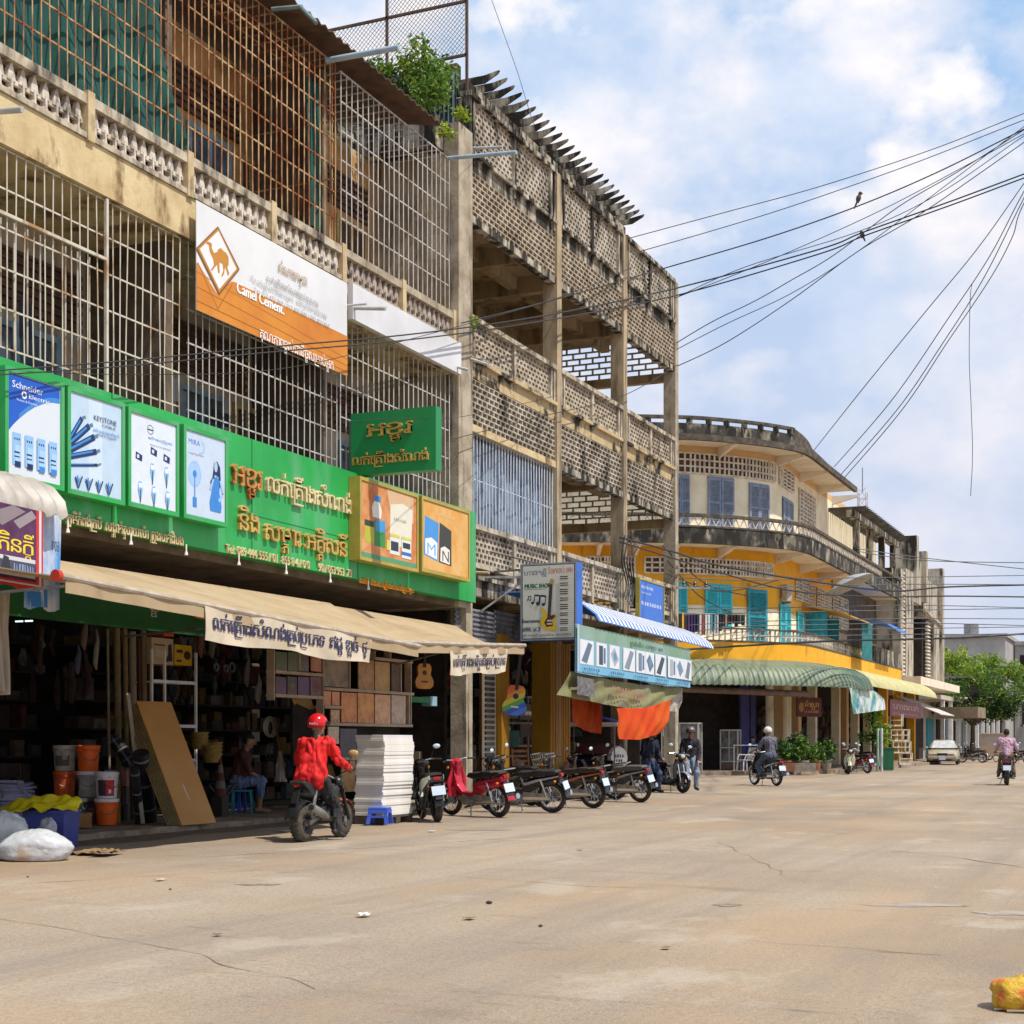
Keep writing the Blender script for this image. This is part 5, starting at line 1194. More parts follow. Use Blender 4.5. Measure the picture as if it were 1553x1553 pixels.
def plate_(root, x, z, tilt=.25, s=1):
    p = MB(); p.box((-.008, -.11 * s, -.075 * s), (.004, .11 * s, .075 * s)); p.xf(MX.Translation((x, 0, z)) @ MX.Rotation(tilt, 4, 'Y'))
    o = p.build('number_plate', plate, root)
    a = Art((x - .012, .1 * s, z - .065 * s), V((0, -.2 * s, 0)), V((.13 * s * sin(tilt), 0, .13 * s * cos(tilt))), lift=.002); a.step = .0015
    for i in range(3): a.rect(.1 + .28 * i, .56, .3 + .28 * i, .86, (.1, .14, .3))
    for i in range(4): a.rect(.08 + .22 * i, .12, .22 + .22 * i, .44, (.1, .14, .3))
    a.build(o, 'plate_lettering')
def basket(t):
    mb = MB(); [mb.tube([(.52 + .14 * a, .14 * b, .84), (.54 + .17 * a, .17 * b, 1.06)], .006, 4) for a in (-1, -.3, .3, 1) for b in (-1, -.5, 0, .5, 1)]; [mb.tube([(.53 - r_, -r_, z), (.53 + r_, -r_, z), (.53 + r_, r_, z), (.53 - r_, r_, z), (.53 - r_, -r_, z)], .008, 4) for z, r_ in ((.84, .14), (.95, .155), (1.06, .17))]; mb.build('basket', steel, t)
def underbone(label, body, loc, rot, trim=None, seat=seatm, roll=-.1, kind='cub', group=None, mirrors=True, rack=False, plate_on=True, basket_on=False):
    """step-through motorcycle; local +x is forwards"""
    t = thing('motorcycle', label, 'motorcycle', loc, rot, group, roll=roll); pm = paint(body); tm = paint(trim or body)
    sc = kind == 'scooter'
    r = .25 if sc else .285; WR[0] = r; fx, bx = .62, -.6
    wheel(t, fx, r, .045 if not sc else .055, not sc, chrome if not sc else black); wheel(t, bx, r, .05 if not sc else .06, not sc, chrome if not sc else black)
    # front end
    mb = MB()
    for s in (-1, 1): mb.tube([(fx, .085 * s, r), (.44, .085 * s, .72)], .024, 8)
    mb.build('fork', chrome if not sc else steel, t)
    fender(t, fx, r + .045, 20, 165, .13, tm)
    mb = MB(); mb.side([(.54, .34), (.50, .60), (.38, .88), (.33, .88), (.40, .60), (.42, .34)], -.05, .05)
    for s in (-1, 1): mb.poly([(.44, .05 * s, .88), (.51, .05 * s, .6), (.5, .05 * s, .33), (.46, .2 * s, .36), (.44, .23 * s, .62), (.40, .12 * s, .88)], (-.03, 0, 0))
    remesh(mb, .014, 3).build('leg_shield', pm, t, smooth=True)
    mb = MB(); mb.ball((.43, 0, .93), (.1, .13 if not sc else .17, .085), 14, 8); mb.side([(.5, .84), (.36, .82), (.3, .97), (.42, 1.0)], -.07, .07); remesh(mb, .012, 2).build('handlebar_cowl', pm if not sc else black, t, smooth=True)
    MB().ball((.5, 0, .93), (.045, .075, .055), 12, 8).build('headlight', mat('lamp_glass', (.6, .6, .58), r=.1), t, smooth=True)
    hb_ = MB().tube([(.36, .34, .98), (.40, .2, 1.0), (.40, 0, .97), (.40, -.2, 1.0), (.36, -.34, .98)], .012, 6).build('handlebar', chrome, t)
    for s in (-1, 1):
        MB().cyl((.375, .25 * s, .992), (.345, .37 * s, .977), .018).build('grip', black, hb_)
        if mirrors:
            m = MB(); m.tube([(.40, .2 * s, 1.0), (.41, .24 * s, 1.12), (.39, .29 * s, 1.18)], .006, 5); m.build('mirror_stem', black, hb_)
            m = MB(); m.ball((.39, .31 * s, 1.2), (.02, .065, .042), 12, 6); m.build('mirror', mirror, hb_, smooth=True)
        MB().ball((.47, .15 * s, .86), (.03, .03, .03), 8, 6).build('indicator', lensa, t, smooth=True); MB().ball((-.74, .12 * s, .60), (.03, .03, .025), 8, 6).build('indicator', lensa, t, smooth=True)
    # body
    mb = MB()
    if sc: mb.side([(.44, .34), (.28, .24), (-.05, .24), (-.2, .36), (-.3, .62), (-.62, .72), (-.82, .74), (-.84, .66), (-.66, .5), (-.45, .36), (-.3, .24), (-.1, .19), (.3, .18), (.5, .28)], -.13, .13); mb.ball((-.42, 0, .56), (.36, .16, .15), 14, 8)
    else: mb.side([(.40, .82), (.34, .56), (.2, .42), (-.02, .42), (-.14, .58), (-.5, .68), (-.82, .72), (-.82, .62), (-.5, .53), (-.26, .40), (-.12, .32), (.18, .32), (.42, .5), (.46, .8)], -.075, .075); mb.ball((-.42, 0, .57), (.34, .12, .095), 14, 8)
    remesh(mb, .015, 3).build('body_cover', pm, t, smooth=True)
    for s in (-1, 1):
        mb = MB(); y = (.155 if sc else .112) * s
        mb.poly([(-.1, y, .56), (-.35, y + .012 * s, .63), (-.8, y * .75, .70), (-.8, y * .75, .68), (-.38, y + .012 * s, .59), (-.14, y, .52)] if not sc else [(-.12, y, .40), (-.2, y, .62), (-.5, y * 1.02, .72), (-.86, y * .7, .77), (-.84, y * .7, .70), (-.5, y * 1.02, .56)], (0, .012 * s, 0)); mb.build('side_trim', tm if trim else chrome, t)
    mb = MB(); mb.side([(.06, .70), (.0, .77), (-.25, .775), (-.35, .80), (-.74, .80), (-.80, .77), (-.74, .71), (-.3, .68), (-.1, .66)], -.11, .11); remesh(mb, .014, 4).build('seat', seat, t, smooth=True)
    # running gear
    mb = MB(); mb.cyl((.16, -.10, .30), (.16, .10, .30), .095); mb.cyl((.16, 0, .30), (.36, 0, .33), .06); mb.box((-.1, -.09, .22), (.16, .09, .36)); mb.cyl((.02, -.13, .27), (.02, .13, .27), .075); mb.build('engine', steel, t, smooth=True)
    mb = MB(); mb.tube([(.3, -.08, .26), (.22, -.15, .2), (-.1, -.16, .2), (-.35, -.17, .25), (-.92, -.18, .36)], [.016, .018, .022, .045, .05], 10); mb.build('exhaust_pipe', chrome if not sc else black, t, smooth=True)
    mb = MB(); [mb.bar((-.05, y * s, .28), (bx, y * s, r), .035, .05) for s in (-1, 1) for y in (.085,)]; [mb.tube([(bx + .03, .11 * s, r), (-.45, .11 * s, .64)], .022, 8) for s in (-1, 1)]; mb.build('swing_arm', chrome if not sc else black, t)
    fender(t, bx, r + .06, 35, 175, .15, black if sc else pm)
    mb = MB(); [mb.bar((.0, .05 * s, .2), (-.02, .25 * s, .19), .03) for s in (-1, 1)]; mb.build('footrest', rubber, t)
    MB().tube([(-.02, .1, .24), (-.1, .2, .0)], .012, 6).build('side_stand', steel, t)
    MB().side([(-.80, .67), (-.855, .68), (-.85, .735), (-.79, .745)], -.055, .055).build('tail_lamp', lensr, t, bevel=.01)
    if plate_on:
        plate_(t, -.905, .52, .3); MB().bar((-.84, 0, .62), (-.93, 0, .38), .12, .012).build('plate_holder', black, t)
    if basket_on: basket(t)
    if rack: MB().tube([(-.6, .12, .8), (-.95, .12, .84), (-.95, -.12, .84), (-.6, -.12, .8)], .012, 6).build('grab_rail', chrome, t)
    if kind == 'cub':
        mb = MB(); mb.side([(-.08, .40), (-.62, .36), (-.62, .25), (-.08, .20)], .085, .10); mb.build('chain_case', steel, t)
    return t
GR = 'motorcycles parked in front of the shops'
BLK = (.012, .012, .014)
def gp(px, py): return onZ(px, py, 0)
def head(dx, dy): return math.atan2(dy, dx)
def bike_at(px, py, h, **k):
    """stand the rear tyre on the seen spot, pointing along h"""
    p = gp(px, py); L_ = .6; rot = head(*h); return dict(loc=(p.x + L_ * cos(rot), p.y + L_ * sin(rot), 0.004), rot=rot, **k)
underbone('black and white scooter seen from behind beside the white panel stack', BLK, **bike_at(664, 1247, (-.62, .78)), trim=(.60, .62, .55), kind='scooter', group=GR)
underbone('red step-through motorcycle between the white scooter and the black ones', (.50, .015, .04), **bike_at(757, 1240, (-1, .42)), trim=(.45, .02, .05), group=GR, rack=True, mirrors=False)
underbone('black motorcycle with blue mirrors and chrome exhaust in front of the wooden chair', BLK, **bike_at(838, 1233, (-1, .04)), roll=-.16, group=GR, trim=(.35, .36, .38))
underbone('black motorcycle with copper side stripe, middle of the three black ones', (.02, .018, .016), **bike_at(900, 1226, (-1, .19)), roll=-.08, basket_on=True, trim=(.45, .13, .04), group=GR, mirrors=False, rack=True, seat=mat('brown_seat_vinyl', (.05, .03, .022), r=.5))
underbone('black motorcycle with long grey seat edge before the tuk tuk', (.022, .022, .022), **bike_at(972, 1217, (-1, .28)), roll=-.13, trim=(.3, .3, .3), group=GR, seat=mat('grey_seat_vinyl', (.09, .085, .08), r=.5))
underbone('black motorcycle tucked in behind the blue mirrored one', (.014, .014, .016), **bike_at(806, 1222, (-1, .3)), trim=(.2, .2, .22), group=GR, mirrors=False)
underbone('blackish maroon motorcycle wedged behind the copper striped one', (.03, .01, .012), **bike_at(934, 1213, (-1, .05)), trim=(.5, .5, .5), roll=-.14, group=GR, rack=True)
underbone('black motorcycle under the helmeted person with the dark navy jacket', BLK, **bike_at(990, 1201, (.9, -.6)), trim=(.3, .32, .36), kind='scooter', group=GR, plate_on=False)
underbone('black and silver motorcycle facing the road under the person in pale jeans', (.016, .016, .018), **bike_at(1004, 1190, (.85, -.75)), trim=(.5, .52, .55), group=GR, plate_on=False)
underbone('pale cream fronted motorcycle parked beside the potted shrubs', (.42, .40, .26), **bike_at(1284, 1173.5, (.25, -.97)), group=GR, kind='scooter')
underbone('red and black motorcycle parked beyond the cream fronted one', (.30, .02, .03), **bike_at(1316, 1173, (-.8, .7)), trim=BLK, group=GR)
underbone('dark motorcycle with grey cover parked by the green bin', (.03, .03, .035), **bike_at(1320, 1164, (-.9, .4)), trim=(.5, .5, .5), group=GR, kind='scooter')
underbone('black motorcycle side on beyond the beige car', BLK, **bike_at(1500, 1153, (-1, .15)), group=GR)
underbone('dark motorcycle half hidden behind the one beyond the beige car', (.02, .02, .025), **bike_at(1488, 1150, (-1, .2)), trim=(.2, .2, .2), group=GR)
underbone('dark motorcycle nearest the pale street cart', (.02, .022, .03), **bike_at(1476, 1154, (-1, .4)), group=GR, mirrors=False)
underbone('black motorcycle just past the beige car', (.015, .015, .015), **bike_at(1490, 1157, (-.9, .1)), group=GR, rack=True)
underbone('motorcycle cut by the frame edge beside the pink shirted rider', (.02, .015, .012), **bike_at(1556, 1158, (-.6, .8)), group=GR, trim=(.3, .1, .02))
underbone('small dark motorcycle behind the potted shrubs of the yellow building', (.02, .02, .02), **bike_at(1252, 1164, (-.7, .7)), group=GR)
ra_ = bike_at(1178, 1192, (-.72, .69)); ra_['roll'] = 0
rideA = underbone('black motorcycle with red tail lamp ridden across the side street', BLK, **ra_, trim=(.4, .4, .42), kind='cub')
rb_ = bike_at(1527, 1191, (-.12, 1)); rb_['roll'] = 0
rideB = underbone('dark motorcycle with blue plate ridden away by the pink shirted rider', (.03, .016, .012), **rb_, trim=(.1, .03, .02), kind='scooter')

# the small fat tyred motorcycle ridden by the red jacket
p = gp(458, 1277); rot = head(-.06, 1)
mini = thing('small_motorcycle', 'small fat tyred black motorcycle carrying the person in red', 'motorcycle', (p.x + .5 * cos(rot), p.y + .5 * sin(rot), .004), rot)
WR[0] = .245
mud = mat('muddy_rubber', (.045, .038, .03), (.13, .10, .07), s=9, lo=.45, hi=.7, r=.9)
for x in (-.5, .62):
    w_ = MB().torus((x, 0, .245), .16, .09, 30, 10, 'y', .085).build('wheel', mud, mini, smooth=True)
    mb = MB(); mb.lathe([(.11, -.05), (.12, -.06), (.12, .06), (.11, .05), (.11, -.05)], (x, 0, .245), 22, 'y'); [mb.bar((x, 0, .245), (x + .115 * cos(k * 2 * pi / 5), 0, .245 + .115 * sin(k * 2 * pi / 5)), .03, .05, up=(0, 1, 0)) for k in range(5)]; mb.cyl((x, -.07, .245), (x, .07, .245), .045); mb.build('rim', steel, w_, smooth=True)
    mb = MB()
    for k in range(26):
        a = 2 * pi * k / 26
        for s in (-1, 1): mb.bar((x + .243 * cos(a), .005, .245 + .243 * sin(a)), (x + .23 * cos(a + .06), .06 * s, .245 + .23 * sin(a + .06)), .022, .014)
    mb.build('tread', mud, w_)
mb = MB(); [mb.tube([(.62, .12 * s, .245), (.42, .1 * s, .72)], .026, 8) for s in (-1, 1)]; mb.bar((.46, -.14, .64), (.46, .14, .64), .05); mb.build('fork', black, mini)
fender(mini, .62, .285, 30, 130, .17, mat('rust_orange_paint', (.35, .09, .03), (.2, .05, .02), s=4))
hbm = MB().tube([(.26, .36, .93), (.38, .2, .90), (.42, 0, .80), (.38, -.2, .90), (.26, -.36, .93)], .013, 6).build('handlebar', chrome, mini)
for s in (-1, 1):
    MB().cyl((.32, .28 * s, .915), (.24, .39 * s, .935), .019).build('grip', black, hbm)
    MB().tube([(.36, .22 * s, .90), (.36, .26 * s, 1.04), (.35, .30 * s, 1.10)], .007, 5).build('mirror_stem', black, hbm)
    MB().ball((.35, .32 * s, 1.14), (.02, .075, .05), 12, 8).build('mirror', mat('gold_mirror', (.55, .38, .14), r=.15) if s < 0 else mirror, hbm, smooth=True)
MB().ball((.5, 0, .74), (.08, .09, .09), 12, 8).build('headlight', black, mini, smooth=True)
mb = MB(); mb.side([(.40, .66), (.30, .72), (.05, .70), (-.05, .55), (.3, .50)], -.11, .11); mb.ball((.18, 0, .64), (.2, .13, .1), 14, 8); remesh(mb, .015, 3).build('tank', black, mini, smooth=True)
mb = MB(); mb.side([(.06, .66), (-.05, .70), (-.45, .76), (-.62, .80), (-.66, .76), (-.45, .63), (-.05, .58)], -.11, .11); mb.ball((-.3, 0, .62), (.3, .12, .08), 12, 8); remesh(mb, .015, 3).build('seat', seatm, mini, smooth=True)
mb = MB(); mb.cyl((.1, -.1, .36), (.1, .1, .36), .12); mb.box((-.12, -.1, .26), (.2, .1, .44)); mb.cyl((.02, -.15, .33), (.02, .15, .33), .08); mb.build('engine', steel, mini, smooth=True)
mb = MB(); mb.tube([(.3, -.1, .32), (.1, -.17, .24), (-.15, -.18, .3), (-.3, -.19, .36), (-.62, -.2, .45)], [.018, .02, .03, .055, .06], 10); mb.build('exhaust_pipe', steel, mini, smooth=True)
mb = MB(); mb.cyl((-.615, -.199, .449), (-.635, -.2, .455), .038); mb.build('exhaust_tip', mat('sooty', (.01, .01, .01)), mini)
mb = MB(); [mb.bar((-.05, .1 * s, .36), (-.5, .1 * s, .245), .04, .06) for s in (-1, 1)]; [mb.tube([(-.42, .1 * s, .3), (-.3, .1 * s, .66)], .025, 8) for s in (-1, 1)]; mb.bar((.38, 0, .7), (-.05, 0, .4), .07); mb.build('swing_arm', steel, mini)
fender(mini, -.5, .30, 55, 165, .19, black)
MB().side([(-.60, .71), (-.66, .725), (-.655, .75), (-.59, .755)], -.04, .04).build('tail_lamp', mat('dark_red_lens', (.2, .01, .01), r=.2), mini)
MB().bar((-.62, 0, .70), (-.72, 0, .50), .09, .014).build('plate_holder', black, mini)
for s in (-1, 1): MB().bar((-.06, .08 * s, .3), (-.08, .3 * s, .29), .035).build('footrest', rubber, mini)

# ---------------------------------------------------------------- people
def mid(a, b, t=.5): return V(a) * (1 - t) + V(b) * t
def person(label, loc, rot, J, shirt, trousers, shoe, hair=(.012, .01, .009), helmet=None, sleeve=1.0, legs=1.0, grip=False, z=0, group=None, visor=False, jacket=False, bulk=1.0):
    J = {k: V(v) for k, v in J.items()}
    t = thing('person', label, 'person', loc, rot, group)
    pe, ch, nk, hd_ = J['pel'], J['che'], J['nek'], J['hed']; fw = (J['look'] - hd_).normalized() if 'look' in J else V((1, 0, 0))
    lt = V((0, 0, 1)).cross(fw).normalized(); up = fw.cross(lt)
    rot3 = MX((fw, lt, up)).transposed()
    mb = MB()
    mb.caps(pe, mid(pe, ch, .55), .115, .115); mb.caps(mid(pe, ch, .5), ch, .115, .12)
    mb.caps(ch + V((0, .07, 0)), ch - V((0, .07, 0)), .11)
    mb.caps(nk - (nk - ch).normalized() * .06, hd_ - up * .06, .052, .05)
    mb.ball(hd_, (.095, .076, .115), 16, 12, rot3); mb.ball(hd_ + fw * .035 - up * .07, (.05, .05, .05), 12, 8); mb.caps(hd_ + fw * .088 + up * .01, hd_ + fw * .106 - up * .025, .011, .016, 8)
    for s in (-1, 1): mb.ball(hd_ + lt * .077 * s - fw * .005 - up * .005, (.022, .012, .032), 8, 6, rot3)
    tor = MB(); tor.caps(pe + V((0, 0, .02)), mid(pe, ch, .5), .145, .14); tor.caps(mid(pe, ch, .45), ch, .14, .15); tor.caps(ch + V((0, .08, .01)), ch - V((0, .08, .01)), .135)
    if bulk > 1:
        [tor.caps(ch + V((-.02, .07 * q, -.02)), pe + V((-.04, .075 * q, .0)), .115, .145, 16) for q in (-1, 0, 1)]
    leg = MB(); leg.caps(pe + V((0, .06, 0)), pe - V((0, .06, 0)), .135)
    shoes = MB()
    for sd_, s in (('l', 1), ('r', -1)):
        sh, el, wr = J['s' + sd_], J['e' + sd_], J['w' + sd_]; hi, kn, an = J['h' + sd_], J['k' + sd_], J['a' + sd_]
        mb.caps(mid(sh, ch, .4), sh, .06, .055); mb.caps(sh, el, .05, .038); mb.caps(el, wr, .037, .027)
        d = (wr - el).normalized(); h = J.get('d' + sd_, d); h = V(h).normalized(); sd2 = h.cross(V((0, 0, 1)))
        sd2 = sd2.normalized() if sd2.length > .1 else V((0, 1, 0)); dn = sd2.cross(h).normalized(); dn = dn if dn.z < 0 else -dn
        pm_ = wr + h * .065; mb.caps(wr, wr + h * .085, .027, .034, 10)
        for i, (o, ln) in enumerate(((-.027, .06), (-.009, .072), (.009, .068), (.027, .052))):
            b0 = wr + h * .085 + sd2 * o; 
            if grip: b1 = b0 + h * ln * .45 + dn * .012; b2_ = b1 + dn * ln * .6 - h * .01
            else: b1 = b0 + h * ln * .6 + dn * .006; b2_ = b1 + h * ln * .35 + dn * .02
            mb.caps(b0, b1, .0095, .009, 8); mb.caps(b1, b2_, .009, .008, 8)
        b0 = wr + h * .035 + sd2 * -.03 * s; mb.caps(b0, b0 + h * .035 - sd2 * .022 * s + dn * .012, .012, .0105, 8); mb.caps(b0 + h * .035 - sd2 * .022 * s + dn * .012, b0 + h * .065 - sd2 * .02 * s + dn * .03, .0105, .009, 8)
        mb.caps(pe + V((0, .05 * s, 0)), hi, .1, .095); mb.caps(hi, kn, .085, .056); mb.caps(kn, mid(kn, an, .35), .054, .056); mb.caps(mid(kn, an, .35), an, .056, .036)
        toe = J['t' + sd_]; mb.caps(an, mid(an, toe, .3) - V((0, 0, .02)), .036, .034); mb.caps(an - V((0, 0, .03)), toe, .034, .026)
        e_ = mid(sh, el, min(1, sleeve * 2)); tor.caps(mid(sh, ch, .5), sh, .085 * bulk, .078 * bulk); tor.caps(sh, e_, .074 * bulk, (.064 if sleeve <= .5 else .056) * bulk * bulk)
        if sleeve > .5: w2 = mid(el, wr, min(.97, (sleeve - .5) * 2)); tor.caps(el, w2, .056 * bulk * bulk, .045 * bulk)
        leg.caps(pe + V((0, .05 * s, 0)), hi, .125, .118); leg.caps(hi, kn, .108, .080); a_ = mid(kn, an, min(.95, legs)); leg.caps(kn, a_, .080, .060)
        shoes.caps(an - V((0, 0, .035)) - (toe - an).normalized() * .05, toe + V((0, 0, .0)), .042, .036)
    remesh(mb, .0105, 2).build('body', skin, t, smooth=True)
    remesh(tor, .014, 4 if bulk == 1 else 14, .022 if bulk == 1 else .03, 9 if bulk == 1 else 7).build('jacket' if jacket else 'shirt', shirt, t, smooth=True)
    remesh(leg, .014, 3, .018, 11).build('trousers', trousers, t, smooth=True)
    remesh(shoes, .012, 3).build('shoes', shoe, t, smooth=True)
    if helmet is not None:
        hm_ = MB(); hm_.ball(hd_ + up * .03 - fw * .008, (.142, .128, .135), 20, 14, rot3)
        keep = [i for i, p in enumerate(hm_.v) if not ((p - hd_).dot(up) < -.035 or ((p - hd_).dot(fw) > .055 and (p - hd_).dot(up) < .055))]
        ks = set(keep); fs = [f for f in hm_.f if all(i in ks for i in f)]; hm_.f = fs; hm_.m = [0] * len(fs)
        o = hm_.build('helmet', helmet, t, smooth=True); m_ = o.modifiers.new('shell', 'SOLIDIFY'); m_.thickness = .018
        MB().grid(lambda u, v: hd_ + up * (.06 - .02 * v) + rot3 @ V((.135 * cos((u - .5) * 2) + .05 * v, .125 * sin((u - .5) * 2), 0)), 10, 2, (0, 0, .006)).build('helmet_peak', black if not visor else mat('smoke_visor', (.03, .03, .035), r=.1), o)
        if visor: MB().grid(lambda u, v: hd_ + up * (.05 - .12 * v) + rot3 @ V((.15 * cos((u - .5) * 2.2), .135 * sin((u - .5) * 2.2), 0)), 12, 4, (0, 0, .002)).build('visor', mat('smoke_visor', (.03, .03, .035), r=.1), o)
        MB().tube([hd_ + lt * .085 - up * .02, hd_ + fw * .05 - up * .125, hd_ - lt * .085 - up * .02], .007, 4).build('chin_strap', black, o)
    else:
        hr = MB(); hr.ball(hd_ + up * .022 - fw * .016, (.102, .088, .11), 18, 12, rot3); hr.v = [p for p in hr.v]; ks = {i for i, p in enumerate(hr.v) if (p - hd_).dot(up) > .045 or (p - hd_).dot(fw) < -.012 and (p - hd_).dot(up) > -.06}
        hr.f = [f for f in hr.f if all(i in ks for i in f)]; hr.m = [0] * len(hr.f); o = hr.build('hair', mat('black_hair', hair, r=.6), t, smooth=True); m_ = o.modifiers.new('th', 'SOLIDIFY'); m_.thickness = .012
    return t
def rider(seat_z=.80, lean=.12, hands=(.34, .30, .97), feet=(.06, .2, .22), hx=-.28, look=0.0, head_up=.0, knee=(.18, .17, .56)):
    z = seat_z + .1
    J = dict(pel=(hx, 0, z), che=(hx + lean, 0, z + .40), nek=(hx + lean + .04, 0, z + .55), hed=(hx + lean + .085, 0, z + .69 + head_up))
    J['look'] = V(J['hed']) + V((1, look, -.08))
    for k, s in (('l', 1), ('r', -1)):
        J['s' + k] = (hx + lean + .005, .185 * s, z + .46); J['e' + k] = (hx + lean + .13, .29 * s, z + .22); J['w' + k] = (hands[0] - .1, hands[1] * s, hands[2] + .035); J['d' + k] = (1, -.05 * s, -.25)
        J['h' + k] = (hx + .04, .1 * s, z); J['k' + k] = (knee[0], knee[1] * s, knee[2] + .04); J['a' + k] = (feet[0] - .06, feet[1] * s, feet[2] + .08); J['t' + k] = (feet[0] + .13, (feet[1] + .02) * s, feet[2] + .03)
    return J
redj = mat('bright_red_jacket', (.66, .012, .012), (.52, .008, .008), s=4, r=.75)
dk = mat('black_trousers', (.018, .016, .018), (.03, .028, .03), s=6, r=.85)
shoed = mat('dark_shoe', (.03, .025, .022), r=.6)
jean = mat('blue_denim', (.06, .09, .17), (.035, .055, .11), s=8, r=.9)
jeanp = mat('pale_denim', (.22, .28, .37), (.12, .17, .25), s=5, r=.9)
redh = mat('red_helmet_paint', (.62, .008, .012), (.5, .006, .01), r=.15, spec=.6)
J = rider(.72, .10, (.28, .33, .92), (-.06, .2, .29), -.24, look=-.55, knee=(.16, .17, .50))
J['kr'] = V((.1, -.19, .42)); J['ar'] = V((.02, -.24, .12)); J['tr'] = V((.16, -.26, .05)); J['wl'] = V((.2, .34, .95))
pr = person('person in a red jacket and red helmet astride the small black motorcycle', mini.location, mini.rotation_euler[2], J, redj, dk, shoed, helmet=redh, grip=True, jacket=True, bulk=1.1)
hd_ = V(J['hed']); a = Art(hd_ + V((.05, -.139, -.02)), V((-.09, -.012, 0)), V((0, .02, .05)), lift=.002)
a = Art(hd_ + V((-.154, .055, .005)), V((.045, -.115, 0)), V((0, 0, .05)), lift=.012); a.text('Coca-Cola', .05, .2, .6, (.85, .85, .85), w=.9); lab = a.build(pr, 'helmet_lettering'); lab.parent = [c for c in pr.children if c.name.startswith('helmet')][0]
# the tail of a dark scarf or hair down the back
MB().tube([hd_ + V((-.10, -.02, -.08)), hd_ + V((-.18, -.05, -.2)), hd_ + V((-.20, -.08, -.33))], [.035, .03, .008], 8).build('ponytail', mat('black_hair', (.012, .01, .009)), pr, smooth=True)
J = rider(.80, .06, (.36, .30, .98), (.05, .17, .24), -.26)
person('person in a grey shirt and white helmet riding across the side street', rideA.location, rideA.rotation_euler[2], J, mat('slate_shirt', (.13, .13, .17), (.09, .09, .12), s=5, r=.9), mat('slate_jeans', (.10, .12, .18), (.06, .075, .12), s=6, r=.9), shoed, helmet=mat('white_helmet_paint', (.62, .60, .56), (.3, .28, .25), s=9, lo=.5, hi=.7, r=.2), grip=True, sleeve=.5)
J = rider(.78, .08, (.36, .31, .98), (.08, .23, .22), -.3, head_up=-.01)
person('bareheaded person in a pink shirt riding away down the street', rideB.location, rideB.rotation_euler[2], J, mat('pink_shirt', (.52, .33, .42), (.42, .26, .36), s=3, r=.9), mat('brown_trousers', (.13, .08, .05), (.08, .05, .035), s=5), shoed, grip=True, sleeve=.55)
# two people leaning on parked motorcycles
def standing(lean=0, hips=.86, spread=.12, fwd=.0, hand_z=.92, reach=.2, sit=False):
    J = dict(pel=(0, 0, hips), che=(lean, 0, hips + .42), nek=(lean + .03, 0, hips + .56), hed=(lean + .06, 0, hips + .71)); J['look'] = V(J['hed']) + V((1, 0, -.2))
    for k, s in (('l', 1), ('r', -1)):
        J['s' + k] = (lean, .18 * s, hips + .47); J['e' + k] = (lean + .03, .25 * s, hips + .2); J['w' + k] = (lean + reach, .17 * s, hand_z); J['d' + k] = (1, 0, -.3)
        J['h' + k] = (.02, .095 * s, hips - .03); J['k' + k] = (fwd + .14, (.11 + spread * .4) * s, .49); J['a' + k] = (fwd, (.1 + spread) * s, .09); J['t' + k] = (fwd + .16, (.12 + spread) * s, .04)
    return J
p = gp(996, 1203); person('helmeted person in a dark navy jacket and jeans half sitting on a parked motorcycle', (p.x - .3, p.y + .25, 0), head(.8, -.6), standing(.06, .80, .12, .12, .9, .24), mat('navy_jacket', (.016, .02, .045), (.01, .012, .03), s=5, r=.8), jean, shoed, helmet=mat('grey_helmet_paint', (.10, .10, .11), (.3, .3, .3), s=6, r=.2), visor=True, jacket=True)
p = gp(1046, 1199); person('person in a black open jacket and pale jeans standing by the silver trimmed motorcycle', (p.x, p.y, 0), head(.5, -.85), standing(.04, .84, .06, .05, .8, .12), mat('black_jacket', (.015, .013, .02), (.025, .022, .03), s=5, r=.8), jeanp, shoed, helmet=mat('plum_helmet_paint', (.08, .05, .06), (.25, .22, .22), s=6, r=.3), jacket=True)
def seated(seat=.44, fwd=.4):
    z = seat + .11
    J = dict(pel=(0, 0, z), che=(.1, 0, z + .40), nek=(.15, 0, z + .54), hed=(.2, .0, z + .68)); J['look'] = V(J['hed']) + V((1, -.1, -.25))
    for k, s in (('l', 1), ('r', -1)):
        J['s' + k] = (.1, .18 * s, z + .45); J['e' + k] = (.2, .24 * s, z + .17); J['w' + k] = (.38, .10 * s, z + .07); J['d' + k] = (1, -.4 * s, -.4)
        J['h' + k] = (.04, .1 * s, z); J['k' + k] = (fwd, .14 * s, z + .02); J['a' + k] = (fwd - .04, .12 * s, .09); J['t' + k] = (fwd + .12, .13 * s, .04)
    return J
SEATP = at(362, 1226, 25.2)
person('person in a dark maroon top and rolled jeans seated in the dark shop doorway', (SEATP.x - .1, SEATP.y + .1, .1), head(.75, .55), seated(.42), mat('maroon_top', (.10, .03, .03), (.06, .02, .02), s=5), mat('light_blue_jeans', (.14, .20, .36), (.09, .13, .25), s=5), mat('skin', (.3, .16, .1)), legs=.55, sleeve=.45)
p = at(1142, 1166, 60.6); person('person in a bright blue shirt seated behind the white plastic chair', (p.x, p.y, .16), head(.2, -1), seated(.44), mat('royal_blue_shirt', (.03, .08, .42), (.02, .05, .3), s=5), dk, shoed, sleeve=.5)
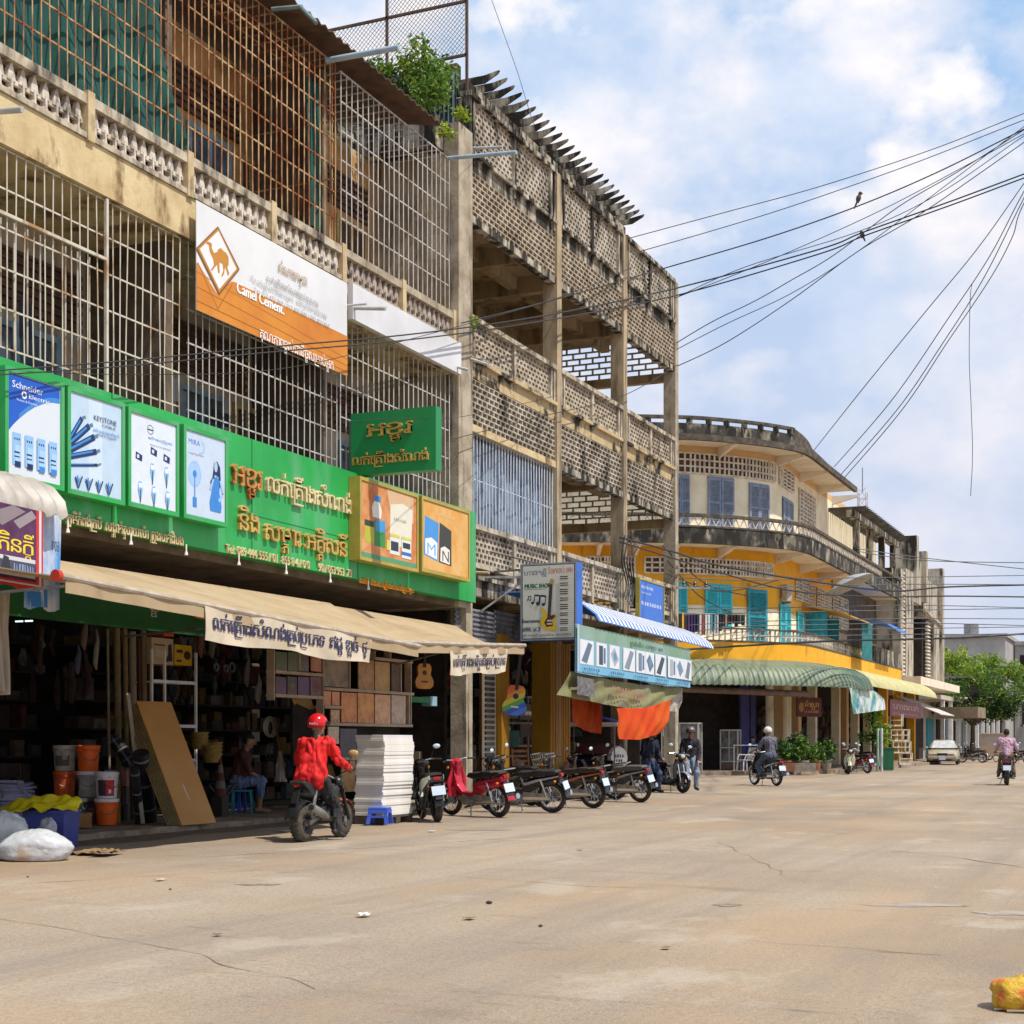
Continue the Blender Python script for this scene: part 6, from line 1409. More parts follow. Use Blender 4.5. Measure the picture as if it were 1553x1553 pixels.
# ---------------------------------------------------------------- goods in front of the hardware shop
PZ = .112
def onP(px, py): return onZ(px, py, .1)
def bucket(px, py, lev, body, lid, label, prt=None, col=None, r=.165, h=.38):
    p = col or onP(px, py); loc = V((p.x, p.y, PZ + lev * h))
    t = thing('paint_bucket', label, 'bucket', loc, R.uniform(-.6, .3) + .4, 'paint buckets at the kerb')
    bm_ = mat('bucket_plastic_%d_%d_%d' % tuple(int(k * 99) for k in body), body, tuple(k * .85 for k in body), s=6, r=.4, dirt=tuple(k * .5 for k in body), ds=4, dlo=.6, dhi=.75)
    MB().lathe([(.001, .006), (r * .84, .004), (r * .86, .02), (r * .97, h * .76), (r * 1.01, h * .77), (r * 1.01, h * .82), (r * .98, h * .83), (r * .99, h * .9), (.001, h * .9)], n=28).build('body', bm_, t, smooth=True)
    lm = mat('bucket_lid_%d_%d_%d' % tuple(int(k * 99) for k in lid), lid, tuple(k * .88 for k in lid), s=6, r=.4)
    MB().lathe([(r * 1.0, h * .865), (r * 1.05, h * .87), (r * 1.06, h * .97), (r * .99, h * .998), (r * .93, h * .998), (r * .92, h * .97), (.001, h * .97)], n=28).build('lid', lm, t, smooth=True)
    MB().torus((0, 0, h * .80), r * 1.03, .006, 26, 5, 'z').build('rib', bm_, t)
    MB().tube([(r * 1.02 * cos(a), r * 1.02 * sin(a), h * .78 - .14 * sin((a + 1.9) * pi / 2.2) ) for a in [-1.9 + 2.2 * k / 12 for k in range(13)]], .005, 5).build('handle', steel, t)
    if prt:
        mb = MB(); ms = []
        for (a0, a1, z0, z1, c) in prt:
            mb.k = len(ms); ms.append(ink(c)); rr = lambda z: r * (.86 + .11 * z / (h * .76)) + .003 + .0012 * len(ms)
            mb.grid(lambda u, v: (rr((z0 + (z1 - z0) * v) * h) * cos(rad(a0 + (a1 - a0) * u)), rr((z0 + (z1 - z0) * v) * h) * sin(rad(a0 + (a1 - a0) * u)), (z0 + (z1 - z0) * v) * h), 10, 2)
        mb.build('printed_wrap', ms, t, smooth=True)
    return t
ORG, WHT, CRM, GRY = (.85, .135, .01), (.78, .76, .78), (.55, .5, .42), (.40, .36, .33)
c1, c2_, c3, c4 = at(162, 1252, 21.7), at(134, 1249, 22.15), at(98, 1247, 22.3), at(115, 1247, 21.75)
bucket(0, 0, 0, ORG, WHT, 'orange paint bucket with a white lid under the red and white printed one', col=c1)
bucket(0, 0, 1, WHT, WHT, 'white paint bucket with red print on top of the white lidded orange one', col=c1, prt=[(-130, -40, .1, .7, (.06, .03, .04)), (-85, -45, .12, .7, (.6, .03, .02)), (-72, -58, .2, .34, (.75, .7, .68))])
bucket(0, 0, 0, (.10, .04, .05), (.2, .1, .12), 'dark maroon bucket at the bottom of the middle pile', col=c2_, prt=[(-100, -60, .3, .6, (.35, .12, .1))])
bucket(0, 0, 1, GRY, WHT, 'grey paint bucket with a dark picture in the middle of its pile', col=c2_, prt=[(-150, -100, .25, .68, (.05, .04, .04)), (-95, -40, .3, .6, (.45, .42, .4))])
bucket(0, 0, 2, ORG, ORG, 'orange paint bucket with an orange lid, topmost beside the tall white one', col=c2_)
bucket(0, 0, 0, CRM, CRM, 'cream paint bucket at the bottom of the pile under the orange one', col=c3)
bucket(0, 0, 1, (.62, .10, .02), (.68, .11, .01), 'dull orange paint bucket in the middle beneath the tall white one', col=c3)
bucket(0, 0, 2, (.46, .42, .35), (.5, .46, .38), 'grimy white paint bucket with a grey picture, topmost by the dark doorway', col=c3, prt=[(-140, -60, .2, .6, (.12, .1, .09)), (-95, -70, .45, .62, (.4, .38, .34))])
bucket(0, 0, 0, (.02, .10, .12), (.55, .53, .46), 'dark teal paint bucket with a cream lid behind the cardboard box', col=c4, prt=[(-75, -45, .35, .5, (.5, .5, .5)), (-75, -45, .25, .33, (.5, .08, .04))])
for i, (px, py, c, lab, lev) in enumerate([(177, 1250, (.06, .03, .05), 'dark round tin behind the orange bucket', 0), (177, 1250, (.02, .02, .04), 'black glossy tin stacked behind the white printed bucket', 1), (178, 1250, (.40, .36, .62), 'small lilac tin on top beside the white printed bucket', 2), (197, 1246, (.30, .12, .08), 'rusty red tin on a stack by the black rolls', 2), (197, 1246, (.05, .03, .03), 'dark brown tin under the rusty red one', 1), (199, 1246, (.04, .03, .03), 'black tin at the foot of the black rolls', 0)]):
    p = onP(px, py); t = thing('tin', lab, 'tin', (p.x - .12, p.y, PZ + .26 * lev), 0, 'tins beside the buckets')
    m_ = mat('tin_%d' % i, c, r=.35); MB().lathe([(.001, .004), (.085, .004), (.085, .235), (.09, .24), (.09, .25), (.001, .25)], n=20).build('body', m_, t, smooth=True); MB().torus((0, 0, .25), .085, .007, 20, 6, 'z').build('rim', steel, t)
p = onP(188, 1250); tag(MB().bar((p.x - .1, p.y, .115), (p.x - .12, p.y + .02, .75), .07, .03).build('timber_offcut', mat('yellow_wood', (.38, .26, .06), (.28, .18, .04))), 'yellowish wooden slat standing beside the tins', 'slat')
cardm = mat('cardboard', (.36, .19, .07), (.28, .14, .05), s=5, r=.85)
p = onP(122, 1256)
bx = thing('cardboard_box', 'small brown cardboard box on the kerb before the teal bucket', 'box', (p.x, p.y, PZ), .55)
MB().box((-.14, -.11, 0), (.14, .11, .2)).build('carton', cardm, bx, bevel=.004); MB().box((-.145, -.02, .199), (.145, .02, .203)).build('tape', mat('tape', (.45, .3, .15), r=.3), bx); MB().box((.141, -.07, .05), (.143, .07, .15)).build('stamp', mat('stamp', (.25, .1, .04)), bx)
# blue bin, yellow sheet, white sack, clear bag
p = onZ(66, 1286, 0)
bn = thing('blue_bin', 'square blue plastic bin beside the white sack', 'bin', (p.x, p.y + .15, .005), .3)
blup = mat('blue_bin_plastic', (.05, .07, .30), (.035, .05, .22), s=4, r=.4)
def tub(mb, x, y, z, t=.015, fl=1.12):
    pts = [(-x, -y), (x, -y), (x, y), (-x, y)]
    vs = [(a, b, 0) for a, b in pts] + [(a * fl, b * fl, z) for a, b in pts] + [((a - t * (1 if a > 0 else -1)) * fl, (b - t * (1 if b > 0 else -1)) * fl, z) for a, b in pts] + [(a * .9, b * .9, t) for a, b in pts]
    return mb.add(vs, [(3, 2, 1, 0)] + [(i, (i + 1) % 4, 4 + (i + 1) % 4, 4 + i) for i in range(4)] + [(4 + i, 4 + (i + 1) % 4, 8 + (i + 1) % 4, 8 + i) for i in range(4)] + [(8 + i, 8 + (i + 1) % 4, 12 + (i + 1) % 4, 12 + i) for i in range(4)] + [(12, 13, 14, 15)])
tub(MB(), .24, .22, .46).build('tub', blup, bn, bevel=.01); mb = MB(); [mb.bar((-.27, y, .44), (.27, y, .44), .03) for y in (-.25, .25)]; [mb.bar((x, -.25, .44), (x, .25, .44), .03) for x in (-.27, .27)]; mb.build('rim', blup, bn)
def lump(c, r, name, label, m, cat, seed=1, amp=.3, fs=3, rot=0, n=64, flat=True, crease=.05):
    mb = MB().ball((0, 0, 0), 1, n, n // 2)
    for i, v in enumerate(mb.v):
        a = noise.noise(V(v) * fs * .5 + V((seed, 0, 0))) * amp + crease * (abs(noise.noise(V((v.x * fs * 2.4, v.y * fs * .8, v.z * fs * 2.4 + seed)))) * 2 + abs(noise.noise(V((v.x * fs * 1.5 + v.z * fs * 3, v.y * fs * 4.5, seed + 7)))) * 1.3 + abs(noise.noise(V(v) * fs * 5.5)) * .6); p = v * (1 + a); p = V((p.x * r[0], p.y * r[1], p.z * r[2]))
        if flat and p.z < -r[2] * .55: p.z = -r[2] * .55 - (p.z + r[2] * .55) * -.05
        mb.v[i] = p
    zmin = min(v.z for v in mb.v); mb.xf(MX.Translation((c[0], c[1], c[2] - zmin)) @ MX.Rotation(rot, 4, 'Z'))
    return tag(mb.build(name, m, smooth=True, ang=180), label, cat)
p = onZ(40, 1306, 0)
lump((p.x, p.y + .12, .004), (.40, .26, .21), 'white_sack', 'full white plastic sack lying at the road edge, brown at its base', mat('white_sack_plastic', (.50, .52, .55), (.34, .30, .26), s=2.6, lo=.5, hi=.72, r=.35, bump=.6, bs=7, dirt=(.42, .22, .10), ds=1.2, dlo=.58, dhi=.7, dst=1), 'sack', 4, .22, 2.0, rot=.25, crease=.035)
p2 = onZ(2, 1304, 0); lump((p2.x - .05, p2.y + .2, .004), (.24, .22, .32), 'white_sack', 'knotted neck of a second white sack at the frame edge', mat('white_sack_dirty', (.55, .56, .58), (.3, .28, .26), s=3.5, r=.4, bump=.6, bs=8), 'sack', 9, .3, 2.4, crease=.04)
ym = mat('yellow_sheet', (.62, .52, .012), (.5, .4, .008), s=3, r=.5, bump=.3, bs=8)
c = at(58, 1222, 18.6)
def yf(u, v):
    x = (u - .5) * 1.05; y = (v - .5) * .55
    z = .12 * sin(u * pi) ** .6 + .07 * noise.noise(V((u * 4, v * 3, 1))) + .05 * noise.noise(V((u * 9, v * 7, 4))) - .16 * max(0, .3 - u) - .12 * abs(v - .5) * 2 + .05 * max(0, u - .75) * 4
    w_ = 1 - .45 * max(0, (u - .55)) * 2
    return c + V((x * CA, x * SA, 0)) + V((-SA, CA, 0)) * y * w_ + V((0, 0, z - .02 + .06 * (u - .5)))
tag(MB().grid(yf, 50, 26, (0, 0, -.006)).build('yellow_sheet', ym, smooth=True), 'crumpled bright yellow sheet thrown over the blue bin', 'sheet')
c = at(74, 1256, 18.1); lump((c.x, c.y - .02, c.z - .14), (.10, .08, .12), 'clear_bag', 'small clear plastic bag hanging on the blue bin', mat('clear_plastic', (.42, .43, .46), (.25, .25, .28), s=8, r=.15, bump=.5, bs=14), 'bag', 5, .3, 3, flat=False)
# hose coils
hosem = mat('grey_blue_hose', (.50, .52, .72), (.36, .37, .54), s=4, r=.35)
p = onP(25, 1247); p = V((p.x - .1, p.y, PZ)); k_ = 0
hcl = thing('hose_coil', 'tall coil of grey blue hose tied with straw bands at the frame edge', 'hose', p)
mb = MB(); pts = []
for i in range(11 * 20):
    a = 2 * pi * i / 20; q = i / 20; r_ = .34 + .035 * sin(q * 2.3) + .02 * sin(a * 3 + q); pts.append((r_ * cos(a), r_ * sin(a), .03 + .052 * q + .012 * sin(a * 2 + q * 5)))
mb.tube(pts, .024, 7); pts = [(x * .86, y * .86, z + .02) for x, y, z in pts[:9 * 20]]; mb.tube(pts, .024, 6)
mb.build('hose', hosem, hcl, smooth=True)
mb = MB(); [mb.torus((.36 * cos(a), .36 * sin(a), .42), .07, .012, 14, 6, 'y') for a in (-1.3,)]; mb.build('straw_band', mat('straw', (.38, .26, .1), (.28, .18, .06)), hcl)
MB().tube([(.30, -.2, .6), (.42, -.25, .5), (.62, -.2, .30), (.75, -.1, .16)], .018, 6).build('loose_end', hosem, hcl)
p = at(22, 1150, 20.5); bx = thing('dark_crate', 'dark cardboard crate resting on top of the hose coil', 'box', (hcl.location.x - .05, hcl.location.y, PZ + .66), .5)
MB().box((-.17, -.14, 0), (.17, .14, .2)).build('carton', mat('dark_card', (.05, .035, .03), (.03, .02, .02)), bx, bevel=.004); MB().box((-.172, -.03, -.001), (.172, .03, .203)).build('tape', mat('straw_tape', (.25, .17, .08)), bx)
# flattened cardboard litter
p = onZ(125, 1296, 0)
for i, (dx, dy, s_, lab) in enumerate([(-.05, 0, .22, 'torn flat piece of cardboard beside the white sack'), (.25, .02, .27, 'wider torn cardboard sheet lying beyond the sack'), (.42, -.12, .14, 'small curled scrap of cardboard at the shadow edge')]):
    tag(MB().grid(lambda u, v: (p.x + dx + s_ * 1.5 * (u - .5) * CA - .2 * (v - .5) * SA, p.y + dy + s_ * 1.5 * (u - .5) * SA + .35 * (v - .5), .01 + .06 * abs(noise.noise(V((u * 3 + i, v * 3, i)))) + .02 * i), 12, 8, (0, 0, .004)).build('cardboard_scrap', mat('grimy_card', (.27, .18, .085), (.16, .1, .05), s=4)), lab, 'cardboard')
tag(MB().grid(lambda u, v: V(onZ(552, 1391, 0)) + V(((u - .5) * .08, (v - .5) * .12, .012 + .02 * abs(sin(u * 5 + v * 3)))), 5, 5, (0, 0, .002)).build('paper_scrap', white), 'small white scrap of paper lying alone on the road', 'paper')
for px, py, s_, lab in [(820, 1406, .03, 'single dark stone on the empty road'), (42, 1331, .025, 'small dark pebble on the road below the sack'), (258, 1350, .025, 'dark pebble near the shadow edge of the awning'), (742, 1371, .05, 'brown clod of dirt at the middle of the road')]:
    p = onZ(px, py, 0); lump((p.x, p.y, .004), (s_ * .5, s_ * .5, s_ * .3), 'pebble', lab, mat('dark_stone', (.07, .055, .045), (.03, .025, .02)), 'stone', px, .3, 2, n=12)
# yellow bag at the corner of the frame
p = onZ(1531, 1530, 0)
yb = lump((p.x + .06, p.y + .02, .004), (.15, .13, .10), 'yellow_bag', 'crumpled yellow plastic bag with an orange patch at the frame corner', mat('yellow_bag_plastic', (.62, .36, .02), (.38, .27, .015), s=7, lo=.42, hi=.6, r=.25, dirt=(.66, .12, .015), ds=8, dlo=.48, dhi=.58, dst=1, bump=.7, bs=30), 'bag', 3, .3, 2.5, n=60, crease=.06)
for i, (dx, dy, l_) in enumerate([(-.06, -.1, .1), (.0, -.13, .13)]): tag(MB().bar((p.x + dx, p.y + dy, .012), (p.x + dx + l_, p.y + dy + .03, .014), .012, .008).build('dry_twig', mat('twig_pale', (.42, .34, .25))), ['short pale twig beside the yellow bag', 'longer pale twig in front of the yellow bag'][i], 'twig')
# leaning hardboard sheets
hbm_ = mat('hardboard', (.56, .30, .10), (.50, .245, .07), s=.8, r=.7); hbe = mat('hardboard_edge', (.30, .22, .09), (.2, .14, .06), s=4)
B0_, B1_ = onP(276, 1253), onP(328, 1249)
du = V((B1_.x - B0_.x, B1_.y - B0_.y, 0)); du = du.normalized()
wB = (B1_ - B0_).length
tb = -SA * B0_.x + CA * B0_.y
T0_ = at(207, 1063, tb * 1.035); T1_ = T0_ + du * wB * 1.0 + V((0, 0, .0))
lean_n = du.cross(T0_ - B0_).normalized()
if lean_n.dot(V((0, 0, 0)) - B0_) < 0: lean_n = -lean_n
for i in range(7):
    o_ = lean_n * (-.034 * i) + du * (-.015 * i) ; k = 1 - .012 * i
    mb = MB(); q = [B0_ + o_, B1_ + o_, T1_ + o_ - (T1_ - B1_) * (.01 * i), T0_ + o_ - (T0_ - B0_) * (.01 * i)]; q = [V((a.x, a.y, max(a.z, PZ))) for a in q]
    mb.poly(q, lean_n * -.018); o = mb.build('hardboard_sheet', hbm_ if i < 1 else hbe)
    tag(o, 'front orange brown hardboard sheet with a pale scuff, leaning at the kerb' if i == 0 else 'brown board edge leaning behind the front hardboard sheet', 'board', 'boards leaning at the kerb')
    if i == 0:
        a = Art(B0_ + lean_n * .002, B1_ - B0_, T0_ - B0_, lift=.003); a.line([(.52, .02), (.44, .32)], .012, (.62, .56, .48)); o_ = a.build(o, 'scuff_mark'); 
        for v in o_.data.vertices: v.co -= o.location
tag(MB().bar(onP(222, 1252) + V((-.1, .05, .02)), at(194, 1052, 22.3), .055, .03).build('pale_batten', mat('pale_timber', (.42, .36, .28), (.32, .26, .19), s=5)), 'pale timber batten leaning against the boards', 'batten')
tag(MB().cyl(at(206, 1130, 23.2), at(184, 957, 23.8), .018).build('bamboo_stick', mat('bamboo', (.42, .24, .08), (.32, .17, .06))), 'thin bamboo stick standing behind the hardboard sheets', 'stick')
rollm = mat('black_film', (.02, .019, .021), (.035, .033, .035), s=5, r=.3)
for i, (b, t_, tt, r_, lab) in enumerate([((228, 1248), (213, 1142), 21.9, .12, 'upright black plastic roll with tape bands beside the boards'), ((213, 1250), (204, 1165), 21.6, .07, 'slimmer black roll standing by the buckets'), ((200, 1160), (172, 1120), 23.0, .1, 'black roll lying slanted behind the orange bucket')]):
    p0 = onP(*b) + V((-.05, .05, .02)) if i < 2 else at(b[0], b[1], tt); p1 = at(t_[0], t_[1], tt)
    t = thing('black_roll', lab, 'roll', p0, world=True, group='black plastic rolls'); d = p1 - p0
    part('roll', rollm, lambda mb: mb.cyl(p0, p1, r_, n=18), t, smooth=True)
    for u in (.2, .55, .9): part('tape', mat('pale_tape', (.2, .2, .2), r=.3), lambda mb: mb.cyl(p0 + d * u, p0 + d * (u + .03), r_ + .002, n=18), t)
# stools
def stool(px, py, z, lab, col, rot=.2, h=.36, w=.17):
    p = onZ(px, py, z); t = thing('plastic_stool', lab, 'stool', (p.x, p.y, z + .006), rot); m_ = mat('stool_plastic', col, tuple(k * .85 for k in col), r=.35)
    MB().box((-w, -w, h - .03), (w, w, h)).build('seat', m_, t, bevel=.012)
    for sx in (-1, 1):
        for sy in (-1, 1): MB().poly([(sx * (w + .03), sy * (w + .03), 0), (sx * (w - .03), sy * (w + .03), 0), (sx * (w - .06), sy * (w - .01), h - .03), (sx * (w - .005), sy * (w - .01), h - .03)], (0, -.035 * sy, 0)).build('leg', m_, t)
    mb = MB(); mb.box((-w, -w - .005, h - .09), (w, -w + .012, h - .03)); mb.box((w - .012, -w, h - .09), (w + .005, w, h - .03)); mb.box((-w - .012, -w - .012, .1), (w + .012, -w, .13)); mb.build('apron', m_, t)
stool(576, 1250, 0.016, 'small blue plastic stool on the road before the white panel stack', (.06, .13, .62), .25, .26, .15)
stool(353, 1232, .1, 'taller pale blue plastic stool by the seated person', (.14, .20, .72), .3, .5, .17)
sp_ = thing('plastic_stool', 'dark stool under the person seated in the doorway', 'stool', (SEATP.x - .02, SEATP.y + .15, .11), .5); MB().box((-.17, -.17, .36), (.17, .17, .39)).build('seat', teald, sp_, bevel=.01); [MB().bar((.14 * a, .14 * b, .36), (.17 * a, .17 * b, 0), .03).build('leg', teald, sp_) for a in (-1, 1) for b in (-1, 1)]
ft = thing('folding_table', 'low folding table with crossed metal legs beside the pale blue stool', 'table', tuple(onP(338, 1236)), .3)
MB().box((-.2, -.17, .5), (.2, .17, .525)).build('table_top', black, ft); [MB().bar((-.18 * s, y, .5), (.2 * s, y, 0), .02).build('leg', steel, ft) for s in (-1, 1) for y in (-.15, .15)]
# white panel stack on the road: every panel a thing
base = V((onZ(582, 1251, 0).x, onZ(582, 1251, 0).y, 0)); PX, PY = .52, 1.02
pan = mat('white_panel_card', (.74, .72, .68), (.66, .62, .57), s=2, r=.8); panel_e = mat('panel_face', (.66, .66, .67), (.58, .58, .6), s=2, r=.8)
pl = thing('pallet', 'low dark pallet under the white panel stack', 'pallet', base + V((-PX / 2, PY / 2, .004)))
for k in range(3): MB().box((-PX / 2, -PY / 2 + k * .42, 0), (PX / 2, -PY / 2 + .14 + k * .42, .1)).build('bearer', mat('pallet_wood', (.06, .045, .035), (.1, .08, .06)), pl)
MB().box((-PX / 2, -PY / 2, .1), (PX / 2, PY / 2, .13)).build('deck', mat('pallet_wood', (.06, .045, .035)), pl)
zz_ = .137; NP = 24
for i in range(NP):
    h = .052; j = lambda: R.uniform(-.016, .016); big = i > 15
    o_ = base + V((-PX / 2 + j() - (.015 if i < 8 else 0) , PY / 2 + j() + (.03 if big else 0), zz_))
    t = MB(); t.box((o_.x - PX / 2 + .01, o_.y - PY / 2 + .01, o_.z), (o_.x + PX / 2 - .01, o_.y + PY / 2 - .01, o_.z + h))
    o = t.build('white_panel_box', pan if i < NP - 1 else panel_e, bevel=.004); zz_ += h + .001
    tag(o, 'topmost white panel box of the tall stack on the road' if i == NP - 1 else 'lowest white panel box of the stack, resting on the dark pallet' if i == 0 else 'flat white panel box inside the tall stack beside the blue stool', 'box', 'white panel boxes stacked on the road')

# ---------------------------------------------------------------- shelves, tiles, instruments inside the shop fronts
RX = -13.35
def yz(px, py, X=RX): p = onX(px, py, X); return p.y, p.z
rk = thing('tile_rack', 'pale wooden display rack of tiles behind the white panel stack', 'rack', (RX, yz(560, 1100)[0], .1), world=True)
rw = mat('pale_rack_wood', (.52, .42, .32), (.4, .31, .22), s=5)
def hb2(px0, py0, px1, py1, th=.05, X=RX):
    y0, z0 = yz(px0, py0, X); y1, z1 = yz(px1, py1, X); z_ = (z0 + z1) / 2
    part('shelf', rw, lambda mb: mb.box((X - .14, y0, z_ - th / 2), (X + .06, y1, z_ + th / 2)), rk)
hb2(414, 1020, 488, 1023); hb2(414, 1055, 488, 1058); hb2(488, 1044, 624, 1053); hb2(488, 1072, 514, 1073); hb2(496, 1099, 622, 1100); hb2(513, 1150, 560, 1151); hb2(565, 999, 622, 1004)
for px, y0_, y1_ in [(413, 985, 1062), (452, 985, 1018), (488, 1000, 1150), (528, 1000, 1046), (566, 968, 1000), (590, 972, 1004), (606, 1005, 1050), (621, 1004, 1100), (618, 1052, 1098)]:
    y, z1 = yz(px, y0_); z0 = max(.1, yz(px, y1_)[1]); part('upright', rw, lambda mb: mb.box((RX - .10, y - .014, z0), (RX + .04, y + .014, z1)), rk)
part('rack_back', dark, lambda mb: mb.box((RX - .25, yz(460, 1100)[0], .9), (RX - .2, yz(620, 1100)[0], 2.9)), rk)
marb = lambda n, a, b, s=6: mat('tile_' + n, tuple(min(.8, k * q) for k, q in zip(a, (2.6, 2.2, 1.9))), tuple(min(.8, k * q) for k, q in zip(b, (2.5, 2.1, 1.8))), s=s, r=.35)
tl = [(416, 434, 988, 1018, marb('g', (.04, .07, .045), (.07, .1, .06)), 'dark green patterned tile beside the dark doorway', 'star'), (435, 451, 989, 1018, marb('g', (.04, .07, .045), (.07, .1, .06)), 'second dark green tile on the upper shelf', 'star'), (453, 467, 990, 1019, marb('k', (.05, .045, .04), (.08, .07, .06)), 'near black tile beside the brown emblem tile', None), (470, 486, 990, 1019, marb('b', (.24, .09, .03), (.17, .06, .02)), 'brown tile with a pale rosette', 'ring'),
      (416, 433, 1026, 1053, marb('p', (.03, .012, .03), (.06, .02, .04)), 'deep plum tile on the middle shelf', None), (434, 449, 1026, 1054, marb('p', (.03, .012, .03), (.06, .02, .04)), 'plum tile with a faint green motif', 'star2'), (450, 468, 1026, 1055, marb('v', (.045, .015, .07), (.03, .01, .04)), 'violet tile next to the plum ones', None), (469, 487, 1026, 1056, marb('m', (.05, .012, .02), (.08, .02, .03)), 'maroon tile with a round motif', 'ring2'),
      (489, 527, 993, 1043, marb('o', (.14, .11, .05), (.05, .04, .02), 4), 'large dark olive marbled tile on the top shelf', None), (542, 566, 1000, 1047, marb('t', (.22, .14, .05), (.13, .08, .03), 7), 'speckled tan tile beside a gap in the rack', None), (567, 590, 1003, 1049, marb('y', (.24, .18, .07), (.18, .13, .05)), 'plain mustard tile beside the speckled tan one', None), (592, 604, 1006, 1050, marb('k2', (.06, .04, .03), (.03, .02, .015)), 'narrow dark tile at the rack end', None),
      (489, 501, 1048, 1070, marb('r', (.30, .14, .05), (.2, .09, .03)), 'small rust tile under the olive marbled one', None), (502, 514, 1049, 1070, marb('r2', (.32, .16, .07), (.24, .1, .04)), 'small orange tile beside the rust one', None), (500, 514, 1076, 1096, marb('c', (.33, .22, .12), (.12, .07, .04), 16), 'small checked cream and brown tile', None), (516, 540, 1050, 1096, marb('w', (.32, .15, .035), (.22, .09, .02), 7), 'tall orange wood grain tile', None), (541, 566, 1051, 1097, marb('w2', (.34, .17, .045), (.2, .09, .025), 5), 'second orange wood grain tile with darker grain', None), (567, 591, 1053, 1098, marb('q', (.40, .24, .15), (.26, .14, .09), 8), 'pinkish stone tile beside the grey one', None), (592, 614, 1054, 1098, marb('s', (.26, .24, .22), (.17, .16, .15), 9), 'grey stone tile at the rack end', None),
      (514, 540, 1105, 1148, marb('n', (.02, .02, .035), (.04, .035, .05)), 'dark navy tile standing low behind the rider', None), (516, 538, 1154, 1200, marb('x', (.20, .12, .04), (.1, .06, .02), 5), 'striped brown tile on the lowest shelf', None), (496, 513, 1102, 1128, marb('l', (.3, .27, .22), (.18, .16, .13), 14), 'pale mosaic tile beside the information board', None)]
for px0, px1, py0, py1, m_, lab, mo in tl:
    y0, z1 = yz(px0, py0); y1, z0 = yz(px1, py1); X = RX + .0
    t = thing('tile', lab, 'tile', (X, (y0 + y1) / 2, z0), world=True, group='tiles on the display rack')
    part('slab', m_, lambda mb: mb.box((X, y0 + .01, z0), (X + .02, y1 - .01, z1)), t)
    if mo:
        a = artx(X + .02, y0, y1, z0, z1, lift=.003); c = {'star': (.16, .18, .12), 'ring': (.5, .38, .25), 'star2': (.16, .16, .08), 'ring2': (.22, .08, .09)}[mo]
        if 'ring' in mo: a.ell(.5, .5, .28, .3, c, ring=.75); a.ell(.5, .5, .12, .14, c)
        else: a.poly([(.5, .1), (.62, .38), (.88, .5), (.62, .62), (.5, .9), (.38, .62), (.12, .5), (.38, .38)], c); a.ell(.5, .5, .42, .44, c, ring=.9)
        a.build(t, 'motif')
# information board leaning
q0, q1, q2, q3 = onP(492, 1222), onP(522, 1218), at(470, 1054, 25.6), at(441, 1052, 25.2)
ib = thing('information_board', 'tall orange and tan printed board leaning behind the red rider', 'board', q0, world=True)
part('board', mat('tan_board', (.34, .22, .09), (.28, .17, .06), s=2), lambda mb: mb.poly([q0, q1, q2, q3], V((-.03, .01, 0))), ib)
a = Art(q0, q1 - q0, q3 - q0, lift=.006); a.rect(.0, .5, .42, 1, (.55, .24, .015)); 
for k in range(7): a.scrawl(.48, .9 - k * .07, .42, .03, (.1, .1, .05), 5)
a.rect(.12, .62, .17, .78, (.06, .05, .03)); a.rect(.2, .62, .25, .78, (.06, .05, .03)); a.ell(.18, .82, .08, .03, (.06, .05, .03)); a.build(ib)
# shelf unit with boxes, pipes standing, coils, mops in the dark shop
su = thing('shelf_unit', 'thin white metal shelf unit with boxes in the hardware shop', 'shelf', (-14.6, yz(262, 1050, -14.6)[0], .1), world=True)
sy0, sy1 = yz(230, 1050, -14.6)[0], yz(297, 1050, -14.6)[0]
part('frame', white, lambda mb: [mb.bar((-14.6, y, .1), (-14.6, y, 2.75), .035) for y in (sy0, sy0 + .33, sy1)] + [mb.bar((-14.6, sy0, z), (-14.6, sy1, z), .05) for z in (1.0, 1.55, 2.25)] + [mb.box((-15, sy0, z - .02), (-14.6, sy1, z)) for z in (1.55, 2.25)], su)
def simplebox(name, px0, px1, py0, py1, X, c, label, draw=None, d=.3, cat='box', group=None):
    y0, z1 = yz(px0, py0, X); y1, z0 = yz(px1, py1, X); t = thing(name, label, cat, (X - d / 2, (y0 + y1) / 2, z0), world=True, group=group)
    part('carton', mat('carton_%d_%d_%d' % tuple(int(k * 99) for k in c), c, tuple(k * .85 for k in c), s=5), lambda mb: mb.box((X - d, y0, z0), (X, y1, z1)), t, bevel=.004)
    if draw: a = artx(X, y0, y1, z0, z1, lift=.003); draw(a); a.build(t)
    return t
simplebox('carton', 230, 263, 966, 1009, -14.6, (.48, .36, .22), 'cream carton with a dark tool picture on the shelf unit', lambda a: (a.poly([(.1, .3), (.5, .25), (.55, .5), (.2, .6)], (.5, .42, .3)), a.poly([(.6, .1), (.95, .15), (.9, .8), (.75, .75), (.75, .4)], (.03, .02, .02)), a.rect(.1, .7, .6, .76, (.1, .06, .04))))
simplebox('carton', 249, 264, 948, 966, -14.58, (.62, .07, .02), 'small red carton on top of the cream carton', lambda a: a.scrawl(.2, .3, .6, .3, (.6, .45, .4), 3))
simplebox('carton', 265, 291, 977, 1010, -14.6, (.60, .36, .01), 'yellow carton with a black disc on the shelf unit', lambda a: (a.ell(.72, .5, .2, .22, (.03, .02, .01)), a.rect(.1, .15, .4, .25, (.03, .03, .02)), a.rect(.1, .6, .45, .75, (.03, .03, .02))))
pipem = [mat('pipe_tan', (.22, .17, .08), (.15, .11, .05), s=4), mat('pipe_grey', (.26, .23, .17), (.18, .15, .1), s=4), mat('pipe_plum', (.10, .03, .025), (.06, .02, .02), s=4)]
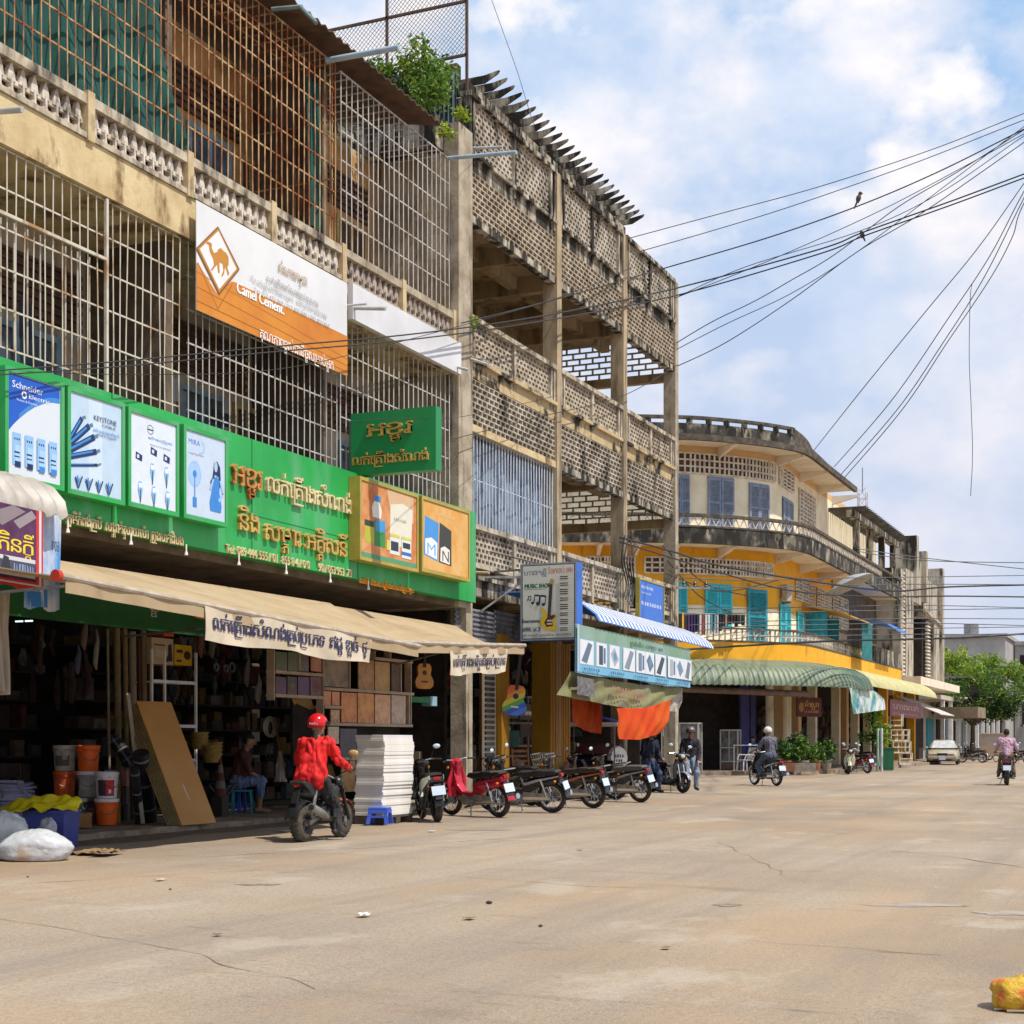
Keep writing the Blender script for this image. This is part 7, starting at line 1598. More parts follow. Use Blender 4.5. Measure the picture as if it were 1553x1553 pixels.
for i, (px, r_, m_) in enumerate([(167, .02, 1), (181, .05, 0), (193, .04, 0), (204, .06, 1), (214, .03, 2), (221, .05, 0), (229, .035, 2)]):
    y, z = yz(px, 950, -14.7); tag(MB().cyl((-14.7, y, .11), (-14.75, y, [3.0, 3.05, 3.1, 3.0, 2.9, 3.05, 3.0][i]), r_, n=12).build('standing_pipe', pipem[m_], smooth=True), ['slim white pipe standing nearest the dark doorway', 'tan pipe standing second from the doorway', 'tan pipe behind the bamboo stick', 'thick pale corrugated pipe among the upright pipes', 'thin plum pipe beside the thick pale one', 'wide tan pipe near the shelf unit', 'dark plum pipe touching the shelf unit'][i], 'pipe', 'pipes standing in the hardware shop')
def coil(px, py, X, R_, r_, m_, lab, k=5):
    y, z = yz(px, py, X); mb = MB(); [mb.torus((X + R.uniform(-.04, .04), y + R.uniform(-.01, .01), z + R.uniform(-.012, .012)), R_ + R.uniform(-.02, .02), r_, 26, 6, 'x') for _ in range(k)]
    return tag(mb.build('hanging_coil', m_, smooth=True), lab, 'coil')
coil(411, 1103, -14.2, .15, .016, mat('cream_cable', (.45, .42, .3), (.35, .32, .22)), 'cream cable coil hung in the doorway beside the rack', 6)
coil(413, 1140, -14.2, .14, .014, mat('dull_cable', (.07, .07, .07), (.04, .04, .04)), 'dark cable coil hung below the cream one', 4)
for i, (px, py, r_) in enumerate([(329, 1013, .06), (341, 1013, .06), (352, 1012, .07)]): coil(px, py, -15.5, r_, .02, mat('tape_roll', (.3, .28, .24), (.1, .09, .08)), ['dull tape roll hung first in the dark doorway', 'tape roll between two others in the dark doorway', 'brightest tape roll in the dark doorway'][i], 1)
mp_ = thing('string_mop', 'bundle of white string mops hanging beside the red rider', 'mop', (-14.0, yz(425, 1160, -14)[0], yz(425, 1190, -14)[1]), world=True)
y, z = yz(425, 1150, -14)
part('strings', mat('mop_string', (.45, .40, .35), (.3, .26, .22), s=8), lambda mb: [mb.tube([(-14 + R.uniform(-.03, .03), y + R.uniform(-.02, .02), z + .12), (-14 + R.uniform(-.06, .06), y + R.uniform(-.09, .09), z - .12), (-14 + R.uniform(-.08, .08), y + R.uniform(-.13, .13), z - .4)], .02, 5) for _ in range(34)], mp_)
part('handle', wood, lambda mb: mb.cyl((-14, y, z + .1), (-14.1, y - .02, z + .7), .016), mp_)
for i, (px, py) in enumerate([(303, 1125), (316, 1140), (305, 1145)]):
    y, z = yz(px, py, -14.2); bk = MB()
    for k in range(4): bk.lathe([(.001, .0), (.10, .0), (.14, .085), (.15, .085), (.15, .095), (.001, .08)], (-14.2 + .1 * i, y, z - .12 + .06 * k), 18)
    tag(bk.build('woven_basket', mat('wicker_yellow', (.30, .21, .05), (.2, .13, .03), s=20), smooth=True), ['nest of yellow wicker baskets at the board edge', 'nest of yellow wicker baskets above the traffic cone', 'lower nest of wicker baskets behind the boards'][i], 'basket')
y, z = yz(334, 1190, -14.0); cn = thing('traffic_cone', 'dull striped traffic cone behind the pale blue stool', 'cone', (-14, y, .11)); cn.scale = (.75, .75, .9)

for k, (a_, b_) in enumerate(((.0, .14), (.14, .28), (.28, .42), (.42, .56), (.56, .7))): MB().lathe([(.14 - .16 * a_, a_ + .35), (.14 - .16 * b_, b_ + .35)], n=16).build('band', [mat('cone_orange', (.09, .03, .015)), mat('cone_white', (.16, .14, .12))][k % 2], cn, smooth=True)
MB().box((-.13, -.13, .0), (.13, .13, .345)).build('base', mat('cone_base', (.05, .04, .03)), cn)
# lower green board over the shop opening with its round emblem letters
lg = thing('inner_fascia', 'dark green board under the canvas awning with white letters half hidden', 'sign', (-13.6, 16, 3.0), world=True)
part('board', mat('shaded_green_board', (.01, .10, .018), (.008, .075, .014), s=2), lambda mb: mb.box((-13.75, 11, 2.92), (-13.65, yz(312, 900, -13.65)[0], 3.56)), lg)  # board green darkened to hold the shade under the awning
a = artx(-13.65, 11, yz(312, 900, -13.65)[0], 2.92, 3.56); u, v = uv(a, 226, 925); a.text('ឌ្ឌ', u, v, .3, (.5, .42, .36), w=.03); 
for k in range(4): u, v = uv(a, 212 + 8 * k, 902); a.ell(u, v, .006, .07, (.45, .4, .35), ring=.75)
a.build(lg, 'lettering'); 
ob = artx(-13.6, yz(297, 930, -13.6)[0], yz(311, 930, -13.6)[0], yz(300, 938, -13.6)[1], yz(300, 921, -13.6)[1]); t = thing('orange_plate', 'small orange plate with dark letters at the end of the green board', 'sign', ob.o, world=True); ob.rect(0, 0, 1, 1, (.60, .18, .02)); ob.scrawl(.1, .25, .8, .5, (.15, .03, .01), 4); ob.build(t); part('plate', ink((.5, .15, .02)), lambda mb: mb.box((-13.64, ob.o.y, ob.o.z), (-13.598, ob.o.y + ob.U.y, ob.o.z + ob.W.z)), t)

# the music shop front: posts, guitars, shelves
mus = thing('music_shop', 'mustard painted posts and dark opening of the music shop', 'shop', (-13.3, 31.5, .1), world=True)
must = mat('mustard_post', (.42, .22, .012), (.33, .16, .01), s=3, st=.3, r=.7)
for px0, px1 in ((753, 769), (831, 862)):
    y0, y1 = yz(px0, 1100, -13.2)[0], yz(px1, 1100, -13.2)[0]
    part('post', must, lambda mb: (mb.box((-13.6, y0, .1), (-13.15, y1, 3.6)), [mb.box((-13.15, y0 + (y1 - y0) * k / 8 + .01, .1), (-13.135, y0 + (y1 - y0) * (k + .5) / 8, 3.6)) for k in range(8)]), mus)
y0, y1 = yz(735, 1100, -13.2)[0], yz(752, 1100, -13.2)[0]
pk = part('piano_key_post', ivory, lambda mb: mb.box((-13.26, y0, .1), (-13.2, y1, 3.1)), mus)
part('black_key', black, lambda mb: [mb.box((-13.2, y0, .3 + k * .115), (-13.17, y0 + (y1 - y0) * .8, .37 + k * .115)) for k in range(24)], pk)
def shutterbox(px0, px1, py0, py1, X, lab):
    y0, z1 = yz(px0, py0, X); y1, z0 = yz(px1, py1, X)
    e = MB(); e.grid(lambda u, v: (X + .03 * (math.floor(v * 14) % 2), y0 + (y1 - y0) * u, z0 + (z1 - z0) * v), 1, 56, (-.02, 0, 0)); return tag(e.build('roller_shutter', mat('grey_shutter', (.22, .22, .25), (.14, .14, .16), s=2, dirt=(.05, .045, .045), ds=3), smooth=False), lab, 'shutter')
shutterbox(690, 748, 918, 978, -13.25, 'ribbed grey metal shutter rolled above the guitars'); shutterbox(749, 790, 925, 985, -13.22, 'second ribbed grey shutter beside the music shop sign')
def guitar(px, py, X, h, rot, body, label, stripes=None, s=1.0):
    y, z = yz(px, py, X); t = thing('guitar', label, 'guitar', (X, y, z), 0, 'guitars hung in the music shop')
    pts = []
    prof = [(0, 0), (.12, .005), (.18, .05), (.195, .13), (.17, .2), (.135, .25), (.13, .29), (.145, .35), (.14, .42), (.1, .465), (.03, .475)]
    half = prof[1:]; out_ = [(0, 0)] + half + [(-a, b) for a, b in reversed(half)]
    Rm = MX.Rotation(rot, 4, 'X')
    k = h / .475; mb = MB(); mb.poly([Rm @ V((.0, a * k, b * k)) for a, b in out_], (.08, 0, 0)); mb.build('body', body, t)
    if stripes:
        mb = MB(); ms = []
        for i, c in enumerate(stripes):
            mb.k = i; ms.append(ink(c, .3)); lo = -.12 + i * .68 / len(stripes); hi = lo + .68 / len(stripes)
            # stripe = outline clipped between two slanted lines
            poly = [V((a, b)) for a, b in out_]; f_ = lambda p: p.y - p.x * .62
            def clip(poly, fn):
                r = []
                for a_, b_ in zip(poly, poly[1:] + poly[:1]):
                    fa, fb = fn(a_), fn(b_)
                    if fa >= 0: r.append(a_)
                    if fa * fb < 0: r.append(a_ + (b_ - a_) * fa / (fa - fb))
                return r
            q = clip(clip(poly, lambda p: f_(p) - lo), lambda p: hi - f_(p))
            if len(q) > 2: mb.add([Rm @ V((.083, p.x * k, p.y * k)) for p in q], [tuple(range(len(q)))])
        mb.build('painted_stripe', ms, t)
    mb = MB(); mb.lathe([(.001, .0), (.045 * k, .0)], (0, 0, 0), 18, 'x'); mb.xf(Rm @ MX.Translation((.087, 0, .30 * k))); mb.build('sound_hole', black, t)
    mb = MB(); mb.box((.085, -.06 * k, .12 * k), (.1, .06 * k, .145 * k)); mb.xf(Rm); mb.build('bridge', white if stripes else black, t)
    mb = MB(); mb.box((.05, -.026 * k, .40 * k), (.1, .026 * k, .95 * k)); mb.xf(Rm); mb.build('neck', mat('dark_neck', (.05, .03, .02)), t)
    mb = MB(); mb.poly([(.05, -.035 * k, .95 * k), (.05, .035 * k, .95 * k), (.05, .04 * k, 1.1 * k), (.05, -.04 * k, 1.1 * k)], (.03, 0, 0)); mb.xf(Rm); mb.build('headstock', mat('dark_neck', (.05, .03, .02)) if not stripes else ivory, t)
    return t
guitar(641, 1045, -13.5, .50, .0, mat('amber_guitar', (.62, .27, .012), (.5, .2, .01), r=.25), 'amber acoustic guitar hanging in the dark opening').rotation_euler[2] = -.6
guitar(667, 1046, -13.9, .50, .05, mat('brown_guitar', (.14, .05, .02), (.08, .03, .012), r=.3), 'dark brown guitar hanging behind the amber one')
guitar(684, 1045, -13.9, .48, -.05, mat('red_guitar', (.40, .03, .02), (.25, .02, .012), r=.3), 'red guitar hanging beside the cloth banner')
guitar(778, 1085, -12.75, .64, -.12, mat('violet_guitar_side', (.12, .03, .16), r=.3), 'rainbow striped guitar hung from the music shop sign', [(.10, .04, .30), (.05, .20, .72), (.03, .10, .50), (.10, .35, .06), (.62, .50, .02), (.68, .26, .01), (.66, .10, .01), (.6, .07, .01)]).rotation_euler[2] = -1.05
simplebox('speaker', 727, 741, 1018, 1040, -13.6, (.02, .018, .02), 'small black speaker hanging beside the piano key post', cat='speaker')
tl_ = thing('glass_cabinet', 'wooden framed glass cabinet with goods in the music shop', 'cabinet', (-14.6, yz(800, 1080, -14.6)[0], .1), world=True)
y0, y1 = yz(770, 1080, -14.6)[0], yz(828, 1080, -14.6)[0]
part('frame', rw, lambda mb: [mb.bar((-14.6, y, .1), (-14.6, y, 2.4), .05) for y in (y0, (y0 + y1) / 2, y1)] + [mb.bar((-14.6, y0, z), (-14.6, y1, z), .05) for z in (.6, 1.2, 1.75, 2.4)], tl_)
part('pane', mat('cabinet_glass', (.10, .10, .095), (.03, .03, .03), s=4, r=.1), lambda mb: mb.box((-14.75, y0, .1), (-14.63, y1, 2.4)), tl_)
for i, (px0, px1, py0, py1, c, lab) in enumerate([(771, 786, 1065, 1090, (.32, .28, .2), 'beige carton behind the rainbow guitar'), (788, 806, 1067, 1092, (.22, .16, .12), 'brown carton in the glass cabinet'), (808, 826, 1066, 1090, (.28, .25, .22), 'grey carton at the cabinet end'), (789, 805, 1098, 1118, (.15, .12, .1), 'dark carton on the lower cabinet shelf'), (768, 788, 1108, 1132, (.10, .26, .22), 'sea green carton above the white cloth sack')]):
    simplebox('carton', px0, px1, py0, py1, -14.5, c, lab, d=.1, group='cartons in the music shop')
p = onZ(785, 1185, .1); lump((-13.4, yz(785, 1150, -13.4)[0], .11), (.24, .2, .5), 'cloth_sack', 'tall pale grey cloth sack standing behind the black motorcycle', mat('grey_cloth', (.36, .35, .38), (.24, .23, .26), s=3, st=.4), 'sack', 6, .12, 1.5, crease=.06)
wc = thing('wooden_chair', 'brown slatted wooden armchair behind the parked motorcycles', 'chair', (-12.9, yz(802, 1150, -12.9)[0], .105), -.4)
wm = mat('honey_wood', (.25, .11, .022), (.18, .07, .012), s=4, r=.45)
MB().box((-.25, -.25, .42), (.25, .25, .46)).build('seat', wm, wc); 
for a_ in (-1, 1):
    MB().bar((.22, .24 * a_, 0), (.22, .24 * a_, .66), .05).build('leg', wm, wc); MB().bar((-.22, .24 * a_, 0), (-.30, .24 * a_, 1.05), .05).build('leg', wm, wc); MB().bar((-.28, .25 * a_, .66), (.27, .25 * a_, .66), .06, .03).build('armrest', wm, wc)
for k in range(5): MB().bar((-.25 - .012 * k, -.24, .55 + .11 * k), (-.25 - .012 * k, .24, .55 + .11 * k), .02, .055).build('back_slat', wm, wc)
bs2 = thing('dry_branches', 'bunch of bare dry branches standing inside the music shop', 'branches', (-13.6, yz(722, 1150, -13.6)[0], .105))
def bf(mb):
    for _ in range(26):
        a_, l_ = R.uniform(0, 6.3), R.uniform(1.0, 1.9); p0 = V((0, 0, .1)); p1 = V((.1 * cos(a_), .1 * sin(a_), l_ * .55)); p2 = V((.32 * cos(a_ + .5), .32 * sin(a_ + .5), l_)); mb.tube([p0, p1, p2], [.016, .011, .004], 5); q = p1.lerp(p2, .5); mb.tube([q, q + V((R.uniform(-.2, .2), R.uniform(-.2, .2), .25))], [.007, .003], 4)
mb = MB(); bf(mb); mb.build('branch', mat('dry_bark', (.30, .23, .14), (.18, .13, .08)), bs2); MB().lathe([(.001, 0), (.16, 0), (.2, .4), (.001, .35)], n=14).build('pot', conc, bs2)
simplebox('green_carton', 622, 652, 1056, 1066, -13.6, (.05, .22, .10), 'long green carton hanging below the amber guitar', d=.2); simplebox('blue_carton', 653, 663, 1056, 1071, -13.58, (.25, .42, .5), 'small pale blue carton at the end of the green one', d=.2)
for i, (px0, px1, py0, py1, c) in enumerate([(636, 660, 1140, 1162, (.22, .18, .12)), (663, 690, 1145, 1165, (.12, .1, .09)), (672, 700, 1120, 1143, (.09, .07, .08)), (700, 722, 1130, 1165, (.28, .26, .2)), (640, 668, 1118, 1138, (.06, .05, .05)), (640, 672, 1165, 1190, (.33, .3, .22)), (690, 716, 1166, 1190, (.1, .08, .07))]):
    simplebox('stored_carton', px0, px1, py0, py1, -14.2 - .1 * (i % 3), c, ['tan carton on the shop floor pile behind the scooter mirror', 'dark carton in the pile behind the red motorcycle', 'black carton high on the pile behind the red motorcycle', 'pale carton at the foot of the dry branches', 'black carton on top of the tan one', 'cream carton at the bottom of the pile by the scooter', 'brown carton low behind the red motorcycle'][i], group='cartons piled in the shop')
# tuk tuk parked under the striped awning
tk = thing('tuk_tuk', 'black tuk tuk with a blue and white canopy under the vermilion cloth', 'tuk tuk', (-13.3, onX(900, 1140, -13.3).y, .105), -1.35)
MB().grid(lambda u, v: ((u - .5) * 2.1, (v - .5) * 1.4, 1.66 + .18 * sin(pi * v)), 10, 8, (0, 0, -.03)).build('canopy', mat('royal_canopy', (.04, .10, .55), (.03, .08, .42), s=3), tk, smooth=True)
mb = MB(); [mb.box((-1.06, .71 * s - .012, 1.58), (1.06, .71 * s + .012, 1.67)) for s in (-1, 1)]; [mb.box((1.05 * s - .012, -.7, 1.58), (1.05 * s + .012, .7, 1.67)) for s in (-1, 1)]; mb.build('canopy_trim', white, tk)
for a_ in (-1, 1):
    for b_ in (-1, 1): MB().bar((.98 * a_, .65 * b_, .5), (.98 * a_, .65 * b_, 1.66), .035).build('post', steel, tk)
    w_ = MB().torus((0, .74 * a_, .27), .23, .045, 24, 8, 'y').build('wheel', rubber, tk, smooth=True); MB().lathe([(.02, -.03), (.19, -.03), (.19, .03), (.02, .03)], (0, .74 * a_, .27), 20, 'y').build('rim', chrome, w_)
    MB().grid(lambda u, v: (.36 * cos(pi * u), (.62 + .2 * v) * a_, .27 + .34 * sin(pi * u)), 12, 2, (0, 0, .01)).build('mudguard', black, tk, smooth=True)
MB().side([(-1.05, .35), (1.0, .35), (1.05, .62), (.9, .75), (.4, .62), (-.5, .62), (-1.0, .95), (-1.1, .9)], -.62, .62).build('body', paint(BLK), tk, bevel=.03)
MB().box((-.95, -.58, .62), (-.45, .58, .74)).build('seat', mat('red_brown_seat', (.16, .04, .03), r=.4), tk, bevel=.03); MB().box((-1.02, -.58, .74), (-.9, .58, 1.15)).build('backrest', mat('red_brown_seat', (.16, .04, .03)), tk, bevel=.03)
MB().tube([(1.0, 0, .55), (1.5, 0, .6), (1.9, 0, .75)], .035, 8).build('tow_bar', steel, tk)
sw_ = thing('spare_wheel', 'white covered spare wheel with dark lettering beside the tuk tuk', 'spare wheel', (-12.6, onX(936, 1135, -12.6).y, .9), -.5)
MB().lathe([(.001, -.07), (.27, -.07), (.3, 0), (.27, .08), (.001, .09)], (0, 0, 0), 24, 'x').build('cover', white, sw_, smooth=True); a = Art((.093, -.16, -.12), V((0, .32, 0)), V((0, 0, .24)), lift=.004); a.scrawl(.0, .55, 1, .35, (.05, .05, .08), 4); a.scrawl(.15, .1, .7, .3, (.05, .05, .08), 3); a.build(sw_, 'lettering'); MB().cyl((0, 0, -.79), (0, 0, -.25), .03).build('stand', steel, sw_)
for i, (px, c) in enumerate([(858, (.42, .3, .26)), (868, (.3, .3, .34)), (887, (.02, .02, .03))]):
    y, z = yz(px, 1130, -13.0); lump((-13.0, y, .105), (.14, .12, .45), 'draped_bag', ['pinkish cloth bag at the mustard post', 'grey bag beside the pinkish one', 'black bag in front of the tuk tuk'][i], mat('bag_%d' % i, c, s=4), 'bag', 11 + i, .15, 2)

# dim stock deep in the shops: a jumble nobody could count
def stock(x0, x1, y0, y1, zt, n, label, seed):
    q = random.Random(seed); mb = MB(); ms = [mat('stock_%d' % i, c, tuple(k * .5 for k in c), s=6) for i, c in enumerate([(.13, .085, .05), (.07, .05, .04), (.17, .15, .125), (.05, .025, .022), (.03, .045, .065), (.16, .10, .02), (.035, .033, .03), (.11, .03, .018)])]
    for lv in range(7):
        z = .12 + lv * (zt / 7); y = y0
        mb.k = 6; mb.box((x0, y0, z - .03), (x1 + .05, y1, z))
        while y < y1:
            w_ = q.uniform(.08, .42); h_ = q.uniform(.12, zt / 7 - .08); mb.k = q.randrange(8)
            if q.random() < .25: mb.cyl((x1 - .15, y + w_ / 2, z), (x1 - .15, y + w_ / 2, z + h_), min(.14, w_ / 2), n=10)
            elif q.random() < .9: mb.box((x0 + .1, y, z), (x1 - q.uniform(0, .25), y + w_ - .015, z + h_))
            y += w_
    for _ in range(n):
        mb.k = q.randrange(8); y = q.uniform(y0, y1); x = x1 + q.uniform(.2, 1.2); z = q.uniform(2.4, 3.3); l_ = q.uniform(.2, .7)
        mb.tube([(x, y, z), (x + q.uniform(-.05, .05), y + q.uniform(-.08, .08), z - l_ * .6), (x, y, z - l_)], [q.uniform(.01, .05), q.uniform(.03, .09), q.uniform(.01, .06)], 6)
    return tag(mb.build('shop_stock', ms), label, 'stock', kind='stuff')
stock(-18.3, -17.6, 13.5, 20.3, 3.3, 50, 'dim jumble of goods on the back shelves of the hardware shop', 1)
stock(-17.4, -16.8, 20.6, 27.2, 3.3, 60, 'dim jumble of goods and hanging tools behind the tile rack', 2)
stock(-16.2, -15.6, 28.3, 36, 3.2, 60, 'dim crowded shelves at the back of the music shop', 3)
stock(-16.4, -15.9, 36.4, 41.5, 3.2, 30, 'dim shelves behind the tuk tuk', 4)
lm_ = thing('tube_lamp', 'two short lit white lamps glowing deep in the dark hardware shop', 'lamp', at(37, 942, 25.5), 0)
for k in (-.14, .12): MB().box((k * .8 - .075, -.012, -.012), (k * .8 + .075, .012, .012)).build('tube', mat('lamp_glow', (.8, 1, .95), em=1.5), lm_)
for i, (px, py, X, l_, r_, c, lab) in enumerate([(128, 960, -14.6, .5, .05, (.16, .12, .1), 'dull brown brush hung in the dark doorway'), (146, 985, -14.6, .6, .04, (.25, .24, .22), 'pale tool hung in the dark doorway'), (118, 1000, -15, .45, .05, (.08, .1, .16), 'blue grey bag hung deep in the doorway'), (305, 965, -14.3, .7, .05, (.16, .05, .04), 'dark red bundle hung beside the shelf unit'), (322, 975, -14.3, .5, .06, (.1, .08, .07), 'brown bundle hung beside the dark red one'), (375, 1015, -14.4, .6, .05, (.2, .17, .13), 'tan bundle hung above the seated person'), (392, 1045, -14.4, .5, .06, (.3, .28, .25), 'pale bundle hung near the cream coil'), (703, 1050, -13.7, .5, .05, (.22, .15, .1), 'brown strap hung beside the red guitar'), (812, 1020, -13.6, .6, .12, (.06, .03, .06), 'plum instrument case hung beside the mustard post'), (800, 1000, -13.9, .5, .1, (.10, .05, .08), 'dark violet case hung over the glass cabinet')]):
    p = onX(px, py, X); tag(MB().tube([p + V((0, 0, l_ / 2)), p + V((.02, .01, l_ / 4)), p, p - V((.02, 0, l_ / 3)), p - V((0, 0, l_ / 2))], [.01, r_ * .6, r_, r_ * .9, r_ * .3], 8).build('hanging_goods', mat('hung_%d' % i, c, s=5), smooth=True), lab, 'hanging goods')
for i, (px, py, s_, c, lab) in enumerate([(243, 1336, .05, (.5, .45, .38), 'tiny pale scrap of litter on the road before the boards'), (655, 1262, .06, (.5, .45, .4), 'pale scrap of litter beneath the white scooter'), (712, 1395, .045, (.25, .17, .09), 'dry brown leaf on the road'), (880, 1290, .04, (.3, .22, .12), 'dry leaf on the road before the parked motorcycles'), (1010, 1440, .03, (.22, .15, .08), 'small dry leaf far out on the road'), (330, 1420, .03, (.2, .14, .09), 'brown leaf scrap on the bare road'), (430, 1262, .09, (.45, .40, .33), 'pale paper scrap in the gutter by the small motorcycle')]):
    p = onZ(px, py, 0); tag(MB().grid(lambda u, v: (p.x + (u - .5) * s_ * 1.6, p.y + (v - .5) * s_ * 2.2, .014 + s_ * .3 * abs(noise.noise(V((u * 3 + i, v * 3, i))))), 5, 5, (0, 0, .002)).build('litter_scrap', mat('scrap_%d' % i, c)), lab, 'litter')
# ---------------------------------------------------------------- the pavement of the corner building
def ts(px, py, t): p = at(px, py, t); return V((p.x, p.y, .165))
gcase = mat('showcase_glass', (.20, .19, .17), (.05, .045, .04), s=2.5, r=.08, spec=.7)
def showcase(px, t, w_, d_, h_, label, rot=0.0):
    o = thing('display_case', label, 'display case', ts(px, 1150, t), rot)
    mb = MB(); [mb.bar((a, b, 0), (a, b, h_), .045) for a in (-w_ / 2, w_ / 2) for b in (-d_ / 2, d_ / 2)]; [mb.bar((-w_ / 2, b, z), (w_ / 2, b, z), .045) for b in (-d_ / 2, d_ / 2) for z in (.35, .9, h_)]; [mb.bar((a, -d_ / 2, z), (a, d_ / 2, z), .045) for a in (-w_ / 2, w_ / 2) for z in (.35, h_)]; mb.bar((0, -d_ / 2, .35), (0, -d_ / 2, h_), .03); mb.build('frame', mat('alloy', (.5, .48, .44), r=.4), o)
    MB().box((-w_ / 2 + .03, -d_ / 2 + .03, .36), (w_ / 2 - .03, d_ / 2 - .03, h_ - .03)).build('pane', gcase, o); MB().box((-w_ / 2 + .03, -d_ / 2 + .02, .05), (w_ / 2 - .03, d_ / 2 - .03, .33)).build('base_panel', mat('case_base', (.18, .1, .08)), o)
    return o
sc_ = showcase(1034, 58.8, 1.45, .5, 1.85, 'glass display case with a white notice standing in the dark shopfront'); MB().box((-.68, -.27, 1.35), (-.35, -.262, 1.8)).build('notice', white, sc_)
showcase(1108, 60.6, .7, .45, 1.6, 'slim glass display case deep in the dark shopfront')
pc = thing('plastic_chair', 'white plastic armchair on the pavement before the person in blue', 'chair', ts(1130, 1160, 58.9), -2.3); wp = mat('white_chair_plastic', (.60, .57, .55), (.5, .47, .45), r=.4)
MB().box((-.23, -.23, .41), (.23, .23, .44)).build('seat', wp, pc, bevel=.01); MB().grid(lambda u, v: (-.22 - .1 * v - .04 * cos((u - .5) * 3), (u - .5) * .44, .46 + .45 * v), 8, 5, (-.02, 0, 0)).build('backrest', wp, pc, smooth=True)
for a_ in (-1, 1):
    for b_ in (-1, 1): MB().bar((.2 * a_, .2 * b_, .42), (.24 * a_, .24 * b_, 0), .045).build('leg', wp, pc)
    MB().tube([(-.24, .24 * a_, .62), (.1, .26 * a_, .64), (.2, .24 * a_, .43)], .022, 6).build('armrest', wp, pc)
tb_ = thing('side_table', 'thin white framed table behind the plastic armchair', 'table', ts(1133, 1150, 60.2), .1); MB().box((-.5, -.3, .98), (.5, .3, 1.02)).build('table_top', white, tb_); [MB().bar((.47 * a, .27 * b, 0), (.47 * a, .27 * b, .98), .035).build('leg', white, tb_) for a in (-1, 1) for b in (-1, 1)]

# ---------------------------------------------------------------- plants and trees
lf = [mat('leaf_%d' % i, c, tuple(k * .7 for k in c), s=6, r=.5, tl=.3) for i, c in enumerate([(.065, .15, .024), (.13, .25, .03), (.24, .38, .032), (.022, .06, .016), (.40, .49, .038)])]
def leaves(blobs, n, size, mats, gap=.0, dens=2.2, drop=.3):
    """leaves on the twigs of several clumps: each a small folded blade; clumps leave gaps between them"""
    mb = MB(); tot = sum(b[1][0] * b[1][1] * b[1][2] for b in blobs)
    for c, r, mi in blobs:
        k = max(8, int(n * r[0] * r[1] * r[2] / tot)); c = V(c)
        for _ in range(k):
            d = V((R.gauss(0, 1), R.gauss(0, 1), R.gauss(0, 1))).normalized() * R.random() ** (1 / dens); p = c + V((d.x * r[0], d.y * r[1], d.z * r[2]))
            if gap and noise.noise(p * 1.6) < gap - .25: continue
            a = V((R.gauss(0, 1), R.gauss(0, 1), R.gauss(-drop, .6))).normalized(); b = a.cross(V((R.gauss(0, 1), R.gauss(0, 1), R.gauss(0, 1)))).normalized(); s_ = size * R.uniform(.6, 1.3); nn = a.cross(b) * s_ * .12
            mb.k = mi if R.random() < .7 else R.randrange(len(mats)); mb.add([p, p + a * s_ * .5 + b * s_ * .24 + nn, p + a * s_, p + a * s_ * .5 - b * s_ * .24 + nn], [(0, 1, 2), (0, 2, 3)])
    return mb
bark = mat('bark', (.10, .075, .05), (.06, .045, .03), s=8, r=.9)
def limbs(mb, base, top, tips, r0):
    mb.tube([base, mid(base, top, .5) + V((.05, .03, 0)), top], [r0, r0 * .8, r0 * .65], 9)
    for q in tips: m_ = mid(top, q, .5) + V((0, 0, -.1)); mb.tube([mid(base, top, .85), m_, q], [r0 * .5, r0 * .3, r0 * .08], 6)
# round street tree
tb0 = at(1473, 1155, 112); t = thing('tree', 'round dense green street tree shading the parked vehicles', 'tree', (tb0.x, tb0.y, 0))
bl = []
for i in range(58):
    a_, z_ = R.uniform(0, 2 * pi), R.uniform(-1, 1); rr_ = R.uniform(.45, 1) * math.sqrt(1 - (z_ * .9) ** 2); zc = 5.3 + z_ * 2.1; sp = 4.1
    bl.append(((sp * rr_ * cos(a_) + .3, sp * rr_ * sin(a_), zc), (R.uniform(.7, 1.15), R.uniform(.7, 1.15), R.uniform(.45, .75)), 3 if z_ < -.35 else (0 if z_ < .0 else (1 if z_ < .5 else 2))))  # leaf colour set by height: shade painted in below, light above
bl += [((R.uniform(-2.6, 1.2), R.uniform(-1.5, 1.5), 7.55 + R.uniform(-.2, .5)), (.6, .6, .5), 4) for _ in range(12)]  # yellowest leaf colour on top paints in the sunlit crown
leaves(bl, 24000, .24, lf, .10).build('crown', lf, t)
mb = MB(); limbs(mb, V((0, 0, 0)), V((0.1, 0, 3.0)), [V((3 * cos(k * .9), 3 * sin(k * .9), 4.6 + .5 * (k % 3))) for k in range(7)], .22); mb.build('trunk', bark, t, smooth=True)
t = thing('palm_tree', 'small dark palm top poking above the round tree', 'tree', tuple(at(1518, 1150, 118)[:2]) + (0,))
MB().cyl((0, 0, 0), (.1, 0, 7.0), .12, .08).build('trunk', bark, t, smooth=True); mb = MB()
for k in range(11):
    a_ = k * 2.4; pts = [V((.1 + u * 1.3 * cos(a_), u * 1.3 * sin(a_), 7 + .8 * u - 1.0 * u * u)) for u in (0, .25, .5, .75, 1)]
    for p_, q_ in zip(pts, pts[1:]): s_ = (q_ - p_).cross(V((0, 0, 1))).normalized() * .12; mb.add([p_ - s_, p_ + s_ - V((0, 0, .05)), q_ + s_ * .7 - V((0, 0, .05)), q_ - s_ * .7], [(0, 1, 2, 3)])
mb.build('frond', lf[3], t)
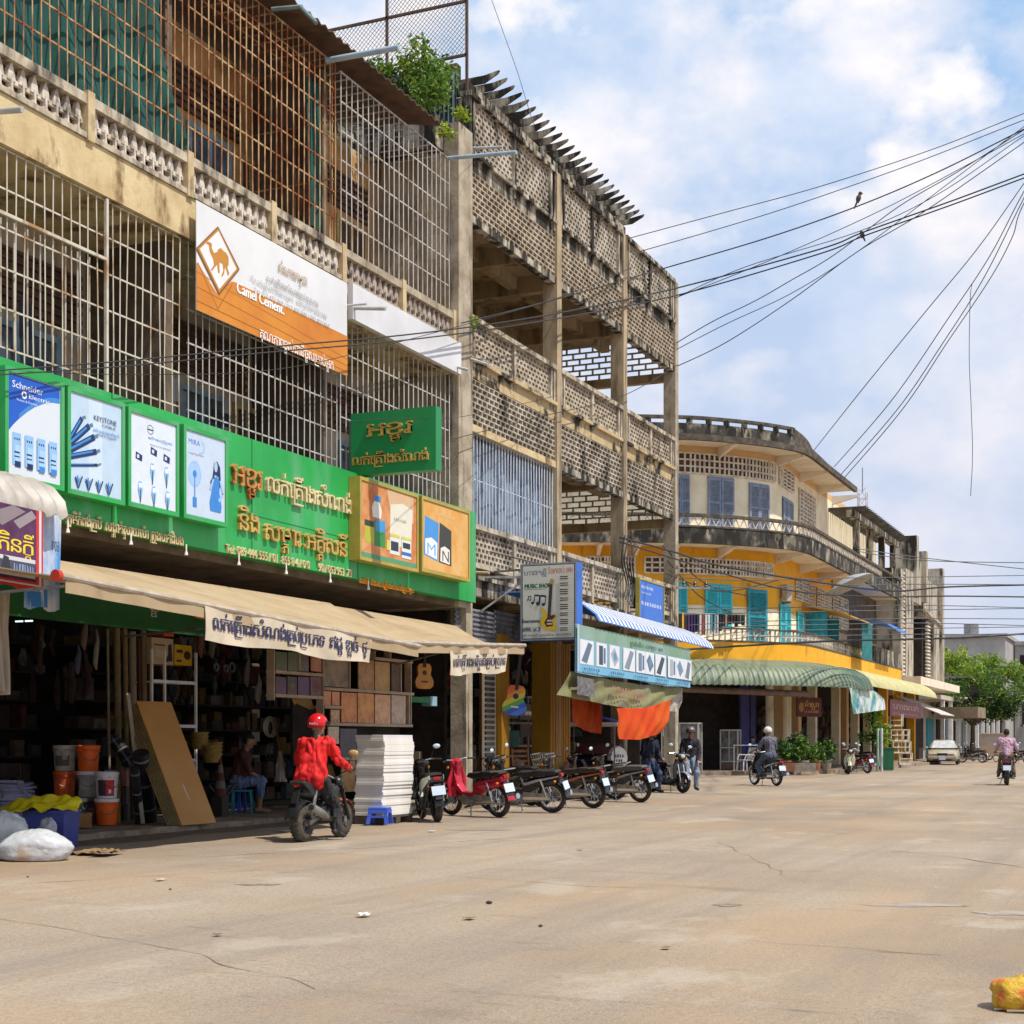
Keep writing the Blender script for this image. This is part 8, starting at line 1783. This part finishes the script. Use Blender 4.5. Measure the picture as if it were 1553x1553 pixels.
# tree on the roof
t = thing('roof_tree', 'bushy small leaved tree growing on the roof behind the blue sheet', 'tree', (-15.2, 27.2, 13.1))
bl = []
for px, py, r_ in [(592, 110, .55), (575, 120, .5), (612, 95, .5), (648, 108, .5), (668, 122, .45), (590, 150, .5), (615, 150, .6), (640, 150, .6), (655, 140, .45), (605, 172, .5), (630, 178, .5), (640, 70, .35), (660, 80, .35), (570, 140, .35), (578, 165, .35), (672, 95, .3)]:
    p = onY(px, py, 26.9 + R.uniform(-.4, .6)); bl.append((p - t.location, (r_, r_, r_ * .8), R.choice([0, 1, 1, 2])))
leaves(bl, 5200, .125, [lf[3], lf[0], lf[0], lf[3], lf[1]], .17, 1.7).build('crown', lf, t); mb = MB(); limbs(mb, V((0, 0, 0)), V((0, 0, .9)), [b_[0] for b_ in bl], .07); mb.build('trunk', bark, t, smooth=True)
for px, py, lab in [(675, 205, 'yellow green sprig on the roof edge below the blue sheet'), (700, 180, 'small leafy sprout on the pilaster top'), (712, 495, 'small weed growing on the pilaster by the balcony rail')]:
    p = onX(px, py, -13.15); t = thing('weed', lab, 'plant', p, group='weeds rooted in the masonry')
    leaves([((0, 0, .1), (.18, .22, .14), 4), ((.05, .12, .05), (.12, .12, .1), 2)], 90, .12, lf).build('leaves', lf, t); MB().cyl((0, 0, -.05), (0, 0, .15), .012).build('stem', bark, t)
# potted plants
def potted(px, t_, h_, w_, label, pot, n=500, mi=1, size=.16, name='potted_plant'):
    p = ts(px, 1150, t_); t = thing(name, label, 'potted plant', p, 0, 'potted plants on the pavement')
    MB().lathe([(.001, 0), (.18, 0), (.25, .36), (.27, .36), (.27, .40), (.22, .40), (.2, .34), (.001, .33)], n=16).build('pot', pot, t, smooth=True)
    bl = [((R.uniform(-w_, w_) * .6, R.uniform(-w_, w_) * .6, .5 + R.random() * (h_ - .6)), (w_ * .55, w_ * .55, .32), R.choice([mi, mi, 0, 2])) for _ in range(8)]
    pm2 = [lf[0], lf[3], lf[1], lf[3], lf[2]]; leaves(bl, n, size, pm2).build('leaves', pm2, t); mb = MB(); limbs(mb, V((0, 0, .35)), V((0, 0, .6)), [b_[0] for b_ in bl], .03); mb.build('stem', bark, t)
terra = mat('terracotta', (.30, .12, .06), (.2, .08, .04), s=6); greyp = mat('cement_pot', (.33, .29, .23), (.22, .19, .15), s=6)
potted(1190, 59.2, 1.35, .36, 'tall dusty green shrub in a pot nearest the ridden motorcycle', terra, 600, 0)
potted(1203, 60.2, 1.55, .4, 'tallest dark shrub among the pots by the shop board', greyp, 600, 3)
potted(1218, 59.5, 1.3, .44, 'bright leaved bush in the middle of the pot group', greyp, 700, 2)
potted(1236, 59.8, 1.2, .42, 'rounded mid green bush beside the bright leaved one', terra, 600, 1)
potted(1253, 61.5, 1.25, .4, 'low dark shrub at the motorcycle end of the pot group', greyp, 400, 3)
for px, t_, lab in [(1196, 57.9, 'orange brown planter box under the dusty shrub'), (1212, 57.9, 'pale planter box in the middle of the kerb'), (1228, 57.9, 'cream planter box with a chipped rim')]:
    p = ts(px, 1165, t_); b_ = thing('planter', lab, 'planter', p, .2); tub(MB(), .22, .17, .32).build('tub', terra if 'orange' in lab else greyp, b_); MB().box((-.2, -.15, .25), (.2, .15, .28)).build('soil', bark, b_)
p = ts(1328, 1140, 70); potted(1328, 70.5, 2.6, .75, 'tall yellow green shrub in a pot under the torn cloth', greyp, 800, 4, .2)
# bins, racks, small things on the street side
p = ts(1345, 1160, 68); bn = thing('wheeled_bin', 'dark green wheeled bin before the white crates', 'bin', (p.x, p.y, .03), -1.3); gp_ = mat('green_bin_plastic', (.015, .13, .06), (.01, .09, .04), s=5, r=.4)
tub(MB(), .25, .25, .95, fl=1.15).build('tub', gp_, bn); MB().box((-.31, -.31, .95), (.31, .31, 1.02)).build('lid', gp_, bn, bevel=.02); MB().bar((-.33, -.28, .96), (-.33, .28, .96), .04).build('handle', gp_, bn)
for s in (-1, 1): MB().cyl((-.22, .27 * s, .09), (-.22, .31 * s, .09), .09).build('wheel', rubber, bn)
for i, (px, py) in enumerate([(1359, 1112), (1369, 1122), (1360, 1126), (1371, 1133), (1363, 1140), (1373, 1146)]):
    p = at(px, py, 76); zb = [2.1, 1.35, 1.35, .75, .75, .17][i]; b_ = thing('white_crate', ['topmost white wire crate by the red shop board', 'white wire crate second from the top, nearer the car', 'white wire crate beneath the topmost one', 'white wire crate in the middle nearer the car', 'low white wire crate by the green bin', 'lowest white wire crate on the pavement'][i], 'crate', (p.x, p.y, zb), .3, 'white crates by the red board')
    mb = MB(); [mb.bar((a, b, 0), (a, b, .55), .05) for a in (-.3, .3) for b in (-.25, .25)]; [mb.bar((-.3, b, z), (.3, b, z), .05) for b in (-.25, .25) for z in (0, .28, .55)]; [mb.bar((a, -.25, z), (a, .25, z), .05) for a in (-.3, .3) for z in (0, .28, .55)]; mb.build('frame', lat, b_); MB().box((-.28, -.23, .02), (.28, .23, .05)).build('base', lat, b_)
for px, c, lab in [(1331, (.30, .45, .36), 'pale green standing pole by the green bin'), (1337, (.55, .6, .6), 'white standing pole beside the pale green one')]:
    p = ts(px, 1160, 66.5); tag(MB().cyl((p.x, p.y, .01), (p.x, p.y, 1.9), .06).build('standing_pole', mat('pole_%d' % px, c)), lab, 'pole')
for i, (px, py) in enumerate([(1366, 1158), (1380, 1157)]): p = onZ(px, py, .02); tag(MB().box((p.x - .5, p.y - .3, .02), (p.x + .5, p.y + .3, .22)).build('flat_carton', mat('pale_carton', (.45, .33, .2), (.3, .2, .12), s=3), bevel=.01), ['flattened pale carton on the pavement by the crates', 'flattened carton nearest the beige car'][i], 'carton')
p = ts(1503, 1140, 96); b_ = thing('market_cart', 'pale boxy wooden street cart behind the parked motorcycles', 'cart', (p.x, p.y, .02), .1); b_.scale = (.62, .8, .8)
MB().box((-1.1, -.5, .5), (1.1, .5, 1.3)).build('body', mat('cart_wood', (.42, .30, .2), (.3, .2, .12)), b_); MB().box((-1.1, -.4, 1.3), (1.1, .5, 2.2)).build('glass_box', mat('cart_panel', (.5, .43, .36), (.4, .34, .28), s=2), b_); MB().box((-1.15, -.55, 2.2), (1.15, .55, 2.28)).build('roof', mat('cart_roof', (.5, .4, .3)), b_)
for s in (-1, 1): MB().torus((.5 * s, -.52, .3), .26, .035, 20, 6, 'y').build('wheel', rubber, b_)
tag(MB().side([(0, 0), (2.6, -1.1), (2.6, -1.05), (0, .06)], 0, 6).xf(MX.Translation((-15.2, 92, 4.0))).build('sheet_awning', mat('pale_sheet_awning', (.55, .52, .5), (.42, .4, .38), s=2)), 'thin pale sheet awning sloping down behind the beige car', 'awning')
tag(MB().box((-14.6, 103.5, 2.9), (-11.8, 108, 3.6)).build('brown_awning', mat('brown_awning_cloth', (.25, .19, .12), (.15, .11, .07), s=2)), 'brown box awning under the edge of the round tree', 'awning')
# ---------------------------------------------------------------- beige car
p = onZ(1424, 1160, 0); car = thing('parked_car', 'beige saloon car parked facing the street beyond the crates', 'car', (p.x, p.y + 1.9, .0), -pi / 2 + .10)
cpm = paint((.40, .345, .235), 'beige_car_paint')
def loft(mb, secs):
    k = len(secs[0]); b = len(mb.v)
    for s_ in secs: mb.v += [V(q) for q in s_]
    for i in range(len(secs) - 1):
        for j in range(k): mb.f.append((b + i * k + j, b + i * k + (j + 1) % k, b + (i + 1) * k + (j + 1) % k, b + (i + 1) * k + j)); mb.m.append(mb.k)
    mb.f.append(tuple(b + j for j in reversed(range(k)))); mb.f.append(tuple(b + (len(secs) - 1) * k + j for j in range(k))); mb.m += [mb.k] * 2
def sec(x, w0, w1, zb, zt): return [(x, -w0 * .9, zb), (x, w0 * .9, zb), (x, w0, zb + .12), (x, w0, zb + (zt - zb) * .6), (x, w1, zt - .05), (x, w1 * .8, zt), (x, -w1 * .8, zt), (x, -w1, zt - .05), (x, -w0, zb + (zt - zb) * .6), (x, -w0, zb + .12)]
mb = MB(); loft(mb, [sec(2.15, .74, .66, .30, .62), sec(2.0, .83, .76, .24, .70), sec(1.2, .86, .80, .2, .82), sec(.75, .86, .82, .2, .88), sec(-1.3, .86, .82, .2, .90), sec(-1.95, .84, .78, .24, .88), sec(-2.15, .76, .68, .34, .74)]); mb.build('body', cpm, car, smooth=True, ang=25)
mb = MB(); loft(mb, [sec(.85, .80, .74, .84, .90), sec(.15, .72, .58, .84, 1.36), sec(-.2, .72, .58, .84, 1.41), sec(-.9, .72, .58, .84, 1.38), sec(-1.6, .76, .68, .84, .92)]); mb.build('roof', cpm, car, smooth=True, ang=25)
scg = mat('car_glass', (.40, .42, .43), (.62, .6, .55), s=3, r=.06, spec=.8)
mb = MB(); mb.add([(.84, -.66, .93), (.84, .66, .93), (.22, .54, 1.34), (.22, -.54, 1.34)], [(0, 1, 2, 3)]); mb.xf(MX.Translation((.025, 0, .012))); mb.build('windscreen', scg, car)
for s in (-1, 1):
    mb = MB(); mb.add([(.6, .775 * s, .93), (.12, .635 * s, 1.32), (-.35, .635 * s, 1.34), (-.4, .775 * s, .93)], [(0, 1, 2, 3)]); mb.add([(-.48, .775 * s, .93), (-.44, .635 * s, 1.34), (-.9, .635 * s, 1.31), (-1.3, .765 * s, .93)], [(0, 1, 2, 3)]); mb.xf(MX.Translation((0, .02 * s, 0))); mb.build('side_window', glassm, car)
    MB().box((2.02, .48 * s - .17, .52), (2.15, .48 * s + .17, .66)).build('headlight', mat('car_lamp', (.6, .58, .5), r=.1), car, bevel=.02)
    MB().ball((.62, .93 * s, .96), (.07, .1, .07), 10, 8).build('mirror', cpm, car, smooth=True)
    for x in (1.32, -1.32):
        w_ = MB().torus((x, .78 * s, .29), .21, .08, 24, 8, 'y', .09).build('wheel', rubber, car, smooth=True); MB().lathe([(.02, .07 * s), (.17, .05 * s), (.19, -.02 * s)], (x, .80 * s, .29), 18, 'y').build('rim', chrome, w_)
MB().box((2.09, -.78, .34), (2.2, .78, .48)).build('bumper', cpm, car, bevel=.03); MB().box((2.1, -.28, .54), (2.17, .28, .66)).build('grille', black, car); plate_(car, 2.215, .40, 0, 1.6); MB().box((2.11, -.5, .24), (2.17, .5, .32)).build('lower_grille', black, car)
# ---------------------------------------------------------------- pipes jutting from the facade
pv = mat('pale_blue_pipe', (.36, .46, .55), (.28, .36, .44), s=5, r=.5); pg = mat('grey_pipe', (.50, .50, .51), (.38, .38, .38), s=5, r=.5)
for px, py, qx, qy, m_, lab, r_ in [(495, 92, 605, 72, pv, 'pale blue pipe jutting from the eave beside the roof tree', .05), (680, 240, 783, 231, pv, 'pale blue pipe jutting from the pilaster below the roof weed', .04), (712, 225, 762, 223, pg, 'short pale pipe just above the blue one on the pilaster', .03), (515, 464, 556, 461, pg, 'upper thin grey pipe over the blank white board', .02), (522, 467, 585, 468, pg, 'grey pipe over the blank white board', .035), (680, 553, 710, 561, pg, 'short grey pipe under the pilaster balcony', .03), (706, 542, 740, 553, pg, 'pale pipe stub on the breeze block building', .03), (-20, 170, 34, 166, pg, 'grey pipe end at the frame edge on the cream wall', .04), (713, 868, 742, 869, mat('yellow_pipe', (.5, .38, .2)), 'yellowish pipe stub beside the amber poster', .03)]:
    p = onX(px, py, FX - .02); q = onY(qx, qy, p.y); tag(MB().cyl(p, q, r_, n=12).build('drain_pipe', m_, smooth=True), lab, 'pipe')
p, q = onX(412, 14, -13.1), None; tag(MB().tube([p, onY(455, 10, p.y + .1), onY(480, 35, p.y + .1)], .035, 8).build('bent_pipe', mat('dull_green_pipe', (.18, .25, .25), (.12, .17, .17)), smooth=True), 'bent grey green pipe sticking up over the eave at the frame top', 'pipe')
# ---------------------------------------------------------------- overhead cables
cabm = mat('cable_rubber', (.014, .014, .016), (.03, .03, .032), s=3, r=.6); cabl = mat('thin_cable', (.10, .11, .13), (.06, .065, .08), s=3, r=.6)
def spline(P, k=8):
    res = []
    for i in range(len(P) - 1):
        a, b, c, d = P[max(0, i - 1)], P[i], P[i + 1], P[min(len(P) - 1, i + 2)]
        for j in range(k):
            t = j / k; res.append(.5 * ((2 * b) + (c - a) * t + (2 * a - 5 * b + 4 * c - d) * t * t + (3 * b - a - 3 * c + d) * t ** 3))
    return res + [P[-1]]
def cable(label, pts, r=.011, m=cabm, group='overhead cables'):
    P = spline([p if isinstance(p, V) else at(*p) for p in pts]); return tag(MB().tube(P, [r * max(.3, min(2, (-SA * p.x + CA * p.y) / 30)) for p in P], 5).build('overhead_cable', m), label, 'cable', group)
fxp = lambda px, py, dx=.25: onX(px, py, FX + dx)
def run(pts, t0, t1):
    """sight points with the distance shrinking evenly from t0 to t1 (the cable comes nearer)"""
    x0, x1 = pts[0][0], pts[-1][0]; return [(x, y, 1 / (1 / t0 + (1 / t1 - 1 / t0) * (x - x0) / (x1 - x0))) for x, y in pts]
cable('highest overhead cable, leaving the roof corner of the breeze block building', run([(952, 362), (1100, 322), (1243, 283), (1410, 228), (1553, 172), (1750, 95)], 38, 32), .0085)
cable('second highest cable, just beneath the topmost one', run([(972, 381), (1080, 350), (1200, 313), (1380, 250), (1553, 182), (1750, 105)], 38, 32), .0085)
cable('thicker cable that carries the upper perched bird', [fxp(700, 490), fxp(850, 452), fxp(1000, 409)] + run([(1160, 362), (1300, 313), (1420, 262), (1553, 196), (1750, 98)], 38, 32), .013)
cable('thick cable crossing the whole facade and rising to the frame edge', [fxp(-60, 566, .6), fxp(180, 548, .5), fxp(400, 527, .5), fxp(640, 505, .4), fxp(840, 476, .4), fxp(1030, 436, .4)] + run([(1240, 379), (1310, 352), (1440, 306), (1553, 264), (1750, 191)], 38, 32), .015)
cable('thick cable twin running just under the facade crossing one', [fxp(-60, 572, .6), fxp(180, 556, .5), fxp(400, 535, .5), fxp(640, 513, .4), fxp(840, 484, .4), fxp(1030, 447, .4)] + run([(1240, 386), (1310, 358), (1440, 312), (1553, 270), (1750, 197)], 38, 32), .014)
cable('thin cable starting at the roof corner under the thick pair', [fxp(1030, 449, .3)] + run([(1130, 405), (1300, 352), (1420, 296), (1553, 206), (1750, 72)], 38, 32), .008)
cable('thin cable fanning up from the top screen to the frame edge', [fxp(1024, 452, .3)] + run([(1160, 398), (1330, 322), (1480, 243), (1553, 203), (1750, 95)], 38, 32), .008)
cable('upper of three wavy cables leaving the middle of the corner column', [fxp(1026, 520, .2)] + run([(1080, 488), (1144, 457), (1200, 425), (1266, 386), (1362, 314), (1450, 262), (1553, 197), (1750, 73)], 38, 32), .0095)
cable('middle wavy cable leaving the corner column', [fxp(1026, 530, .2)] + run([(1100, 492), (1200, 445), (1300, 382), (1440, 277), (1553, 192), (1750, 44)], 38, 32), .008)
cable('lowest of the wavy cables leaving the corner column', [fxp(1028, 555, .2)] + run([(1100, 520), (1200, 455), (1300, 382), (1400, 322), (1553, 216), (1750, 80)], 38, 32), .0095)
cable('slanting service cable inside the open balcony of the breeze block building', [fxp(690, 665, .3), fxp(820, 632, .2), fxp(945, 600, .2), fxp(1028, 553, .2)], .008)
cable('thin line slanting across the green hanging sign', [fxp(520, 640, 1.9), fxp(600, 634, 1.9), fxp(700, 632, 1.2), fxp(845, 600, .3)], .006)
cable('thin cable hung across the facade under the thick pair', [fxp(-40, 560, .4), fxp(200, 568, .4), fxp(420, 560, .4), fxp(600, 520, .4), fxp(845, 452, .3), fxp(960, 405, .2)], .007)
for i, (pts, lab) in enumerate([([(1232, 686), (1300, 600), (1400, 477), (1480, 380), (1553, 278), (1650, 140)], 'first slanting wire from the curved roof, furthest from the others'), ([(1265, 708), (1350, 610), (1440, 480), (1500, 390), (1553, 290), (1650, 120)], 'second slanting wire from the curved roof'), ([(1275, 720), (1360, 622), (1430, 520), (1490, 425), (1553, 300), (1650, 110)], 'third slanting wire, carrying the loose hanging strand'), ([(1281, 724), (1366, 624), (1436, 520), (1500, 425), (1535, 360), (1553, 308), (1650, 130)], 'last slanting wire, tangled with the third')]):
    cable(lab, run(pts, 70, 34), .010, cabl)
cable('loose wire strand hanging straight down in the empty sky', [(1478, 425, 40), (1472, 445, 40.2), (1470, 540, 40.4), (1473, 620, 40.5), (1475, 690, 40.5), (1472, 752, 40.5)], .007, cabl)
cable('thin wire slanting down from the frame top beside the roof', [(735, -30, 26), (760, 40, 28), (785, 110, 31), (805, 175, 35), (815, 200, 37)], .006, cabl)
# low lines along the corner building and over the street
lows = [('thick black cable looping from the corner column past the yellow wall', [fxp(940, 815, .3), fxp(1025, 838, .3), (1083, 856, 47), (1207, 878, 53), (1350, 896, 62), (1440, 890, 66), (1600, 886, 66)], .02), ('second black cable sagging below the first across the yellow wall', [fxp(940, 822, .3), fxp(1025, 848, .3), (1090, 868, 47), (1207, 897, 53), (1330, 905, 60), (1440, 904, 64), (1600, 906, 64)], .016), ('thick cable at the height of the lower balconies reaching the frame edge', [(1040, 985, 50), (1150, 978, 53), (1269, 972, 58), (1400, 969, 63), (1480, 966, 66), (1600, 958, 66)], .022)]
for lab, pts, r_ in lows: cable(lab, pts, r_)
for i, y in enumerate([871, 882, 914, 921, 934, 941, 949, 958]):
    cable(['thin wire level with the finned roofline', 'thin wire under the roofline one', 'thin wire in the middle of the low bundle', 'thin wire touching the middle one', 'thin wire above the blue sheet awning', 'thin wire skimming the blue sheet awning', 'thin wire below the blue sheet awning', 'thin wire above the thick low cable'][i], [(1010 + 9 * i, y + 4 + 2.5 * i, 48), (1130, y + 9, 51), (1260, y + 6, 57), (1400, y + 4, 63), (1600, y + 1 + (i % 3) * 4, 66)], .009, cabl)
for i, (y0, y1) in enumerate([(838, 860), (842, 846)]): cable(['thin wire leaving the mast roof', 'upper thin wire leaving the mast roof'][i], [(1300, y0 - 6, 72), (1400, y0 + 8, 72), (1600, y1 + 8, 70)], .01, cabl)
for i in range(5):
    cable(['bundled cable dropping down the corner column', 'looser cable loop beside the corner column', 'cable drop nearest the striped awning', 'knotted cable strand on the corner column', 'short cable drop under the pierced screen'][i], [fxp(948 + 5 * i, 812 + 4 * i, .35), fxp(943 + 4 * i, 850, .3 + .03 * i), fxp(950 + 3 * i, 885, .3), fxp(946 + 3 * i, 905 + 4 * i, .35)], .016)
for i, (x0, y0, x1, y1, dy) in enumerate([(1005, 828, 1140, 905, 20), (1012, 850, 1110, 930, 14), (1010, 870, 1180, 880, 22)]): cable(['slack wire from the column to the teal shutters', 'slack wire from the column to the laundry', 'slack wire from the column to the air conditioner'][i], [fxp(x0, y0, .3), ((x0 + x1) / 2, (y0 + y1) / 2 + dy, 52), (x1, y1, 58)], .012)
ins = thing('cable_bracket', 'pole bracket with insulators jutting from the corner column', 'bracket', (-13.1, 42, 5.5), world=True)
p, q = onX(1020, 891, -13.05), onX(1075, 893, -13.05) ; q = onY(1076, 892, 42.3)
part('arm', steel, lambda mb: mb.bar(p, q, .06), ins); 
for u in (.3, .6, .9): part('insulator', mat('brown_porcelain', (.05, .03, .025), r=.3), lambda mb: mb.lathe([(.02, -.05), (.05, 0), (.03, .04), (.055, .08), (.03, .13), (.001, .15)], p.lerp(q, u) + V((0, 0, .05)), 10), ins)
# ---------------------------------------------------------------- two birds on the cables
bm2 = mat('brown_feathers', (.10, .075, .055), (.05, .035, .03), s=14, r=.8)
for px, py, t_, lab in [(1302, 297, 36.4, 'small brown bird perched upright on the thick upper cable'), (1308, 351, 37.1, 'second small brown bird crouching on the facade crossing cable')]:
    p = at(px, py + 11, t_); mb = MB(); h = 1.0 if py < 300 else .7
    mb.ball((0, 0, .085 * h), (.045, .042, .075 * h), 14, 10, MX.Rotation(.5 if h < 1 else .25, 3, 'Y')); mb.ball((.03, 0, .17 * h), .035, 12, 8); mb.caps((.06, 0, .17 * h), (.085, 0, .163 * h), .011, .004, 8); mb.caps((-.02, 0, .03), (-.075, 0, -.09 * h), .02, .013, 8); mb.caps((.0, .02, .03), (.005, .02, 0), .006, .006, 6); mb.caps((0, -.02, .03), (.005, -.02, 0), .006, .006, 6)
    r_ = remesh(mb, .006, 2); r_.xf(MX.Translation(p) @ MX.Scale(1.35, 4) @ MX.Rotation(2.4 if h < 1 else .3, 4, 'Z')); tag(r_.build('bird', bm2, smooth=True, ang=180), lab, 'bird')
# green netting behind the rusty bars
netm = mat('green_netting', (.008, .095, .08), (.004, .045, .04), s=3, st=.3, r=.8, lo=.35, hi=.65)
def netf(u, v):
    y = 13.6 + (18.6 - 13.6) * u * (1 - .12 * v * (1 - v) * 4) + .25 * (1 - v) * u; return (FX - .25 + .07 * sin(u * 26 + v * 5) + .05 * noise.noise(V((u * 6, v * 5, 2))), y, 9.95 + 3.1 * v - .35 * sin(pi * u) * (1 - v) * 0)
nt_ = tag(MB().grid(netf, 90, 24, (-.006, 0, 0)).build('green_netting', netm, smooth=True), 'dark green shade netting draped behind the rusty bars of the top balcony', 'netting')
tag(MB().grid(lambda u, v: (FX - .3 + .05 * sin(u * 12), 22.2 + .5 * u + .1 * (1 - v), 10.1 + 2.5 * v), 16, 10, (-.006, 0, 0)).build('green_netting', netm, smooth=True), 'narrow strip of green netting at the rusty cage corner', 'netting')
tag(MB().grid(lambda u, v: (-15.9 + .02 * sin(u * 40), 25.6 + .4 * u, 10 + .9 * v), 8, 4, (-.006, 0, 0)).build('hanging_cloth', mat('dull_cloth', (.2, .2, .25))), 'dull cloth hung inside the grey barred balcony', 'cloth') if False else None
for i, (px0, py0, px1, py1, c) in enumerate([(205, 545, 232, 600, (.10, .14, .2)), (258, 570, 272, 610, (.4, .4, .42)), (322, 620, 350, 650, (.02, .02, .02)), (30, 455, 50, 520, (.03, .04, .06))]):
    a_, b_ = onX(px0, py0, -14.3), onX(px1, py1, -14.3); tag(MB().grid(lambda u, v: (-14.3 + .03 * sin(u * 9), a_.y + (b_.y - a_.y) * u, a_.z + (b_.z - a_.z) * v), 8, 4, (-.01, 0, 0)).build('hanging_cloth', mat('balcony_cloth_%d' % i, c)), ['slate blue cloth hung behind the lower bars', 'white cloth hung behind the lower bars', 'black cloth behind the bars above the fan poster', 'dark cloth behind the bars at the frame edge'][i], 'cloth')

def stock_c():
    q = random.Random(9); mb = MB(); ms = [mat('stock_%d' % i, (.2, .2, .2)) for i in range(8)]
    P = off(outline(1.0, 86), .25)
    for i in range(len(P) - 1):
        p, r_ = V(P[i]), V(P[i + 1]); n = int((r_ - p).length / .3)
        for j in range(n):
            for z in (.2, .9, 1.5, 2.1, 2.7):
                if q.random() < .75: c = p.lerp(r_, (j + .5) / n); h_ = q.uniform(.1, .5); mb.k = q.randrange(8); mb.box((c.x - .11, c.y - .11, z), (c.x + .11, c.y + .11, z + h_))
    tag(mb.build('shop_stock', ms), 'dim shelves of goods inside the ground floor of the yellow building', 'stock', kind='stuff')
stock_c()
